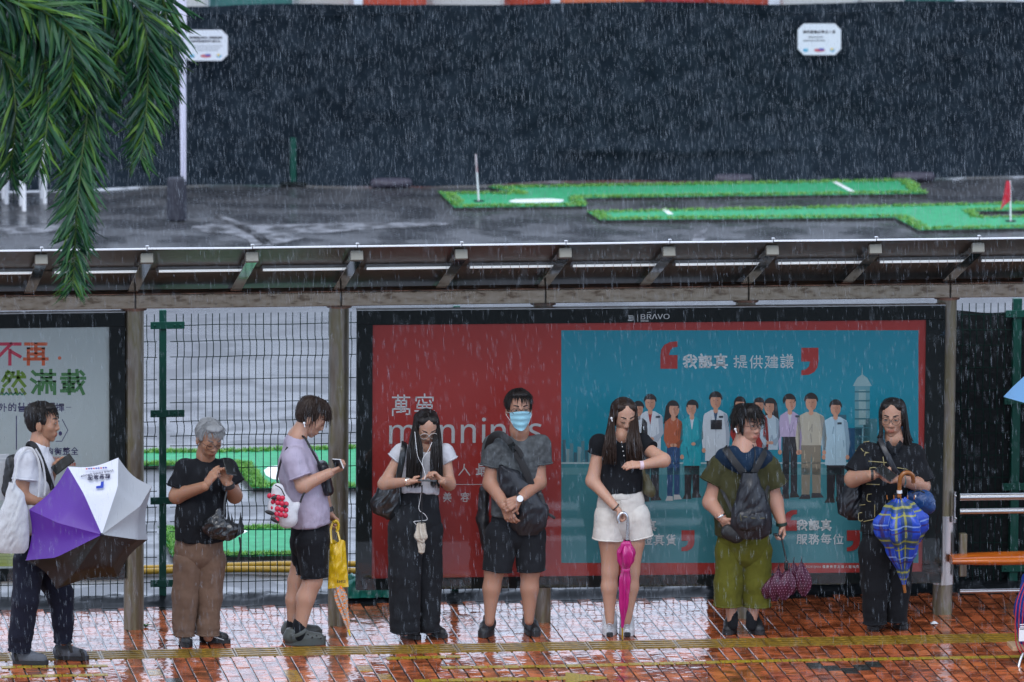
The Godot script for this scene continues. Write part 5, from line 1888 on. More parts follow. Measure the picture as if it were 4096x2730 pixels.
# hair: a soft cap plus many tapered locks that follow the skull and then hang
func hair_short(pe: Node3D, m: Material, seed_: int, opt := {}) -> void:
	var o: Vector3 = pe.get_meta("ho")
	var b: Basis = pe.get_meta("hb")
	var s: float = pe.get_meta("hs")
	var rg := RandomNumberGenerator.new()
	rg.seed = seed_
	var vol: float = opt.get("vol", 1.0)
	var h := Soft.new()
	h.cell = 0.006
	h.k = 0.006
	h.ell(o + b * Vector3(0, 0.054, -0.033) * s, Vector3(0.077, 0.071 * vol, 0.087) * s, b)
	h.ell(o + b * Vector3(0, 0.018, -0.048) * s, Vector3(0.075, 0.084, 0.064) * s, b)
	var fr: float = opt.get("fringe", 0.0)          # how far the fringe comes down the brow
	h.ell(o + b * Vector3(0, 0.096 - 0.6 * fr, 0.036 + 0.2 * fr) * s, Vector3(0.057, 0.021 + fr, 0.034) * s, b)
	for sx: float in [-1.0, 1.0]:
		h.ell(o + b * Vector3(sx * 0.067, 0.036, -0.022) * s, Vector3(0.012, 0.042, 0.048) * s, b)
		h.ell(o + b * Vector3(sx * 0.066, 0.022 - opt.get("side", 0.0) * 0.7, 0.020) * s, Vector3(0.009, 0.026 + opt.get("side", 0.0) * 1.2, 0.013) * s, b)
	var mb := MB.new()
	h.fill(mb)
	wrinkle(mb, 0, 0.007, Vector3(38, 22, 38))
	var n: int = int(opt.get("n", 190) * 2.0)
	var ln: float = opt.get("len", 0.055)
	for k in n:
		var th := rg.randf() * TAU
		var ph := rg.randf_range(0.05, 1.25) if cos(th) > 0.3 else rg.randf_range(0.05, 1.9)
		var p := []
		var r := []
		var base := Vector3(sin(ph) * sin(th) * 0.078, 0.045 + cos(ph) * 0.078 * vol, -0.02 + sin(ph) * cos(th) * 0.090)
		var dir := Vector3(cos(ph) * sin(th), -sin(ph), cos(ph) * cos(th)) + Vector3(rg.randfn(0, 0.2), rg.randfn(0, 0.12), rg.randfn(0, 0.2))
		dir = (dir + Vector3(0, 0, opt.get("sweep", 0.3))).normalized()
		var up := (base - Vector3(0, 0.03, -0.02)).normalized()
		for j in 5:
			var q := j / 4.0
			p.append(o + b * ((base + dir * ln * q + up * (0.002 + 0.006 * sin(q * 2.2)) - Vector3(0, 0.35 * ln * q * q, 0)) * s))
			r.append((0.0030 * (1.0 - q) + 0.0004) * s)
		mb.tube(p, r, 4, false)
	part("hair", mb.mesh(m), pe)

func hair_long(pe: Node3D, m: Material, seed_: int, opt: Dictionary) -> void:
	var o: Vector3 = pe.get_meta("ho")
	var b: Basis = pe.get_meta("hb")
	var s: float = pe.get_meta("hs")
	var rg := RandomNumberGenerator.new()
	rg.seed = seed_
	var h := Soft.new()
	h.cell = 0.006
	h.k = 0.006
	h.ell(o + b * Vector3(0, 0.050, -0.027) * s, Vector3(0.078, 0.073, 0.089) * s, b)
	h.ell(o + b * Vector3(0, -0.005, -0.055) * s, Vector3(0.072, 0.098, 0.055) * s, b)
	for sx: float in [-1.0, 1.0]:
		h.ell(o + b * Vector3(sx * 0.066, 0.015, -0.005) * s, Vector3(0.016, 0.070, 0.045) * s, b)
		h.ell(o + b * Vector3(sx * 0.041, 0.084, 0.020) * s, Vector3(0.030, 0.024, 0.034) * s, b)
	var mb := MB.new()
	h.fill(mb)
	wrinkle(mb, 0, 0.005, Vector3(40, 14, 40))
	# hanging locks: each runs from the parting over the temple to a given end
	for L: Dictionary in opt.locks:
		for k in int(L.n * 1.7):
			var t := rg.randf()
			var sx: float = L.side
			var part_z := rg.randf_range(L.get("z0", -0.06), L.get("z1", 0.022))
			var p := []
			p.append(o + b * (Vector3(sx * 0.006, 0.121 - 0.4 * part_z * part_z / 0.09, part_z) * s))
			p.append(o + b * (Vector3(sx * 0.050, 0.098, part_z * 0.95) * s))
			p.append(o + b * (Vector3(sx * 0.080, 0.035, part_z * 0.85) * s))
			var mid := at_z(lerpf(L.mid[0], L.mid[1], t), L.mid[2] + rg.randf_range(-12, 12), L.z + rg.randf_range(-0.03, 0.03))
			var fin := at_z(lerpf(L.end[0], L.end[1], clampf(t + rg.randfn(0, 0.1), 0, 1)), L.end[2] + rg.randf_range(-45, 10), L.z + rg.randf_range(-0.02, 0.03))
			p.append(mid)
			p.append(fin)
			var c := curve(p, 5)
			var r := []
			for j in c.size():
				var q := float(j) / c.size()
				r.append(0.0040 * (0.55 + 0.75 * sin(PI * minf(q * 0.9 + 0.1, 1.0))) * (1.0 if q < 0.85 else (1.02 - q) / 0.17) + 0.0004)
			mb.col = L.get("tip", Color(1, 1, 1)) if rg.randf() < L.get("mix", 0.0) else Color(1, 1, 1)
			mb.tube(c, r, 4, false)
	part("hair", mb.mesh(m), pe)

func glasses(pe: Node3D, m: Material, w := 0.027, hgt := 0.020, th := 0.0016) -> void:
	var o: Vector3 = pe.get_meta("ho")
	var b: Basis = pe.get_meta("hb")
	var s: float = pe.get_meta("hs")
	var mb := MB.new()
	for sx: float in [-1.0, 1.0]:
		var p := []
		for k in 21:
			var a := TAU * k / 20.0
			p.append(o + b * (Vector3(sx * 0.032 + cos(a) * w, 0.001 + sin(a) * hgt * (1.0 - 0.12 * cos(2 * a)), 0.092 - 0.10 * pow(absf(sx * 0.032 + cos(a) * w), 1.6)) * s))
		mb.tube(p, [th * s], 5, false)
		mb.tube([o + b * (Vector3(sx * (0.032 + w), 0.006, 0.083) * s), o + b * (Vector3(sx * 0.078, 0.006, 0.04) * s), o + b * (Vector3(sx * 0.081, 0.004, -0.008) * s)], [th * s], 5)
	mb.tube([o + b * (Vector3(-0.007, 0.004, 0.094) * s), o + b * (Vector3(0.007, 0.004, 0.094) * s)], [th * s], 5)
	part("glasses", mb.mesh(m), pe)

func make_people() -> void:
	var sk := vmat("skin", 0.5, 0.45)
	sk.subsurf_scatter_enabled = true
	sk.subsurf_scatter_strength = 0.15
	vmat("face_mark", 0.5)
	var hb := vmat("hair_black", 0.5, 0.35)
	hb.albedo_color = lin(0.014, 0.012, 0.012)
	vmat("hair_brown", 0.5, 0.35).albedo_color = lin(0.030, 0.019, 0.015)
	mat("hair_grey", Color(0.24, 0.25, 0.26), 0.5)
	cloth_mat("tee_white", Color(0.60, 0.61, 0.66))
	cloth_mat("tee_black", Color(0.012, 0.0135, 0.017))
	cloth_mat("tee_lilac", Color(0.44, 0.39, 0.50))
	cloth_mat("tee_grey", Color(0.13, 0.145, 0.155), 0.85, 0.55)
	cloth_mat("navy_trousers", Color(0.012, 0.014, 0.026))
	cloth_mat("brown_trousers", Color(0.165, 0.105, 0.075))
	cloth_mat("black_cotton", Color(0.011, 0.012, 0.015))
	cloth_mat("charcoal_cotton", Color(0.016, 0.018, 0.022))
	cloth_mat("white_denim", Color(0.70, 0.67, 0.62))
	cloth_mat("olive_trousers", Color(0.105, 0.105, 0.016))
	cloth_mat("olive_shirt", Color(0.050, 0.050, 0.022))
	mat("rubber_black", Color(0.013, 0.014, 0.016), 0.5)
	mat("shoe_black", Color(0.011, 0.012, 0.014), 0.55)
	mat("shoe_white", Color(0.62, 0.63, 0.65), 0.5)
	mat("clog_grey", Color(0.058, 0.066, 0.062), 0.5)
	mat("sock_grey", Color(0.09, 0.10, 0.12), 0.8)
	mat("glasses_dark", Color(0.02, 0.016, 0.014), 0.3)
	mat("glasses_clear", Color(0.5, 0.46, 0.44), 0.2)
	mat("white_plastic", Color(0.75, 0.76, 0.78), 0.3)
	mat("phone_black", Color(0.012, 0.014, 0.015), 0.15)
	var fair := Color(0.44, 0.25, 0.175)
	var tan_ := Color(0.36, 0.185, 0.115)
	var X := Vector3.RIGHT
	var Y := Vector3.UP
	var Z := Vector3.BACK
	var p := []
	# 1: man walking in from the left
	p.append(person({"z": 1.10, "label": "man in white T-shirt and navy trousers walking past with a phone", "skin": tan_,
		"head": [174, 1692, 1.22, 0.0, 1.12, 0.0], "neck": [158, 1775, 0, 36], "sz": 0.78,
		"torso": [[150, 1795, 0, 46], [137, 1876, 0, 76], [130, 1930, 0, 82], [126, 2020, 0, 82], [122, 2125, 0, 82]],
		"arms": [[[106, 1846, 0.15, 30], [80, 1985, 0.17, 29], [168, 2012, 0.16, 20]], [[168, 1850, -0.13, 34], [178, 1962, -0.05, 27], [206, 1888, 0.06, 21]]],
		"sleeves": [[[106, 1836, 0.15, 44], [98, 1922, 0.17, 47]], [[166, 1846, -0.13, 42], [172, 1925, -0.09, 42]]],
		"hands": [[206, 1888, 0.06, X * 0.7 + Y * 0.7, X * 0.4 - Y * 0.2 + Z * 0.8, -1.0, [0.5, 0.55, 0.55, 0.6], 0.3, 1.0], [168, 2012, 0.16, X + Y * 0.1, -Y + Z * 0.2, 1.0, [1.2, 1.2, 1.2, 1.2], 0.8, 1.0]],
		"hips": [[124, 2105, 0, 72], [130, 2180, 0, 82]], "hip_sz": 0.95,
		"legs": [[[118, 2240, 0.06, 64], [98, 2400, 0.08, 52], [82, 2540, 0.06, 45], [78, 2606, 0.05, 43]], [[165, 2240, -0.06, 62], [238, 2380, -0.05, 50], [250, 2490, -0.05, 41], [250, 2572, -0.06, 35]]],
		"bare": [[[118, 2240, 0.06, 40], [98, 2400, 0.08, 32], [82, 2600, 0.05, 16]], [[165, 2240, -0.06, 40], [238, 2380, -0.05, 32], [252, 2570, -0.06, 16]]],
		"shoes": [[[52, 2655], [190, 2660], 0.05, 0.05, 0.03], [[218, 2636], [352, 2642], 0.05, 0.05, 0.03]],
		"shirt": M.tee_white, "pants": M.navy_trousers, "shoe": M.sock_grey, "sole": M.rubber_black, "crease": 0.014}))
	hair_short(p[0], M.hair_black, 1, {"n": 210, "len": 0.035})
	# 2: grey-haired man
	p.append(person({"z": 0.60, "label": "grey-haired man with glasses in black T-shirt and brown trousers tapping a phone", "skin": tan_,
		"head": [838, 1756, 0.32, 0.42, 1.08, 0.06], "neck": [822, 1822, 0, 35], "sz": 1.42, "down": true, "brow": Color(0.09, 0.08, 0.08),
		"torso": [[822, 1852, 0, 38], [816, 1930, 0, 88], [807, 1990, 0, 93], [801, 2070, 0.02, 98], [798, 2158, 0.01, 102]],
		"arms": [[[744, 1880, 0, 28], [706, 1985, 0.03, 30], [818, 1946, 0.22, 20]], [[904, 1880, 0, 28], [938, 1985, 0.04, 29], [914, 1940, 0.22, 20]]],
		"sleeves": [[[742, 1876, 0, 39], [708, 1956, 0.02, 42]], [[904, 1876, 0, 39], [940, 1940, 0.03, 40]]],
		"hands": [[822, 1942, 0.22, X * 0.55 + Y * 0.8 + Z * 0.1, X * 0.7 - Y * 0.3 - Z * 0.5, 1.0, [0.25, 0.4, 0.5, 0.55], 0.4, 1.0], [912, 1942, 0.22, -X * 0.4 + Y * 0.9, -X * 0.3 + Z * 0.5 + Y * 0.4, 1.0, [0.6, 0.65, 0.7, 0.7], 0.3, 1.0]],
		"hips": [[798, 2130, 0, 90], [796, 2196, 0, 97]],
		"legs": [[[758, 2245, 0, 62], [745, 2390, 0.01, 50], [733, 2500, 0, 45], [731, 2545, 0, 43]], [[840, 2245, 0, 62], [838, 2390, 0.01, 50], [830, 2500, 0, 47], [828, 2542, 0, 46]]],
		"bare": [[[758, 2245, 0, 42], [745, 2390, 0.01, 32], [735, 2560, 0, 20]], [[840, 2245, 0, 42], [838, 2390, 0.01, 32], [832, 2550, 0, 20]]],
		"shoes": [[[736, 2560], [746, 2594], 0.046], [[800, 2566], [918, 2574], 0.046]],
		"shirt": M.tee_black, "pants": M.brown_trousers, "shoe": M.shoe_black, "sole": M.rubber_black, "fold": 0.02}))
	hair_short(p[1], M.hair_grey, 2, {"n": 240, "len": 0.036, "sweep": 0.5, "vol": 0.94})
	glasses(p[1], M.glasses_dark)
	# 3: young man in lilac
	p.append(person({"z": 0.62, "label": "young man in lilac T-shirt, black shorts and grey clogs bent over his phone", "skin": fair,
		"head": [1246, 1672, 1.4, 0.50, 1.10, 0.0], "neck": [1188, 1748, 0, 35], "sz": 0.80, "down": true,
		"torso": [[1180, 1772, 0, 44], [1190, 1856, 0, 72], [1200, 1900, 0, 80], [1220, 1990, 0, 82], [1232, 2050, 0, 82], [1238, 2098, 0, 80]],
		"arms": [[[1176, 1846, 0.15, 30], [1212, 1944, 0.20, 29], [1320, 1892, 0.22, 19]], [[1225, 1842, -0.15, 34], [1288, 1960, -0.12, 25], [1314, 2052, -0.05, 19]]],
		"sleeves": [[[1174, 1836, 0.16, 44], [1202, 1910, 0.19, 45]], [[1225, 1838, -0.15, 40], [1258, 1905, -0.14, 40]]],
		"hands": [[1320, 1892, 0.22, X * 0.9 + Y * 0.35, -X * 0.2 + Y * 0.7 - Z * 0.4, -1.0, [0.8, 0.85, 0.9, 0.9], 0.5, 0.95], [1314, 2052, -0.05, X * 0.6 - Y * 0.7, -X * 0.3 - Y * 0.5 + Z * 0.3, 1.0, [1.0, 1.0, 1.0, 1.0], 0.7, 0.95]],
		"hips": [[1238, 2070, 0, 70], [1240, 2170, 0, 80]], "hip_sz": 0.95, "shorts": 1,
		"legs": [[[1246, 2170, 0.07, 68], [1258, 2312, 0.08, 54]], [[1222, 2170, -0.07, 64], [1214, 2296, -0.07, 48]]],
		"bare": [[[1246, 2170, 0.07, 46], [1250, 2325, 0.08, 37], [1222, 2392, 0.07, 36], [1200, 2520, 0.06, 22]], [[1222, 2170, -0.07, 44], [1186, 2325, -0.07, 34], [1174, 2400, -0.07, 31], [1170, 2510, -0.08, 20]]],
		"shoes": [[[1142, 2582], [1300, 2578], 0.056, 0.055, 0.05], [[1134, 2556], [1285, 2546], 0.056, 0.055, 0.05]],
		"shirt": M.tee_lilac, "pants": M.black_cotton, "shoe": M.clog_grey, "sole": M.clog_grey}))
	hair_short(p[2], M.hair_brown, 3, {"n": 260, "len": 0.075, "sweep": 0.6, "fringe": 0.022, "vol": 1.06})
	# 4: woman with long black hair
	p.append(person({"z": 0.57, "label": "woman with long black hair in white T-shirt and wide black trousers", "skin": fair,
		"head": [1706, 1714, 0.08, 0.48, 1.0, 0.0], "neck": [1702, 1792, 0, 27], "sz": 1.6, "down": true,
		"torso": [[1700, 1834, 0, 30], [1688, 1870, 0, 74], [1681, 1920, 0, 75], [1678, 1978, 0.01, 80]],
		"arms": [[[1606, 1820, 0, 25], [1537, 1938, 0.04, 25], [1634, 1928, 0.22, 16]], [[1778, 1820, 0, 25], [1796, 1938, 0.06, 25], [1766, 1924, 0.22, 16]]],
		"sleeves": [[[1604, 1812, 0, 34], [1580, 1842, 0, 36]], [[1780, 1812, 0, 34], [1798, 1848, 0.01, 37]]],
		"hands": [[1634, 1928, 0.22, X + Y * 0.05, Y * 0.9 - Z * 0.2, -1.0, [0.35, 0.4, 0.4, 0.4], 0.5, 0.9], [1766, 1922, 0.22, -X * 0.6 + Y * 0.6, -X * 0.4 - Y * 0.5 + Z * 0.2, -1.0, [1.1, 1.1, 1.1, 1.1], 0.7, 0.85]],
		"hips": [[1678, 1965, 0, 71], [1674, 2010, 0, 80], [1670, 2085, 0, 95]], "hip_sz": 1.58,
		"legs": [[[1624, 2115, 0.03, 70], [1618, 2300, 0.06, 66], [1618, 2528, 0.05, 60]], [[1706, 2115, -0.02, 62], [1712, 2300, -0.04, 56], [1713, 2530, -0.03, 45]]],
		"bare": [[[1630, 2100, 0, 36], [1620, 2300, 0.05, 22], [1622, 2535, 0.03, 12]], [[1706, 2100, 0, 36], [1712, 2300, -0.03, 22], [1716, 2532, -0.02, 12]]],
		"shoes": [[[1606, 2543], [1672, 2560], 0.042], [[1708, 2538], [1760, 2550], 0.042]],
		"shirt": M.tee_white, "pants": M.charcoal_cotton, "shoe": M.shoe_black, "sole": M.rubber_black, "crease": 0.009}))
	hair_long(p[3], M.hair_black, 4, {"locks": [
		{"side": -1.0, "n": 130, "mid": [1632, 1690, 1800], "end": [1624, 1684, 1945], "z": 0.70}, {"side": 1.0, "n": 120, "mid": [1724, 1768, 1800], "end": [1722, 1770, 1945], "z": 0.70}]})
	glasses(p[3], M.glasses_clear, 0.029, 0.021, 0.0022)
	# 5: masked man
	p.append(person({"z": 0.58, "label": "man in blue face mask, grey T-shirt and dark shorts with hands clasped", "skin": Color(0.37, 0.195, 0.13),
		"head": [2076, 1638, 0.02, -0.02, 1.08, 0.0], "neck": [2078, 1722, 0, 37], "sz": 1.5,
		"torso": [[2078, 1786, 0, 36], [2070, 1850, 0, 93], [2065, 1910, 0, 95], [2063, 1970, 0.01, 98], [2062, 2064, 0.01, 100]],
		"arms": [[[1980, 1794, 0, 30], [1962, 1935, 0.03, 30], [2018, 2022, 0.22, 21]], [[2154, 1794, 0, 30], [2154, 1930, 0.03, 30], [2082, 1994, 0.26, 20]]],
		"sleeves": [[[1978, 1786, 0, 44], [1963, 1868, 0.01, 45]], [[2156, 1786, 0, 44], [2163, 1860, 0.01, 45]]],
		"hands": [[2018, 2024, 0.22, X * 0.42 - Y * 0.9, X * 0.5 + Z * -0.8, 1.0, [0.45, 0.5, 0.55, 0.6], 0.4, 1.05], [2082, 1996, 0.26, -X * 0.9 - Y * 0.45, -Z * 0.8 - Y * 0.3, 1.0, [0.7, 0.75, 0.8, 0.8], 0.3, 1.05]],
		"hips": [[2062, 2035, 0, 90], [2060, 2115, 0, 98]], "hip_sz": 1.55, "shorts": 1,
		"legs": [[[2008, 2140, 0, 64], [1990, 2286, 0.01, 57]], [[2116, 2140, 0, 64], [2125, 2286, 0.01, 55]]],
		"bare": [[[2008, 2140, 0, 46], [1976, 2290, 0, 37], [1966, 2355, 0, 34], [1958, 2490, 0, 19]], [[2116, 2140, 0, 46], [2120, 2290, 0, 37], [2118, 2355, 0, 35], [2116, 2485, 0, 19]]],
		"shoes": [[[1962, 2526], [1930, 2554], 0.05, 0.06, 0.035], [[2110, 2520], [2146, 2550], 0.05, 0.06, 0.035]],
		"shirt": M.tee_grey, "pants": M.charcoal_cotton, "shoe": M.shoe_black, "sole": M.rubber_black}))
	hair_short(p[4], M.hair_black, 5, {"n": 210, "len": 0.04, "sweep": 0.35})
	glasses(p[4], M.glasses_dark, 0.029, 0.018, 0.0019)
	# 6: young woman looking at her watch
	p.append(person({"z": 0.60, "label": "young woman in black top and white shorts looking at her wristwatch", "skin": Color(0.47, 0.265, 0.185),
		"head": [2497, 1668, 0.16, 0.30, 1.02, -0.05], "neck": [2488, 1748, 0, 27], "sz": 1.6, "down": true,
		"torso": [[2486, 1806, 0, 30], [2482, 1844, 0, 79], [2481, 1900, 0, 83], [2479, 1976, 0.01, 88]],
		"arms": [[[2400, 1784, 0, 26], [2370, 1925, 0.03, 26], [2462, 2030, 0.16, 17]], [[2566, 1780, 0, 26], [2654, 1842, 0.17, 27], [2574, 1861, 0.28, 17]]],
		"sleeves": [[[2398, 1776, 0, 36], [2384, 1818, 0, 34]], [[2568, 1772, 0, 36], [2602, 1800, 0.06, 35]]],
		"hands": [[2462, 2030, 0.16, X * 0.75 - Y * 0.65, -Y * 0.7 - X * 0.5 + Z * 0.0, -1.0, [1.0, 1.05, 1.1, 1.1], 0.7, 0.9], [2574, 1861, 0.28, -X + Y * 0.05, -Y * 0.8 - Z * 0.5, -1.0, [0.4, 0.35, 0.35, 0.35], 0.5, 0.9]],
		"hips": [[2480, 1965, 0, 80], [2482, 2005, 0, 92], [2484, 2066, 0, 100]], "hip_sz": 1.6, "shorts": 1,
		"legs": [[[2440, 2062, 0, 60], [2433, 2160, 0, 63]], [[2538, 2062, 0, 60], [2556, 2152, 0, 55]]],
		"bare": [[[2444, 2075, 0, 40], [2442, 2170, 0, 44], [2440, 2285, 0, 32], [2437, 2350, 0, 31], [2440, 2490, 0, 17]], [[2532, 2075, 0, 40], [2535, 2170, 0, 42], [2527, 2285, 0, 31], [2525, 2350, 0, 29], [2508, 2488, 0, 17]]],
		"shoes": [[[2440, 2514], [2438, 2546], 0.051, 0.075, 0.045], [[2506, 2517], [2510, 2549], 0.051, 0.075, 0.045]],
		"shirt": M.tee_black, "pants": M.white_denim, "shoe": M.shoe_white, "sole": M.shoe_white, "crease": 0.009, "fold": 0.012}))
	hair_long(p[5], M.hair_brown, 6, {"locks": [
		{"side": -1.0, "n": 110, "mid": [2420, 2462, 1760], "end": [2408, 2466, 1852], "z": 0.73, "tip": Color(2.6, 2.1, 1.7), "mix": 0.4}, {"side": 1.0, "n": 120, "mid": [2508, 2562, 1760], "end": [2508, 2576, 1850], "z": 0.73, "tip": Color(2.6, 2.1, 1.7), "mix": 0.4}]})
	# 7: woman with backpack worn on her front
	p.append(person({"z": 0.60, "label": "woman in olive top and green cropped trousers wearing a backpack on her front", "skin": Color(0.43, 0.235, 0.165),
		"head": [2992, 1700, 0.58, 0.02, 1.08, 0.0], "neck": [2978, 1782, 0, 40], "sz": 1.35,
		"torso": [[2976, 1866, 0, 46], [2972, 1916, 0, 100], [2971, 1985, 0, 107], [2972, 2050, 0, 112], [2974, 2142, 0, 112]],
		"neckline": [[2977, 1800, 0.02, 52], [2976, 1822, 0.05, 44]],
		"arms": [[[2882, 1868, 0, 30], [2843, 2010, 0, 31], [2886, 2070, 0.16, 20]], [[3070, 1870, 0, 30], [3102, 2010, 0, 31], [3127, 2090, 0.06, 20]]],
		"sleeves": [[[2880, 1862, 0, 41], [2846, 1932, 0, 47]], [[3072, 1864, 0, 41], [3103, 1946, 0, 47]]],
		"hands": [[2886, 2072, 0.17, X * 0.6 - Y * 0.8, X * 0.5 + Y * 0.3 - Z * 0.7, 1.0, [0.2, 0.2, 0.25, 0.3], 0.2, 0.95], [3127, 2092, 0.06, X * 0.1 - Y, -X * 0.6 + Z * 0.2, -1.0, [0.9, 1.0, 1.0, 1.0], 0.7, 0.95]],
		"hips": [[2975, 2110, 0, 98], [2976, 2172, 0, 106]],
		"legs": [[[2924, 2200, 0, 62], [2916, 2330, 0, 60], [2912, 2425, 0, 58]], [[3028, 2200, 0, 60], [3030, 2330, 0, 59], [3031, 2428, 0, 57]]],
		"bare": [[[2926, 2215, 0, 46], [2918, 2330, 0, 34], [2930, 2500, 0, 18]], [[3030, 2215, 0, 46], [3028, 2330, 0, 34], [3006, 2500, 0, 18]]],
		"shoes": [[[2932, 2522], [2912, 2540], 0.046, 0.07], [[3004, 2522], [3036, 2538], 0.046, 0.07]],
		"shirt": M.olive_shirt, "pants": M.olive_trousers, "shoe": M.shoe_black, "sole": M.rubber_black, "fold": 0.02}))
	hair_short(p[6], M.hair_black, 7, {"n": 300, "len": 0.075, "sweep": 0.3, "fringe": 0.028, "side": 0.03, "vol": 1.05})
	glasses(p[6], M.glasses_dark, 0.028, 0.016, 0.0014)
	# 8: woman all in black
	p.append(person({"z": 0.58, "label": "woman with glasses all in black with gold line pattern on her shirt", "skin": Color(0.41, 0.225, 0.155),
		"head": [3570, 1672, -0.28, 0.10, 1.08, 0.0], "neck": [3578, 1755, 0, 35], "sz": 1.35,
		"torso": [[3578, 1828, 0, 36], [3566, 1872, 0, 98], [3555, 1940, 0, 104], [3548, 2030, 0, 104], [3542, 2132, 0, 100]],
		"arms": [[[3476, 1822, 0, 30], [3412, 1918, 0.06, 32], [3490, 1902, 0.26, 21]], [[3652, 1826, 0, 30], [3690, 1945, 0.06, 31], [3604, 1920, 0.26, 20]]],
		"sleeves": [[[3474, 1815, 0, 43], [3422, 1896, 0.04, 48]], [[3654, 1820, 0, 43], [3695, 1930, 0.04, 45]]],
		"hands": [[3490, 1902, 0.26, X + Y * 0.0, Y * 0.8 - Z * 0.4, -1.0, [0.5, 0.55, 0.6, 0.6], 0.6, 0.95], [3604, 1920, 0.26, -X - Y * 0.1, Y * 0.8 + Z * 0.1, 1.0, [0.4, 0.45, 0.5, 0.5], 0.4, 0.95]],
		"hips": [[3545, 2100, 0, 90], [3543, 2165, 0, 95]],
		"legs": [[[3500, 2205, 0.02, 64], [3502, 2340, 0.02, 54], [3500, 2496, 0.01, 45]], [[3590, 2205, -0.02, 62], [3590, 2340, -0.02, 52], [3590, 2490, -0.01, 41]]],
		"bare": [[[3500, 2205, 0, 44], [3502, 2340, 0, 30], [3500, 2490, 0, 14]], [[3590, 2205, 0, 44], [3590, 2340, 0, 30], [3592, 2488, 0, 14]]],
		"shoes": [[[3502, 2503], [3494, 2525], 0.048], [[3592, 2499], [3614, 2519], 0.048]],
		"shirt": M.tee_black, "pants": M.black_cotton, "shoe": M.shoe_black, "sole": M.rubber_black}))
	hair_long(p[7], M.hair_black, 8, {"locks": [
		{"side": -1.0, "n": 60, "mid": [3520, 3532, 1735], "end": [3508, 3525, 1790], "z": 0.60, "z0": -0.08, "z1": 0.02}, {"side": 1.0, "n": 90, "mid": [3612, 3640, 1740], "end": [3610, 3655, 1800], "z": 0.58, "z0": -0.08, "z1": 0.02}]})
	glasses(p[7], M.glasses_dark, 0.028, 0.022, 0.0015)
	people = p
var people := []

# ---------------------------------------------------------------- things people carry and wear
func zp(pts: Array, z: float) -> Array:          # [[x, y] or [x, y, dz], ...] in pixels to places near depth z
	var o := []
	for q: Array in pts:
		o.append(at_z(q[0], q[1], z + (q[2] if q.size() > 2 else 0.0)))
	return o
func strap(called: String, pts: Array, z: float, wpx: float, m: Material, parent: Node, thick := 0.16) -> MeshInstance3D:
	var b := MB.new()
	b.tube(curve(zp(pts, z), 5), [wpx * 0.5 / PPM], 10, true, thick, Vector3.BACK)
	return part(called, b.mesh(m), parent)
func cord(called: String, pts: Array, z: float, r: float, m: Material, parent: Node) -> MeshInstance3D:
	var b := MB.new()
	b.tube(curve(zp(pts, z), 6), [r], 6)
	return part(called, b.mesh(m), parent)
func blob(called: String, z: float, caps: Array, m: Material, parent: Node, sz := 1.0, crease := 0.008, cell := 0.009, k := 0.01) -> MeshInstance3D:
	# caps: [[x, y, dz, r], [x, y, dz, r]] pairs
	var s := Soft.new()
	s.cell = cell
	s.k = k
	for c: Array in caps:
		limb(s, z, c, sz)
	var mb := MB.new()
	s.fill(mb)
	if crease > 0.0:
		wrinkle(mb, 0, crease, Vector3(11, 8, 11))
		wrinkle(mb, 0, crease * 0.5, Vector3(27, 23, 27))
	return part(called, mb.mesh(m), parent)
func sack(called: String, z: float, rows: Array, depth: float, m: Material, parent: Node) -> MeshInstance3D:
	# a soft bag from its outline: rows of [y, left, right], bulging by depth, gathered into folds
	var mb := MB.new()
	var n := 26
	var y0: float = rows[0][0]
	var y1: float = rows[-1][0]
	for side: float in [1.0, -1.0]:
		mb.sheet(n, 26, func(u: float, w: float) -> Vector3:
			var y := lerpf(y0, y1, w)
			var l: float = rows[0][1]
			var r: float = rows[0][2]
			for i in rows.size() - 1:
				if y >= rows[i][0] and y <= rows[i + 1][0]:
					var t := smoothstep(0.0, 1.0, (y - rows[i][0]) / (rows[i + 1][0] - rows[i][0]))
					l = lerpf(rows[i][1], rows[i + 1][1], t)
					r = lerpf(rows[i][2], rows[i + 1][2], t)
			var uu := u if side > 0 else 1.0 - u
			var e := pow(sin(PI * uu), 0.6) * pow(sin(PI * clampf(0.06 + w * 0.92, 0, 1)), 0.5)
			var q := at_z(lerpf(l, r, uu), y, z)
			var f := noise.get_noise_3d(q.x * 26.0 + 5.0 * w, q.y * 6.0, 3.0 + z) * 0.22 + noise.get_noise_3d(q.x * 11.0 - q.y * 9.0, q.y * 12.0, z) * 0.20
			return q + Vector3(0, 0, side * depth * e * (0.85 + f)))
	return part(called, mb.mesh(m), parent)
func ring(called: String, o: Vector3, axis: Vector3, r: float, w: float, m: Material, parent: Node) -> MeshInstance3D:
	var b := MB.new()
	var a := axis.normalized()
	b.tube([o - a * w, o - a * w * 0.7, o + a * w * 0.7, o + a * w], [r * 0.97, r, r, r * 0.97], 16)
	return part(called, b.mesh(m), parent)
func phone(label: String, o: Vector3, bs: Basis, m: Material, size := Vector3(0.075, 0.155, 0.009)) -> void:
	var t := thing("phone", label, "phone", "", o)
	t.basis = bs
	var b := MB.new()
	b.box(Vector3.ZERO, size, 0.0035)
	part("case", b.mesh(m), t)
	pbox("screen", Vector3(0, 0, size.z * 0.5 + 0.0006), Vector3(size.x * 0.92, size.y * 0.95, 0.001), M.phone_black, t, 0.0)
	pbox("camera_bump", Vector3(-size.x * 0.22, size.y * 0.34, -size.z * 0.5 - 0.001), Vector3(0.026, 0.03, 0.002), M.phone_black, t, 0.0)
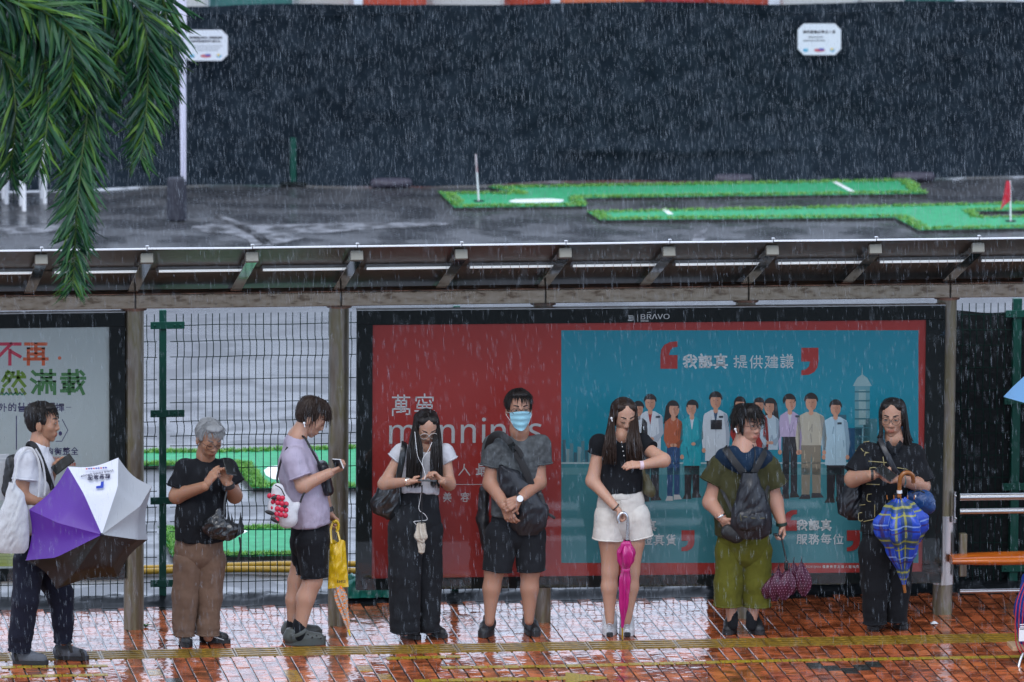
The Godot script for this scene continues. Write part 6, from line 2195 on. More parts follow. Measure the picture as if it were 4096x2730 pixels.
func furled(called: String, a: Vector3, e: Vector3, prof: Array, m: Material, parent: Node, pleats := 7, depth := 0.35, twist := 1.2, rings := 30) -> MeshInstance3D:
	# cloth gathered round the line from a to e; prof = [[t, r], ...]
	var d := (e - a).normalized()
	var s := d.cross(Vector3.BACK).normalized()
	var w := d.cross(s)
	var b := MB.new()
	var n := pleats * 6
	b.sheet(n, rings, func(u: float, q: float) -> Vector3:
		var r := 0.0
		for i in prof.size() - 1:
			if q >= prof[i][0] and q <= prof[i + 1][0]:
				r = lerpf(prof[i][1], prof[i + 1][1], smoothstep(0.0, 1.0, (q - prof[i][0]) / (prof[i + 1][0] - prof[i][0])))
		var an := TAU * u
		var f := 1.0 + depth * cos(pleats * an + twist * q * 4.0) * (0.4 + 0.6 * sin(PI * minf(q * 1.1, 1.0)))
		f += 0.12 * noise.get_noise_3d(cos(an) * 3.0, sin(an) * 3.0, q * 9.0)
		return a.lerp(e, q) + (s * cos(an) + w * sin(an)) * (r * f))
	return part(called, b.mesh(m), parent)
func picture(w: int, h: int, f: Callable) -> ImageTexture:
	var im := Image.create(w, h, false, Image.FORMAT_RGB8)
	for y in h:
		for x in w:
			im.set_pixel(x, y, f.call(float(x) / w, float(y) / h))
	return ImageTexture.create_from_image(im)

func make_carried() -> void:
	mat("bag_black", Color(0.010, 0.011, 0.013), 0.55)
	mat("bag_shiny", Color(0.010, 0.012, 0.014), 0.28, 0.0, 0.6)
	mat("strap_black", Color(0.010, 0.011, 0.013), 0.7)
	mat("nylon", Color(0.011, 0.013, 0.018), 0.4)
	mat("cotton_white", Color(0.58, 0.59, 0.62), 0.85)
	mat("paper_grey", Color(0.42, 0.44, 0.47), 0.8)
	mat("band_dark", Color(0.02, 0.02, 0.022), 0.5)
	mat("ear_white", Color(0.75, 0.76, 0.78), 0.25)
	mat("steel_small", Color(0.6, 0.6, 0.6), 0.2, 1.0)
	for k in 8:
		for o in people[k].get_children():
			if o.name.begins_with("shoe"):
				pass
	carry_1()
	carry_2()
	carry_3()
	carry_4()
	carry_5()
	carry_6()
	carry_7()
	carry_8()
	make_small()

func carry_1() -> void:
	var z := 1.10
	phone("dark phone held upright by the man walking past", at_z(250, 1858, z + 0.13), Basis(Vector3.BACK, -0.92) * Basis(Vector3.UP, -0.7), M.phone_black)
	# black strap of a rucksack over the shoulder
	var rs := thing("rucksack", "black rucksack strap over the shoulder of the man in white", "rucksack")
	strap("shoulder_strap", [[112, 1790, 0.10], [118, 1776, 0.17], [140, 1790, 0.20], [168, 1850, 0.20], [190, 1910, 0.17], [207, 1960, 0.12]], z, 25, M.strap_black, rs)
	strap("back_strap", [[112, 1790, 0.10], [75, 1830, 0.10], [50, 1885, 0.12], [42, 1915, 0.12]], z, 20, M.strap_black, rs)
	blob("pack", z, [[[52, 1850, -0.02, 30], [40, 1960, -0.02, 34]]], M.bag_black, rs)
	# canvas tote in the crook of the arm
	var tb := thing("tote_bag", "large white canvas tote bag hanging from the walking man's arm", "bag")
	var m := cloth_mat("canvas", Color(0.58, 0.59, 0.61), 0.9, 0.9)
	sack("bag", z + 0.25, [[1930, 34, 60], [1985, 20, 98], [2060, -4, 112], [2150, -22, 116], [2195, -20, 112], [2214, 0, 96]], 0.07, m, tb)
	strap("handle", [[46, 1960, 0.30], [62, 1900, 0.28], [70, 1840, 0.25], [100, 1800, 0.22], [130, 1800, 0.24], [158, 1870, 0.24], [152, 1990, 0.22]], z, 9, m, tb, 0.3)
	strap("handle", [[176, 1985, 0.2], [180, 1930, 0.20], [168, 1850, 0.21], [140, 1796, 0.22]], z, 8, m, tb, 0.3)
	# stiff paper carrier behind him
	var pb := thing("paper_bag", "stiff pale grey paper bags held behind the walking man", "bag")
	for k in 3:
		var c := at_z(-8 - 6 * k, 1925 - 14 * k, z - 0.06 - 0.05 * k)
		pbox("sheet", c, Vector3(0.19, 0.26, 0.012), M.paper_grey, pb, 0.002, Basis(Vector3.BACK, -0.06 + 0.05 * k))
	# umbrella, opened and held low
	var um := thing("umbrella", "open umbrella with purple, white, grey and black panels and company lettering", "umbrella")
	var rim := [[270, 1868], [472, 1832], [607, 1945], [590, 2160], [470, 2310], [225, 2357], [102, 2243], [115, 2040]]
	var mid := [[333, 1975], [470, 1948], [560, 2026], [548, 2160], [448, 2265], [300, 2290], [222, 2232], [232, 2094]]
	var apex := at_z(406, 2140, z + 0.50)
	var cols := [Color(0.62, 0.64, 0.72), Color(0.33, 0.345, 0.37), Color(0.33, 0.345, 0.37), Color(0.016, 0.017, 0.017), Color(0.016, 0.017, 0.017), Color(0.016, 0.017, 0.017), Color(0.085, 0.018, 0.27), Color(0.085, 0.018, 0.27)]
	var R := []
	var Q := []
	for k in 8:
		R.append(at_z(rim[k][0], rim[k][1], z + 0.24))
		Q.append(at_z(mid[k][0], mid[k][1], z + 0.40))
	var mats := {}
	for k in 8:
		var key: String = (cols[k] as Color).to_html()
		if not mats.has(key):
			var um_ := mat("canopy_" + str(mats.size()), cols[k], 0.45, 0.0, 0.5)
			um_.backlight_enabled = true
			um_.backlight = Color(0.35, 0.35, 0.35) * Color(minf(cols[k].r * 2.0, 1.0), minf(cols[k].g * 2.0, 1.0), minf(cols[k].b * 2.0, 1.0))
			mats[key] = um_
		var a := k
		var e := (k + 1) % 8
		var b := MB.new()
		b.sheet(8, 14, func(u: float, w: float) -> Vector3:
			var p0: Vector3 = apex.lerp(Q[a], w / 0.55) if w < 0.55 else Q[a].lerp(R[a], (w - 0.55) / 0.45)
			var p1: Vector3 = apex.lerp(Q[e], w / 0.55) if w < 0.55 else Q[e].lerp(R[e], (w - 0.55) / 0.45)
			var p := p0.lerp(p1, u)
			var cen := apex + Vector3(0, 0, -0.35)
			return p - (p - cen).normalized() * (0.030 * sin(PI * u) * w))
		part("canopy_panel", b.mesh(mats[key]), um)
		var rb := MB.new()
		rb.tube([apex + Vector3(0, 0, -0.012), Q[k] + Vector3(0, 0, -0.01), R[k] + Vector3(0, 0, -0.008)], [0.0028, 0.0026, 0.002], 6)
		part("rib", rb.mesh(M.steel_small), um)
	var back := (at_z(335, 2110, z + 0.1) - apex).normalized()
	ptube("shaft", [apex - back * 0.02, apex + back * 0.52], [0.006], M.steel_small, um, 8)
	ptube("ferrule", [apex - back * 0.03, apex + back * 0.02], [0.006, 0.014], M.phone_black, um, 10)
	ptube("grip", [apex + back * 0.44, apex + back * 0.54], [0.014, 0.016], M.phone_black, um, 10)
	# the lettering stands upside down on the white panel
	var bd := Board.new()
	bd.host = self
	var n0: Vector3 = (R[1] - R[0]).cross(Q[0] - R[0]).normalized()
	if n0.z < 0:
		n0 = -n0
	bd.n = n0
	bd.u = (R[1] - R[0]).normalized()
	bd.up = bd.n.cross(bd.u)
	bd.o = R[0] + bd.n * 0.004
	bd.lift = 0.0006
	var ink := Color(0.025, 0.025, 0.06)
	var flip := Transform2D(PI + 0.10, Vector2.ZERO)
	for k in 4:
		bd.glyph(GLYPHS["龍豐集團"[k]], 438 - 23 * k, 1916 - 1.0 * k * -2.4, 20, 2.6, ink, 1, flip)
	bd.fill([[383, 1956], [412, 1953], [415, 1927], [403, 1928], [401, 1944], [384, 1946]], Color(0.02, 0.05, 0.35), 1)
	bd.fill([[391, 1944], [399, 1943], [401, 1926], [413, 1925], [413, 1953], [405, 1954], [405, 1934], [393, 1936]], Color(0.5, 0.02, 0.03), 2)
	for k in 9:
		bd.rect(342 + 9.6 * k, 1874 + 0.0 - 0.6 * k, 349 + 9.6 * k, 1880 - 0.6 * k, Color(0.06, 0.06, 0.3) if k % 3 else Color(0.5, 0.1, 0.1), 1)
	var pr := part("lettering", bd.mb.mesh(M.print_matt), um)
	pr.transform = Transform3D(Basis(bd.u, bd.up, bd.n), bd.o)
	var tx := text_mesh("LUNG FUNG GROUP", 8.5, mat("letter_ink", ink, 0.7), true)
	tx.horizontal_alignment = HORIZONTAL_ALIGNMENT_CENTER
	tx.vertical_alignment = VERTICAL_ALIGNMENT_CENTER
	var tp := part("lettering", tx, um)
	var c2 := bd.pt(387, 1895)
	tp.transform = Transform3D(Basis(bd.u, bd.up, bd.n) * Basis(Vector3.BACK, PI + 0.0) * Basis.from_scale(Vector3(1.15, 1, 1)), bd.o + bd.u * c2.x + bd.up * c2.y + bd.n * 0.002)
	# sandal straps
	for e: Array in [[[60, 2625], [110, 2615], [150, 2640]], [[230, 2605], [280, 2590], [330, 2620]]]:
		for q: Array in e:
			var p := at_z(q[0], q[1], z + 0.02)
			var s := MB.new()
			s.box(p, Vector3(0.022, 0.055, 0.125), 0.004, Basis(Vector3.BACK, 0.3))
			part("sandal_strap", s.mesh(M.strap_black), people[0])

func carry_2() -> void:
	var z := 0.60
	phone("black phone tapped by the grey-haired man", at_z(918, 1868, z + 0.27), Basis(Vector3.UP, 0.5) * Basis(Vector3.RIGHT, -0.9) * Basis(Vector3.BACK, -0.3), M.phone_black)
	ring("wristwatch", at_z(916, 1944, z + 0.22), Vector3(-0.25, 0.9, 0.3), 0.037, 0.016, M.band_dark, people[1])
	var bg := thing("plastic_bag", "crumpled black plastic bag with pointed corners hanging from the grey-haired man's wrist", "bag")
	blob("bag", z, [[[872, 2050, 0.22, 16], [868, 2110, 0.22, 44]], [[868, 2110, 0.22, 46], [910, 2128, 0.22, 38]], [[910, 2120, 0.22, 36], [958, 2118, 0.21, 22]], [[840, 2120, 0.2, 26], [850, 2090, 0.2, 24]]], M.bag_shiny, bg, 1.5, 0.022, 0.009, 0.006)
	for q: Array in [[[945, 2150], [962, 2048], [977, 2130]], [[905, 2110], [912, 2040], [925, 2100]], [[925, 2100], [924, 2052], [940, 2110]]]:
		var b := MB.new()
		var p := zp(q, z + 0.24)
		b.face(p[0], p[1], p[2])
		b.face(p[0] + Vector3(0, 0, -0.02), p[2] + Vector3(0, 0, -0.02), p[1])
		b.face(p[0], p[0] + Vector3(0, 0, -0.02), p[1])
		b.face(p[2], p[1], p[2] + Vector3(0, 0, -0.02))
		part("corner", b.mesh(M.bag_shiny), bg)
	strap("loop_handle", [[908, 1960, 0.2], [898, 2005, 0.22], [895, 2060, 0.24]], z, 8, M.bag_shiny, bg, 0.5)
	strap("wrist_strap", [[957, 2150, 0.24], [962, 2190, 0.23], [955, 2225, 0.22], [950, 2248, 0.22]], z, 9, M.strap_black, bg, 0.3)
	for e: Array in [[[735, 2548], [757, 2552]], [[855, 2548], [885, 2558]]]:
		for k in 3:
			cord("shoe_lace", [[e[0][0] - 4 + 7 * k, e[0][1] + 3 * k, 0.06], [e[1][0] + 5 * k, e[1][1] + 2 * k, 0.065]], z, 0.003, M.paper_grey, people[1])

func carry_3() -> void:
	var z := 0.62
	phone("white phone in the raised hand of the young man in lilac", at_z(1352, 1856, z + 0.24), Basis(Vector3.BACK, -1.2) * Basis(Vector3.RIGHT, 1.2), M.white_plastic, Vector3(0.07, 0.12, 0.009))
	ring("wristwatch", at_z(1314, 2040, z - 0.05), Vector3(0.25, -0.9, 0.1), 0.034, 0.016, M.band_dark, people[2])
	var eb := MB.new()
	var ep := at_z(1216, 1694, z + 0.105)
	eb.ball(ep, Vector3(0.009, 0.009, 0.008), 10, 7)
	eb.tube([ep, ep + Vector3(0.004, -0.026, 0.002)], [0.0045, 0.0038], 7)
	part("earbud", eb.mesh(M.ear_white), people[2])
	for q: Array in [[[1198, 2496, 0.06, 27], [1196, 2545, 0.06, 28]], [[1170, 2490, -0.08, 24], [1168, 2530, -0.08, 25]]]:
		blob("sock", z, [q], M.tee_black, people[2], 1.0, 0.003)
	for k in 5:
		var b := MB.new()
		b.ball(at_z(1232 + 17 * k, 2540 + (k % 2) * 9 + 2 * k, z + 0.118 - 0.006 * k), Vector3(0.007, 0.007, 0.004), 8, 6)
		part("clog_hole", b.mesh(M.phone_black), people[2])
	strap("clog_strap", [[1158, 2540, 0.11], [1180, 2545, 0.125], [1205, 2535, 0.125], [1225, 2520, 0.11]], z, 15, M.clog_grey, people[2])
	# sling bag of black nylon on his chest
	var sl := thing("sling_bag", "flat black sling bag worn on the chest of the young man in lilac", "bag")
	blob("pouch", z, [[[1282, 1862, 0.06, 15], [1308, 1965, 0.06, 18]], [[1296, 1860, 0.06, 14], [1318, 1960, 0.06, 15]]], M.nylon, sl, 0.35, 0.004)
	strap("shoulder_strap", [[1283, 1868, 0.14], [1240, 1790, 0.14], [1218, 1752, 0.10], [1200, 1745, 0.04]], z, 9, M.strap_black, sl, 0.4)
	# plush bag at his hip
	var pl := thing("plush_bag", "white plush bag dotted with red bobbles and black patches at his back", "bag")
	mat("plush_white", Color(0.60, 0.60, 0.63), 0.95)
	mat("bobble_red", Color(0.55, 0.015, 0.055), 0.4)
	blob("bag", z, [[[1110, 1960, 0.24, 26], [1120, 2030, 0.24, 44]], [[1120, 2030, 0.24, 46], [1150, 2075, 0.24, 40]], [[1150, 2050, 0.24, 40], [1190, 2020, 0.22, 12]]], M.plush_white, pl, 1.1, 0.005)
	for k in 17:
		var cx: float = 1078 + 17 * (k % 4) + 8 * ((k / 4) % 2) + 7 * (k / 4)
		var cy: float = 1985 + 24 * (k / 4) + 3 * (k % 4)
		var b := MB.new()
		b.ball(at_z(cx, cy, z + 0.318 - 0.000035 * pow(cx - 1125, 2)), Vector3(0.0185, 0.0185, 0.016), 10, 8)
		part("bobble", b.mesh(M.bobble_red), pl)
	for q: Array in [[1102, 1990, 0.3], [1135, 2028, 0.5], [1078, 2052, -0.3], [1098, 2082, -0.5]]:
		var b := MB.new()
		b.ball(at_z(q[0], q[1], z + 0.31), Vector3(0.034, 0.014, 0.014), 12, 8, Basis(Vector3.BACK, q[2]))
		part("black_patch", b.mesh(M.bag_black), pl)
	cord("zip", [[1100, 1942, 0.29], [1122, 1955, 0.31], [1138, 1985, 0.30]], z, 0.004, M.phone_black, pl)
	strap("shoulder_strap", [[1112, 1935, 0.20], [1108, 1910, 0.16], [1125, 1840, 0.12], [1150, 1790, 0.08]], z, 9, M.strap_black, pl, 0.4)
	strap("hip_strap", [[1200, 2012, 0.24], [1210, 1985, 0.24], [1222, 1965, 0.23]], z, 8, M.strap_black, pl, 0.4)
	# yellow carrier and cane umbrella in the lowered hand
	var yb := thing("carrier_bag", "shiny yellow carrier bag with a small black name hanging beside the post", "bag")
	mat("plastic_yellow", Color(0.62, 0.40, 0.008), 0.3, 0.0, 0.6)
	var b2 := MB.new()
	b2.sheet(16, 22, func(u: float, w: float) -> Vector3:
		var l := lerpf(1320, 1311, w)
		var r := lerpf(1380, 1394, w)
		return at_z(lerpf(l, r, u), lerpf(2170 + 10 * sin(u * 6.0), 2357 - 8 * u, w), z + 0.05 + 0.035 * sin(PI * u) * sin(PI * minf(w + 0.15, 1.0)) + 0.014 * noise.get_noise_2d(u * 4.0, w * 5.0)))
	b2.sheet(16, 22, func(u: float, w: float) -> Vector3:
		var l := lerpf(1320, 1311, w)
		var r := lerpf(1380, 1394, w)
		return at_z(lerpf(r, l, u), lerpf(2170 + 10 * sin(u * 6.0), 2357 - 8 * (1.0 - u), w), z + 0.03 - 0.035 * sin(PI * u) * sin(PI * minf(w + 0.15, 1.0))))
	part("bag", b2.mesh(M.plastic_yellow), yb)
	strap("loop_handle", [[1326, 2175, 0.05], [1322, 2120, 0.0], [1335, 2085, -0.02]], z, 9, M.plastic_yellow, yb, 0.3)
	strap("loop_handle", [[1362, 2175, 0.05], [1348, 2120, 0.0], [1338, 2085, -0.02]], z, 8, M.plastic_yellow, yb, 0.3)
	var bd := new_board(at_z(1355, 2330, z + 0.105), 0.0)
	write(bd, yb, "keeta", 1347, 2334, 14, mat("letter_black", Color(0.01, 0.01, 0.01), 0.5), 1, true, 34)
	var lt := yb.get_node("lettering") as Node3D
	lt.position += bd.o
	var uy := thing("umbrella", "furled clear umbrella with orange pattern and yellow ends leaning by the post", "umbrella")
	var tex := picture(64, 128, func(u: float, w: float) -> Color:
		var q := noise.get_noise_2d(u * 9.0, w * 16.0)
		return Color(0.95, 0.50, 0.08) if q > 0.12 else (Color(0.80, 0.74, 0.70) if q > -0.2 else Color(0.62, 0.60, 0.60)))
	var cm := mat("clear_orange", Color(0.8, 0.8, 0.8), 0.25)
	cm.albedo_texture = tex
	var a := at_z(1352, 2345, z + 0.02)
	var e := at_z(1393, 2518, z + 0.06)
	furled("canopy", a, e, [[0, 0.030], [0.25, 0.036], [0.8, 0.020], [1.0, 0.010]], cm, uy, 6)
	ptube("tip", [e, at_z(1400, 2546, z + 0.07)], [0.009, 0.006], M.plastic_yellow, uy, 8)
	ptube("shaft", [at_z(1345, 2130, z), a], [0.005], M.steel_small, uy, 6)
	cord("handle", [[1345, 2130, 0.0], [1352, 2118, 0.0], [1353, 2098, 0.0], [1345, 2084, 0.0], [1335, 2090, 0.0]], z, 0.010, M.plastic_yellow, uy)

func carry_4() -> void:
	var z := 0.57
	phone("grey phone held level by the woman with long black hair", at_z(1708, 1924, z + 0.30), Basis(Vector3.BACK, 1.50) * Basis(Vector3.UP, -1.35), M.tee_grey, Vector3(0.072, 0.12, 0.010))
	ring("wristwatch", at_z(1630, 1928, z + 0.21), Vector3(1, 0.05, 0.2), 0.032, 0.014, M.steel_small, people[3])
	var sb := thing("shoulder_bag", "black leather shoulder bag under the arm of the woman with long hair", "bag")
	sack("bag", z + 0.04, [[1908, 1556, 1600], [1960, 1506, 1606], [2012, 1480, 1606], [2050, 1490, 1602], [2080, 1545, 1590]], 0.06, M.bag_shiny, sb)
	strap("shoulder_strap", [[1585, 1960, 0.10], [1600, 1880, 0.12], [1614, 1800, 0.11], [1618, 1770, 0.04]], z, 26, M.bag_shiny, sb)
	strap("shoulder_strap", [[1500, 1995, 0.0], [1535, 1915, -0.04], [1590, 1840, -0.06], [1612, 1775, -0.02]], z, 12, M.bag_shiny, sb, 0.3)
	# white earphone cable, one object
	var ea := thing("earphones", "white earphone cable looping from her ears to the phone", "earphones")
	cord("cable", [[1659, 1728, 0.16], [1665, 1790, 0.2], [1672, 1830, 0.2], [1688, 1860, 0.2], [1700, 1900, 0.28], [1695, 1935, 0.3]], z, 0.0018, M.ear_white, ea)
	cord("cable", [[1728, 1770, 0.18], [1712, 1805, 0.2], [1692, 1835, 0.2], [1690, 1862, 0.2]], z, 0.0018, M.ear_white, ea)
	cord("cable", [[1690, 1940, 0.28], [1680, 2000, 0.2], [1676, 2040, 0.2], [1700, 2060, 0.22], [1708, 2080, 0.22], [1680, 2085, 0.22], [1655, 2088, 0.22], [1668, 2102, 0.22]], z, 0.0018, M.ear_white, ea)
	var fu := thing("umbrella", "small folded cream umbrella dangling from a cord below her phone", "umbrella")
	mat("cream_cloth", Color(0.46, 0.41, 0.34), 0.8)
	cord("wrist_cord", [[1688, 1942, 0.28], [1687, 2000, 0.25], [1687, 2098, 0.24]], z, 0.0045, M.strap_black, fu)
	var a := at_z(1685, 2094, z + 0.24)
	furled("canopy", a, at_z(1682, 2172, z + 0.24), [[0, 0.026], [0.25, 0.028], [0.7, 0.040], [1.0, 0.020]], M.cream_cloth, fu, 6, 0.3)
	furled("canopy_end", at_z(1684, 2166, z + 0.24), at_z(1686, 2218, z + 0.24), [[0, 0.022], [0.3, 0.024], [0.85, 0.020], [1.0, 0.004]], M.cream_cloth, fu, 5, 0.15)
	blob("flap", z, [[[1664, 2152, 0.25, 6], [1690, 2166, 0.26, 10]]], M.cream_cloth, fu, 1.0, 0.003)

func carry_5() -> void:
	var z := 0.58
	var pe: Node3D = people[4]
	var o: Vector3 = pe.get_meta("ho")
	var hb: Basis = pe.get_meta("hb")
	var s: float = pe.get_meta("hs")
	var mm := mat("mask_blue", Color(0.30, 0.60, 0.72), 0.8)
	mm.normal_enabled = false
	var mk := MB.new()
	mk.sheet(20, 16, func(u: float, w: float) -> Vector3:
		var x := (u - 0.5) * 2.0
		var hw := 0.068 * (1.0 - 0.42 * pow(w, 2.2))
		var y := lerpf(-0.012 + 0.016 * (1.0 - x * x), -0.124 + 0.020 * x * x, w)
		var fold := 0.0035 * sin(w * 20.0) * (1.0 - absf(x) * 0.5)
		var zz := 0.064 + 0.060 * (1.0 - pow(absf(x), 1.8)) * (1.0 - 0.45 * w) - 0.012 * w + fold
		return o + hb * (Vector3(x * hw, y, zz) * s))
	part("face_mask", mk.mesh(mm), pe)
	for sx: float in [-1.0, 1.0]:
		var lp := MB.new()
		for y: float in [-0.012, -0.085]:
			lp.tube([o + hb * (Vector3(sx * 0.066 * (1.0 if y > -0.05 else 0.75), y, 0.064) * s), o + hb * (Vector3(sx * 0.079, -0.012 + y * 0.3, 0.012) * s), o + hb * (Vector3(sx * 0.083, -0.014 + y * 0.1, -0.012) * s)], [0.0016], 5)
			part("mask_loop", lp.mesh(M.ear_white), pe)
			lp = MB.new()
	ring("wristwatch", at_z(2080, 1994, z + 0.26), Vector3(-0.8, -0.6, 0.1), 0.039, 0.010, M.band_dark, pe)
	var dial := MB.new()
	dial.tube([at_z(2080, 1996, z + 0.295), at_z(2080, 1996, z + 0.308)], [0.022, 0.022], 18)
	part("watch_dial", dial.mesh(M.trim_white), pe)
	var bg := thing("messenger_bag", "big black messenger bag slung across the masked man's front", "bag")
	sack("bag", z + 0.12, [[1862, 1996, 2012], [1890, 1990, 2085], [1950, 1998, 2140], [2040, 2026, 2196], [2105, 2040, 2186], [2142, 2072, 2150]], 0.07, M.nylon, bg)
	strap("shoulder_strap", [[1950, 1800, 0.03], [1966, 1752, 0.09], [2000, 1738, 0.11], [2040, 1770, 0.135], [2075, 1830, 0.15], [2110, 1900, 0.16], [2125, 1940, 0.15]], z, 30, M.strap_black, bg)
	pbox("buckle", at_z(2052, 1790, z + 0.15), Vector3(0.045, 0.06, 0.012), M.phone_black, bg, 0.003, Basis(Vector3.BACK, 0.55))
	strap("strap_end", [[2060, 1785, 0.155], [2078, 1805, 0.16], [2090, 1828, 0.165]], z, 18, M.strap_black, bg)
	strap("side_strap", [[2190, 2055, 0.12], [2210, 2068, 0.12], [2220, 2075, 0.12]], z, 12, M.strap_black, bg, 0.3)
	blob("mesh_pocket", z, [[[2160, 1980, 0.13, 12], [2172, 2020, 0.13, 14]]], M.band_dark, bg, 1.5, 0.004)
	var dk := thing("backpack", "black bag hanging behind the masked man's elbow", "bag")
	blob("bag", z, [[[1938, 1960, -0.16, 20], [1930, 2080, -0.16, 22]], [[1930, 2080, -0.16, 24], [1945, 2190, -0.14, 18]]], M.bag_black, dk, 0.5, 0.006)
	strap("hanging_strap", [[1942, 2170, -0.1], [1940, 2220, -0.1], [1936, 2270, -0.1]], z, 14, M.strap_black, dk)

func carry_6() -> void:
	var z := 0.60
	var pe: Node3D = people[5]
	ring("wristwatch", at_z(2566, 1862, z + 0.28), Vector3(-1, 0.0, 0.1), 0.030, 0.013, mat("band_pink", Color(0.62, 0.47, 0.52), 0.4), pe)
	ring("hair_tie", at_z(2463, 2030, z + 0.16), Vector3(0.7, -0.7, 0.1), 0.031, 0.004, M.band_dark, pe)
	for k in 4:
		var b := MB.new()
		b.ball(at_z(2487 + 3 * k, 1770 + 18 * k, z + 0.098 + 0.002 * k), Vector3(0.0045, 0.0045, 0.004), 8, 6)
		part("button", b.mesh(M.ear_white), pe)
	var eb := MB.new()
	var ep := at_z(2446, 1674, z + 0.07)
	eb.ball(ep, Vector3(0.008, 0.009, 0.008), 8, 6)
	eb.tube([ep, ep + Vector3(0.005, -0.022, 0.004)], [0.004, 0.0035], 6)
	part("earbud", eb.mesh(M.ear_white), pe)
	strap("waistband", [[2395, 1990, 0.02], [2430, 1992, 0.085], [2480, 1992, 0.10], [2530, 1990, 0.085], [2566, 1984, 0.02]], z, 18, M.white_denim, pe, 0.12)
	cord("fly_seam", [[2484, 2000, 0.105], [2486, 2060, 0.118], [2490, 2100, 0.10]], z, 0.003, M.white_denim, pe)
	for e: Array in [[2438, 2500, 0], [2508, 2503, 0]]:
		for k in 3:
			cord("shoe_lace", [[e[0] - 12, e[1] + 2 + 7 * k, 0.06 + 0.02 * k], [e[0], e[1] - 3 + 7 * k, 0.075 + 0.02 * k], [e[0] + 12, e[1] + 2 + 7 * k, 0.06 + 0.02 * k]], z, 0.004, M.paper_grey, pe)
		pbox("toe_bumper", at_y(e[0], 2549) + Vector3(0, 0.018, 0.016), Vector3(0.045, 0.032, 0.022), M.rubber_black, pe, 0.006)
	var hb := thing("handbag", "small olive handbag on a long strap at the young woman's hip", "bag")
	mat("olive_leather", Color(0.085, 0.080, 0.040), 0.5)
	strap("shoulder_strap", [[2548, 1722, 0.05], [2556, 1760, 0.11], [2566, 1830, 0.12], [2578, 1900, 0.10], [2584, 1925, 0.09]], z, 13, M.olive_leather, hb)
	blob("bag", z, [[[2585, 1910, 0.03, 14], [2596, 1960, 0.03, 22]], [[2596, 1960, 0.03, 22], [2606, 1975, 0.03, 16]]], M.olive_leather, hb, 0.8, 0.004)
	var um := thing("umbrella", "furled magenta umbrella with silver crook handle held by the young woman", "umbrella")
	mat("magenta", Color(0.42, 0.006, 0.16), 0.3, 0.0, 0.6)
	mat("silver", Color(0.62, 0.63, 0.65), 0.25, 0.9)
	cord("handle", [[2475, 2094, 0.20], [2473, 2078, 0.20], [2478, 2062, 0.20], [2490, 2053, 0.20], [2503, 2058, 0.20], [2510, 2078, 0.20], [2511, 2120, 0.20], [2509, 2165, 0.20]], z, 0.0125, M.silver, um)
	ptube("runner", [at_z(2509, 2160, z + 0.2), at_z(2507, 2196, z + 0.2)], [0.016, 0.013], M.phone_black, um, 10)
	var a := at_z(2508, 2162, z + 0.20)
	var e := at_z(2490, 2512, z + 0.13)
	furled("canopy", a, e, [[0, 0.022], [0.14, 0.056], [0.22, 0.050], [0.33, 0.026], [0.36, 0.026], [0.45, 0.036], [0.7, 0.030], [0.97, 0.010], [1.0, 0.007]], M.magenta, um, 6, 0.28, 1.0, 44)
	for k in 4:
		blob("cloth_flap", z, [[[2480 + 17 * k, 2215 - 8 * (k % 2), 0.225, 4], [2492 + 8 * k, 2178, 0.22, 9]]], M.magenta, um, 1.6, 0.003, 0.006)
	strap("tie_band", [[2489, 2281, 0.22], [2505, 2284, 0.235], [2520, 2280, 0.22]], z, 10, M.magenta, um)
	ptube("tip", [e, at_z(2490, 2560, z + 0.11)], [0.006, 0.0055], M.hose_yellow, um, 8)

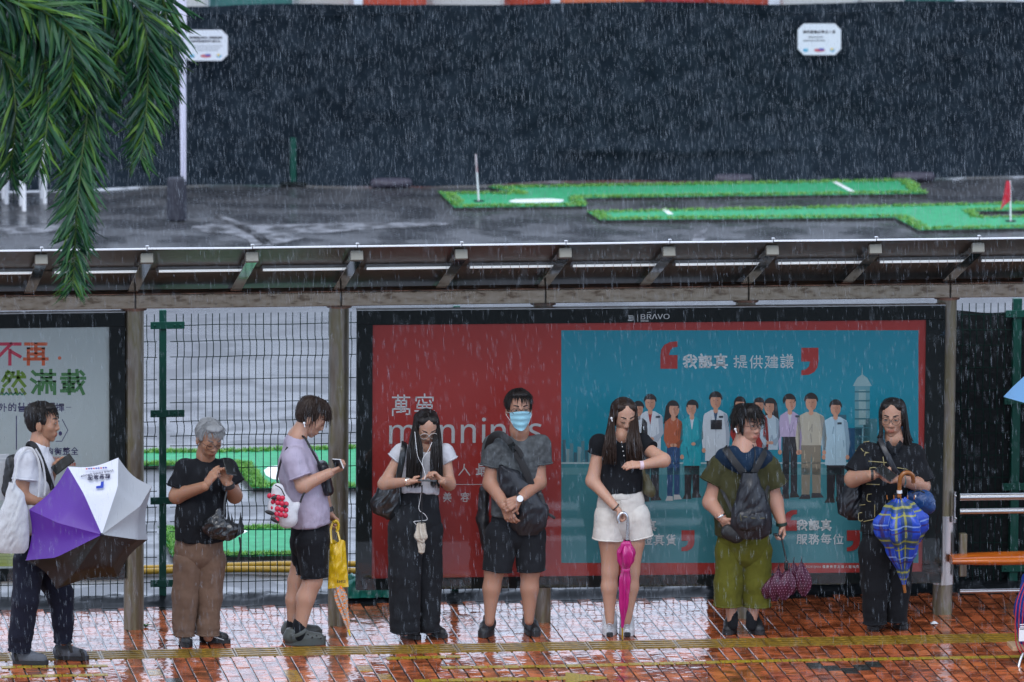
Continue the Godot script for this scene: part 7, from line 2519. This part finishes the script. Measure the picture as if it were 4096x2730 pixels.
func carry_7() -> void:
	var z := 0.60
	var pe: Node3D = people[6]
	# navy yoke over the shoulders, laid on the shirt
	var ym := cloth_mat("navy_yoke", Color(0.010, 0.026, 0.055), 0.85, 0.9)
	blob("yoke", z, [[[2900, 1832, 0.02, 40], [2932, 1832, 0.05, 46]], [[2932, 1834, 0.055, 46], [2976, 1860, 0.085, 44]], [[2976, 1860, 0.085, 44], [3020, 1836, 0.055, 46]], [[3020, 1836, 0.05, 46], [3056, 1838, 0.02, 40]]], ym, pe, 1.25, 0.004)
	cord("neck_cord", [[3012, 1780, 0.07], [3020, 1800, 0.13], [3021, 1830, 0.16], [3014, 1868, 0.17]], z, 0.0035, M.strap_black, pe)
	ring("bracelet", at_z(2884, 2068, z + 0.16), Vector3(0.5, -0.8, 0.3), 0.037, 0.006, M.steel_small, pe)
	ring("wristband", at_z(3127, 2098, z + 0.06), Vector3(0.1, -1, 0.0), 0.038, 0.011, mat("band_green", Color(0.008, 0.03, 0.022), 0.5), pe)
	var eb := MB.new()
	var ep := at_z(2942, 1718, z + 0.08)
	eb.ball(ep, Vector3(0.009, 0.009, 0.008), 8, 6)
	eb.tube([ep, ep + Vector3(0.008, -0.026, 0.004)], [0.0055, 0.0045], 6)
	part("earbud", eb.mesh(M.ear_white), pe)
	for q: Array in [[2931, 2452], [3006, 2455]]:
		blob("sock", z, [[[q[0], q[1], 0, 21], [q[0], q[1] + 50, 0, 22]]], M.tee_black, pe, 1.0, 0.003)
	var bp := thing("backpack", "slouchy black backpack worn on the front of the woman in olive", "backpack")
	sack("pack", z + 0.22, [[1892, 2968, 3030], [1930, 2960, 3042], [1985, 2946, 3066], [2050, 2926, 3086], [2100, 2922, 3090], [2140, 2938, 3080], [2158, 2965, 3050]], 0.085, M.nylon, bp)
	blob("front_pocket", z, [[[2975, 2072, 0.27, 30], [3035, 2070, 0.27, 30]], [[2975, 2098, 0.27, 28], [3035, 2096, 0.27, 28]]], M.nylon, bp, 1.8, 0.008)
	blob("waist_pouch", z, [[[2915, 2130, 0.20, 32], [2945, 2140, 0.20, 36]]], M.bag_black, bp, 1.6, 0.006)
	strap("shoulder_strap", [[2985, 1905, 0.16], [2940, 1850, 0.155], [2905, 1800, 0.09], [2898, 1792, 0.02]], z, 30, M.strap_black, bp)
	strap("shoulder_strap", [[3012, 1900, 0.16], [3040, 1850, 0.15], [3062, 1808, 0.07], [3064, 1800, 0.0]], z, 28, M.strap_black, bp)
	strap("lower_strap", [[2930, 2050, 0.2], [2905, 1995, 0.14], [2885, 1955, 0.06]], z, 14, M.strap_black, bp)
	strap("lower_strap", [[3070, 2020, 0.2], [3065, 1975, 0.16], [3075, 1945, 0.1]], z, 14, M.strap_black, bp)
	for q: Array in [[2962, 2060, 2966, 2085], [2975, 2068, 2990, 2070], [3005, 2073, 3022, 2075], [3040, 2075, 3060, 2074]]:
		cord("zip_pull", [[q[0], q[1], 0.355], [q[2], q[3], 0.355]], z, 0.0035, M.olive_leather, bp)
	# grey lining patch of the top beside the pack
	blob("side_panel", z, [[[2900, 1960, 0.055, 20], [2906, 2020, 0.055, 22]]], M.tee_grey, pe, 1.4, 0.004)
	var um := thing("umbrella", "half-furled maroon umbrella with white polka dots hanging from her hand", "umbrella")
	var dots := picture(128, 128, func(u: float, w: float) -> Color:
		var q := Vector2(fposmod(u * 6.0 + (0.5 if int(w * 6.0) % 2 else 0.0), 1.0) - 0.5, fposmod(w * 6.0, 1.0) - 0.5)
		return Color(0.80, 0.66, 0.74) if q.length() < 0.13 else Color(0.30, 0.055, 0.19))
	var dm := mat("maroon_dots", Color(0.75, 0.75, 0.75), 0.4)
	dm.albedo_texture = dots
	dm.uv1_scale = Vector3(1.0, 2.0, 1.0)
	ptube("shaft", [at_z(3125, 2142, z + 0.10), at_z(3150, 2262, z + 0.12)], [0.006, 0.006], M.phone_black, um, 8)
	ptube("grip", [at_z(3095, 2138, z + 0.10), at_z(3126, 2144, z + 0.10)], [0.007, 0.012], M.phone_black, um, 8)
	blob("runner", z, [[[3146, 2250, 0.12, 8], [3146, 2275, 0.12, 9]]], M.phone_black, um, 1.0, 0.0, 0.005)
	for e: Array in [[3090, 2300, 3080, 2395, 3068, 32, -0.02], [3115, 2268, 3110, 2405, 3098, 34, 0.05], [3158, 2272, 3138, 2400, 3135, 40, 0.10], [3175, 2245, 3185, 2340, 3190, 26, -0.03], [3206, 2242, 3215, 2385, 3215, 36, 0.03], [3146, 2268, 3160, 2380, 3165, 34, -0.06]]:
		var b := MB.new()
		b.sheet(12, 18, func(u: float, w: float) -> Vector3:
			var hw: float = e[5] * pow(sin(PI * clampf(pow(w, 1.15) * 0.93 + 0.02, 0, 1)), 1.0)
			var cx: float = lerpf(lerpf(e[0], e[2], w), e[4], w * w)
			var zz: float = z + 0.12 + e[6] + 0.035 * cos((u - 0.5) * PI) * sin(PI * w) + 0.006 * sin(u * 14.0)
			return at_z(cx + (u - 0.5) * 2.0 * hw, lerpf(e[1], e[3], w) + 8.0 * absf(u - 0.5), zz))
		part("canopy_fold", b.mesh(dm), um)
		ptube("rib_tip", [at_z(e[0], e[1] + 6, z + 0.12 + e[6]), at_z(e[0] + 2, e[1] - 16, z + 0.12 + e[6])], [0.005, 0.0025], M.phone_black, um, 6)

func carry_8() -> void:
	var z := 0.58
	var pe: Node3D = people[7]
	phone("dark phone held in both hands by the woman in black", at_z(3545, 1894, z + 0.33), Basis(Vector3.BACK, 0.95) * Basis(Vector3.RIGHT, -0.75) * Basis(Vector3.UP, 0.4), mat("phone_rose", Color(0.10, 0.045, 0.035), 0.3))
	ring("bracelet", at_z(3489, 1902, z + 0.26), Vector3(1, 0.0, 0.1), 0.037, 0.009, M.band_dark, pe)
	ring("bracelet", at_z(3616, 1922, z + 0.245), Vector3(1, 0.1, -0.2), 0.036, 0.006, mat("band_teal", Color(0.06, 0.16, 0.17), 0.4), pe)
	# gold line pattern on the shirt: strokes standing a hair off the cloth
	mat("gold_line", Color(0.30, 0.26, 0.12), 0.6)
	var sq := [[3473, 1826, 24, 24], [3493, 1884, 24, 22], [3486, 1992, 30, 26], [3444, 2068, 16, 28], [3697, 1880, 10, 24]]
	for q: Array in sq:
		var dz := 0.14 - 0.000009 * pow(q[0] - 3555.0, 2)
		cord("line_square", [[q[0] - q[2] * 0.5, q[1] - q[3] * 0.5, dz], [q[0] + q[2] * 0.5, q[1] - q[3] * 0.5, dz], [q[0] + q[2] * 0.5, q[1] + q[3] * 0.5, dz], [q[0] - q[2] * 0.5, q[1] + q[3] * 0.5, dz], [q[0] - q[2] * 0.5, q[1] - q[3] * 0.5, dz]], z, 0.0032, M.gold_line, pe)
	for q: Array in [[3424, 1803, 3474, 1812], [3474, 1846, 3548, 1852], [3533, 1828, 3540, 1880], [3590, 1872, 3636, 1880], [3466, 1938, 3520, 1940], [3440, 2022, 3462, 2020], [3500, 2020, 3500, 2070], [3456, 2088, 3500, 2078], [3445, 1795, 3462, 1815], [3455, 1770, 3478, 1766], [3428, 1870, 3445, 1830], [3684, 1835, 3698, 1836]]:
		var f := func(x: float) -> float: return 0.142 - 0.0000085 * pow(x - 3555.0, 2)
		cord("line_mark", [[q[0], q[1], f.call(q[0])], [(q[0] + q[2]) * 0.5, (q[1] + q[3]) * 0.5, f.call((q[0] + q[2]) * 0.5) + 0.006], [q[2], q[3], f.call(q[2])]], z, 0.0032, M.gold_line, pe)
	for q: Array in [[3548, 1775, 3575, 1805], [3606, 1775, 3578, 1805]]:
		strap("collar", [[q[0], q[1] - 6, 0.07], [(q[0] + q[2]) * 0.5, (q[1] + q[3]) * 0.5, 0.12], [q[2], q[3] + 6, 0.13]], z, 20, M.tee_black, pe, 0.2)
	var bg := thing("shoulder_bag", "large soft black bag hanging behind the elbow of the woman in black", "bag")
	sack("bag", z - 0.05, [[1912, 3404, 3440], [1960, 3370, 3462], [2012, 3348, 3468], [2052, 3352, 3468], [2082, 3392, 3452]], 0.07, M.nylon, bg)
	strap("cross_strap", [[3520, 1755, 0.06], [3535, 1790, 0.12], [3555, 1830, 0.15], [3580, 1880, 0.155], [3595, 1900, 0.15]], z, 22, M.nylon, bg)
	var po := thing("pouch", "blue crinkled pouch hanging from the arm of the woman in black", "bag")
	blob("pouch", z, [[[3650, 1985, 0.12, 24], [3690, 2005, 0.12, 44]], [[3690, 2005, 0.12, 44], [3708, 2025, 0.12, 34]]], mat("pouch_blue", Color(0.008, 0.045, 0.16), 0.4), po, 1.2, 0.012)
	strap("loop_handle", [[3650, 1975, 0.18], [3672, 1962, 0.19], [3700, 1972, 0.18]], z, 7, M.strap_black, po, 0.5)
	for q: Array in [[3662, 1986], [3736, 2018]]:
		pbox("label_tag", at_z(q[0], q[1], z + 0.2 if q[0] < 3700 else z + 0.15), Vector3(0.012, 0.016, 0.006), M.ear_white, po, 0.0)
	var um := thing("umbrella", "furled blue and yellow plaid umbrella with wooden crook hanging from her forearm", "umbrella")
	var plaid := picture(128, 128, func(u: float, w: float) -> Color:
		var c := Color(0.09, 0.27, 0.72)
		for q: Vector2 in [Vector2(u, 0), Vector2(w, 1)]:
			var t := fposmod(q.x * 2.0, 1.0)
			if absf(t - 0.2) < 0.12:
				c = c.lerp(Color(0.14, 0.26, 0.40), 0.7)
			if absf(t - 0.2) < 0.03 or absf(t - 0.42) < 0.025:
				c = c.lerp(Color(0.70, 0.66, 0.22), 0.75)
			if absf(t - 0.72) < 0.022:
				c = c.lerp(Color(0.62, 0.72, 0.92), 0.8)
			if absf(t - 0.86) < 0.03:
				c = c.lerp(Color(0.20, 0.07, 0.30), 0.7)
		return c)
	var pm := mat("plaid", Color(0.85, 0.85, 0.85), 0.4)
	pm.albedo_texture = plaid
	pm.uv1_scale = Vector3(1.5, 1.3, 1)
	mat("crook_wood", Color(0.28, 0.105, 0.028), 0.25)
	cord("handle", [[3598, 1990, 0.30], [3599, 1945, 0.31], [3602, 1915, 0.325], [3616, 1895, 0.33], [3636, 1892, 0.32], [3652, 1905, 0.30], [3655, 1930, 0.27]], z, 0.0155, M.crook_wood, um)
	ptube("collar_ring", [at_z(3599, 1962, z + 0.305), at_z(3599, 1974, z + 0.305)], [0.0185, 0.0185], M.trim_white, um, 12)
	for e: Array in [[3598, 1992, 3612, 2335, 1.0], [3568, 2000, 3606, 2320, 0.9], [3640, 2002, 3620, 2330, 0.95]]:
		pass
	var a := at_z(3600, 1990, z + 0.30)
	var e2 := at_z(3617, 2338, z + 0.22)
	furled("canopy", a, e2, [[0, 0.035], [0.1, 0.10], [0.26, 0.150], [0.34, 0.148], [0.6, 0.090], [0.85, 0.038], [1.0, 0.014]], pm, um, 6, 0.30, 0.15, 40)
	for k in 5:
		ptube("rib_tip", [at_z(3550 + 27 * k, 1998, z + 0.34), at_z(3548 + 28 * k, 1982, z + 0.345)], [0.005, 0.0035], M.crook_wood, um, 6)
	ptube("tip", [e2, at_z(3621, 2372, z + 0.21)], [0.012, 0.010], M.crook_wood, um, 10)

# ---------------------------------------------------------------- small things on and near the ground
func make_small() -> void:
	var li := thing("litter", "scrap of white tissue on the bricks in front of the bench post", "litter")
	var lp := at_y(3738, 2497)
	var lb := MB.new()
	lb.sheet(10, 8, func(u: float, w: float) -> Vector3:
		return lp + Vector3((u - 0.5) * 0.05, 0.004 + 0.016 * sin(PI * u) * sin(PI * w) + 0.004 * noise.get_noise_2d(u * 30.0, w * 30.0), (w - 0.5) * 0.05))
	part("tissue", lb.mesh(M.ear_white), li)
	# little ferns at the feet of two posts
	mat("fern_green", Color(0.035, 0.13, 0.018), 0.6)
	for e: Array in [[582, 2510, 0.05, "tiny weed at the foot of the leftmost post"], [2150, 2478, 0.09, "small fern at the foot of the post behind the masked man"], [1372, 2505, 0.03, "low moss tuft at the foot of the post beside the yellow bag"]]:
		var pl := thing("weed", e[3], "plant")
		var o := at_y(e[0], e[1])
		for k in 9:
			var a := TAU * k / 9.0 + 0.3
			var b := MB.new()
			var pts := []
			for j in 6:
				var t := j / 5.0
				pts.append(o + Vector3(cos(a) * t, 0.9 * t - 0.55 * t * t, sin(a) * t * 0.6) * e[2])
			b.tube(pts, [0.003, 0.008, 0.009, 0.007, 0.004, 0.001], 5, false, 0.25, Vector3.UP)
			part("leaf", b.mesh(M.fern_green), pl)
	# folding trolley at the right-hand edge: blue bag, red net cord, bent steel leg
	var tr := thing("trolley", "folding trolley with blue bag, red cord and bent steel foot at the kerb", "trolley")
	var z := 1.75
	var tb := cloth_mat("trolley_blue", Color(0.008, 0.03, 0.22), 0.5, 0.85)
	blob("bag", z, [[[4150, 2330, 0, 60], [4140, 2440, 0, 78]], [[4140, 2440, 0, 78], [4150, 2560, 0, 74]]], tb, tr, 0.9, 0.012)
	mat("cord_red", Color(0.38, 0.012, 0.03), 0.6)
	for k in 4:
		cord("net_cord", [[4100 + 12 * k, 2330, 0.12], [4068 + 14 * k, 2420, 0.16], [4064 + 14 * k, 2560, 0.16], [4085 + 14 * k, 2615, 0.14]], z, 0.004, M.cord_red, tr)
	pbox("board", at_z(4120, 2585, z + 0.04), Vector3(0.27, 0.03, 0.2), mat("ply", Color(0.42, 0.27, 0.15), 0.6), tr, 0.004)
	cord("foot", [[4094, 2610, 0.10], [4080, 2650, 0.12], [4074, 2685, 0.14], [4090, 2698, 0.14], [4150, 2702, 0.12]], z, 0.010, M.brushed_steel, tr)
	pbox("white_label", at_z(4092, 2540, z + 0.165), Vector3(0.05, 0.09, 0.004), M.ear_white, tr, 0.0)
	for k in 3:
		pbox("print_line", at_z(4090, 2500 + 9 * k, z + 0.165), Vector3(0.03, 0.007, 0.004), M.ear_white, tr, 0.0)
	# corner of a pale blue umbrella held by someone outside the frame
	var bu := thing("umbrella", "pale blue umbrella whose corner pokes in beside the bench", "umbrella")
	var um := mat("sky_blue", Color(0.16, 0.36, 0.62), 0.4)
	um.backlight_enabled = true
	um.backlight = Color(0.4, 0.5, 0.6)
	var c := at_z(4330, 1420, 1.6)
	for k in 8:
		var b := MB.new()
		var a0 := TAU * k / 8.0 + 0.05
		var a1 := TAU * (k + 1) / 8.0 + 0.05
		b.sheet(6, 8, func(u: float, w: float) -> Vector3:
			var a := lerpf(a0, a1, u)
			var r := 0.525 * w * (1.0 - 0.07 * sin(PI * u))
			return c + Vector3(cos(a) * r, -0.30 * w * w + 0.02, sin(a) * r))
		part("canopy_panel", b.mesh(um), bu)
	ptube("shaft", [c + Vector3(0, 0.06, 0), c + Vector3(0, -0.7, 0)], [0.006], M.steel_small, bu, 8)

func _ready() -> void:
	set_stage()
	make_materials()
	make_ground()
	make_shelter()
	make_bench()
	make_panels()
	make_fence()
	make_court()
	make_palm()
	make_people()
	make_carried()
	make_rain()
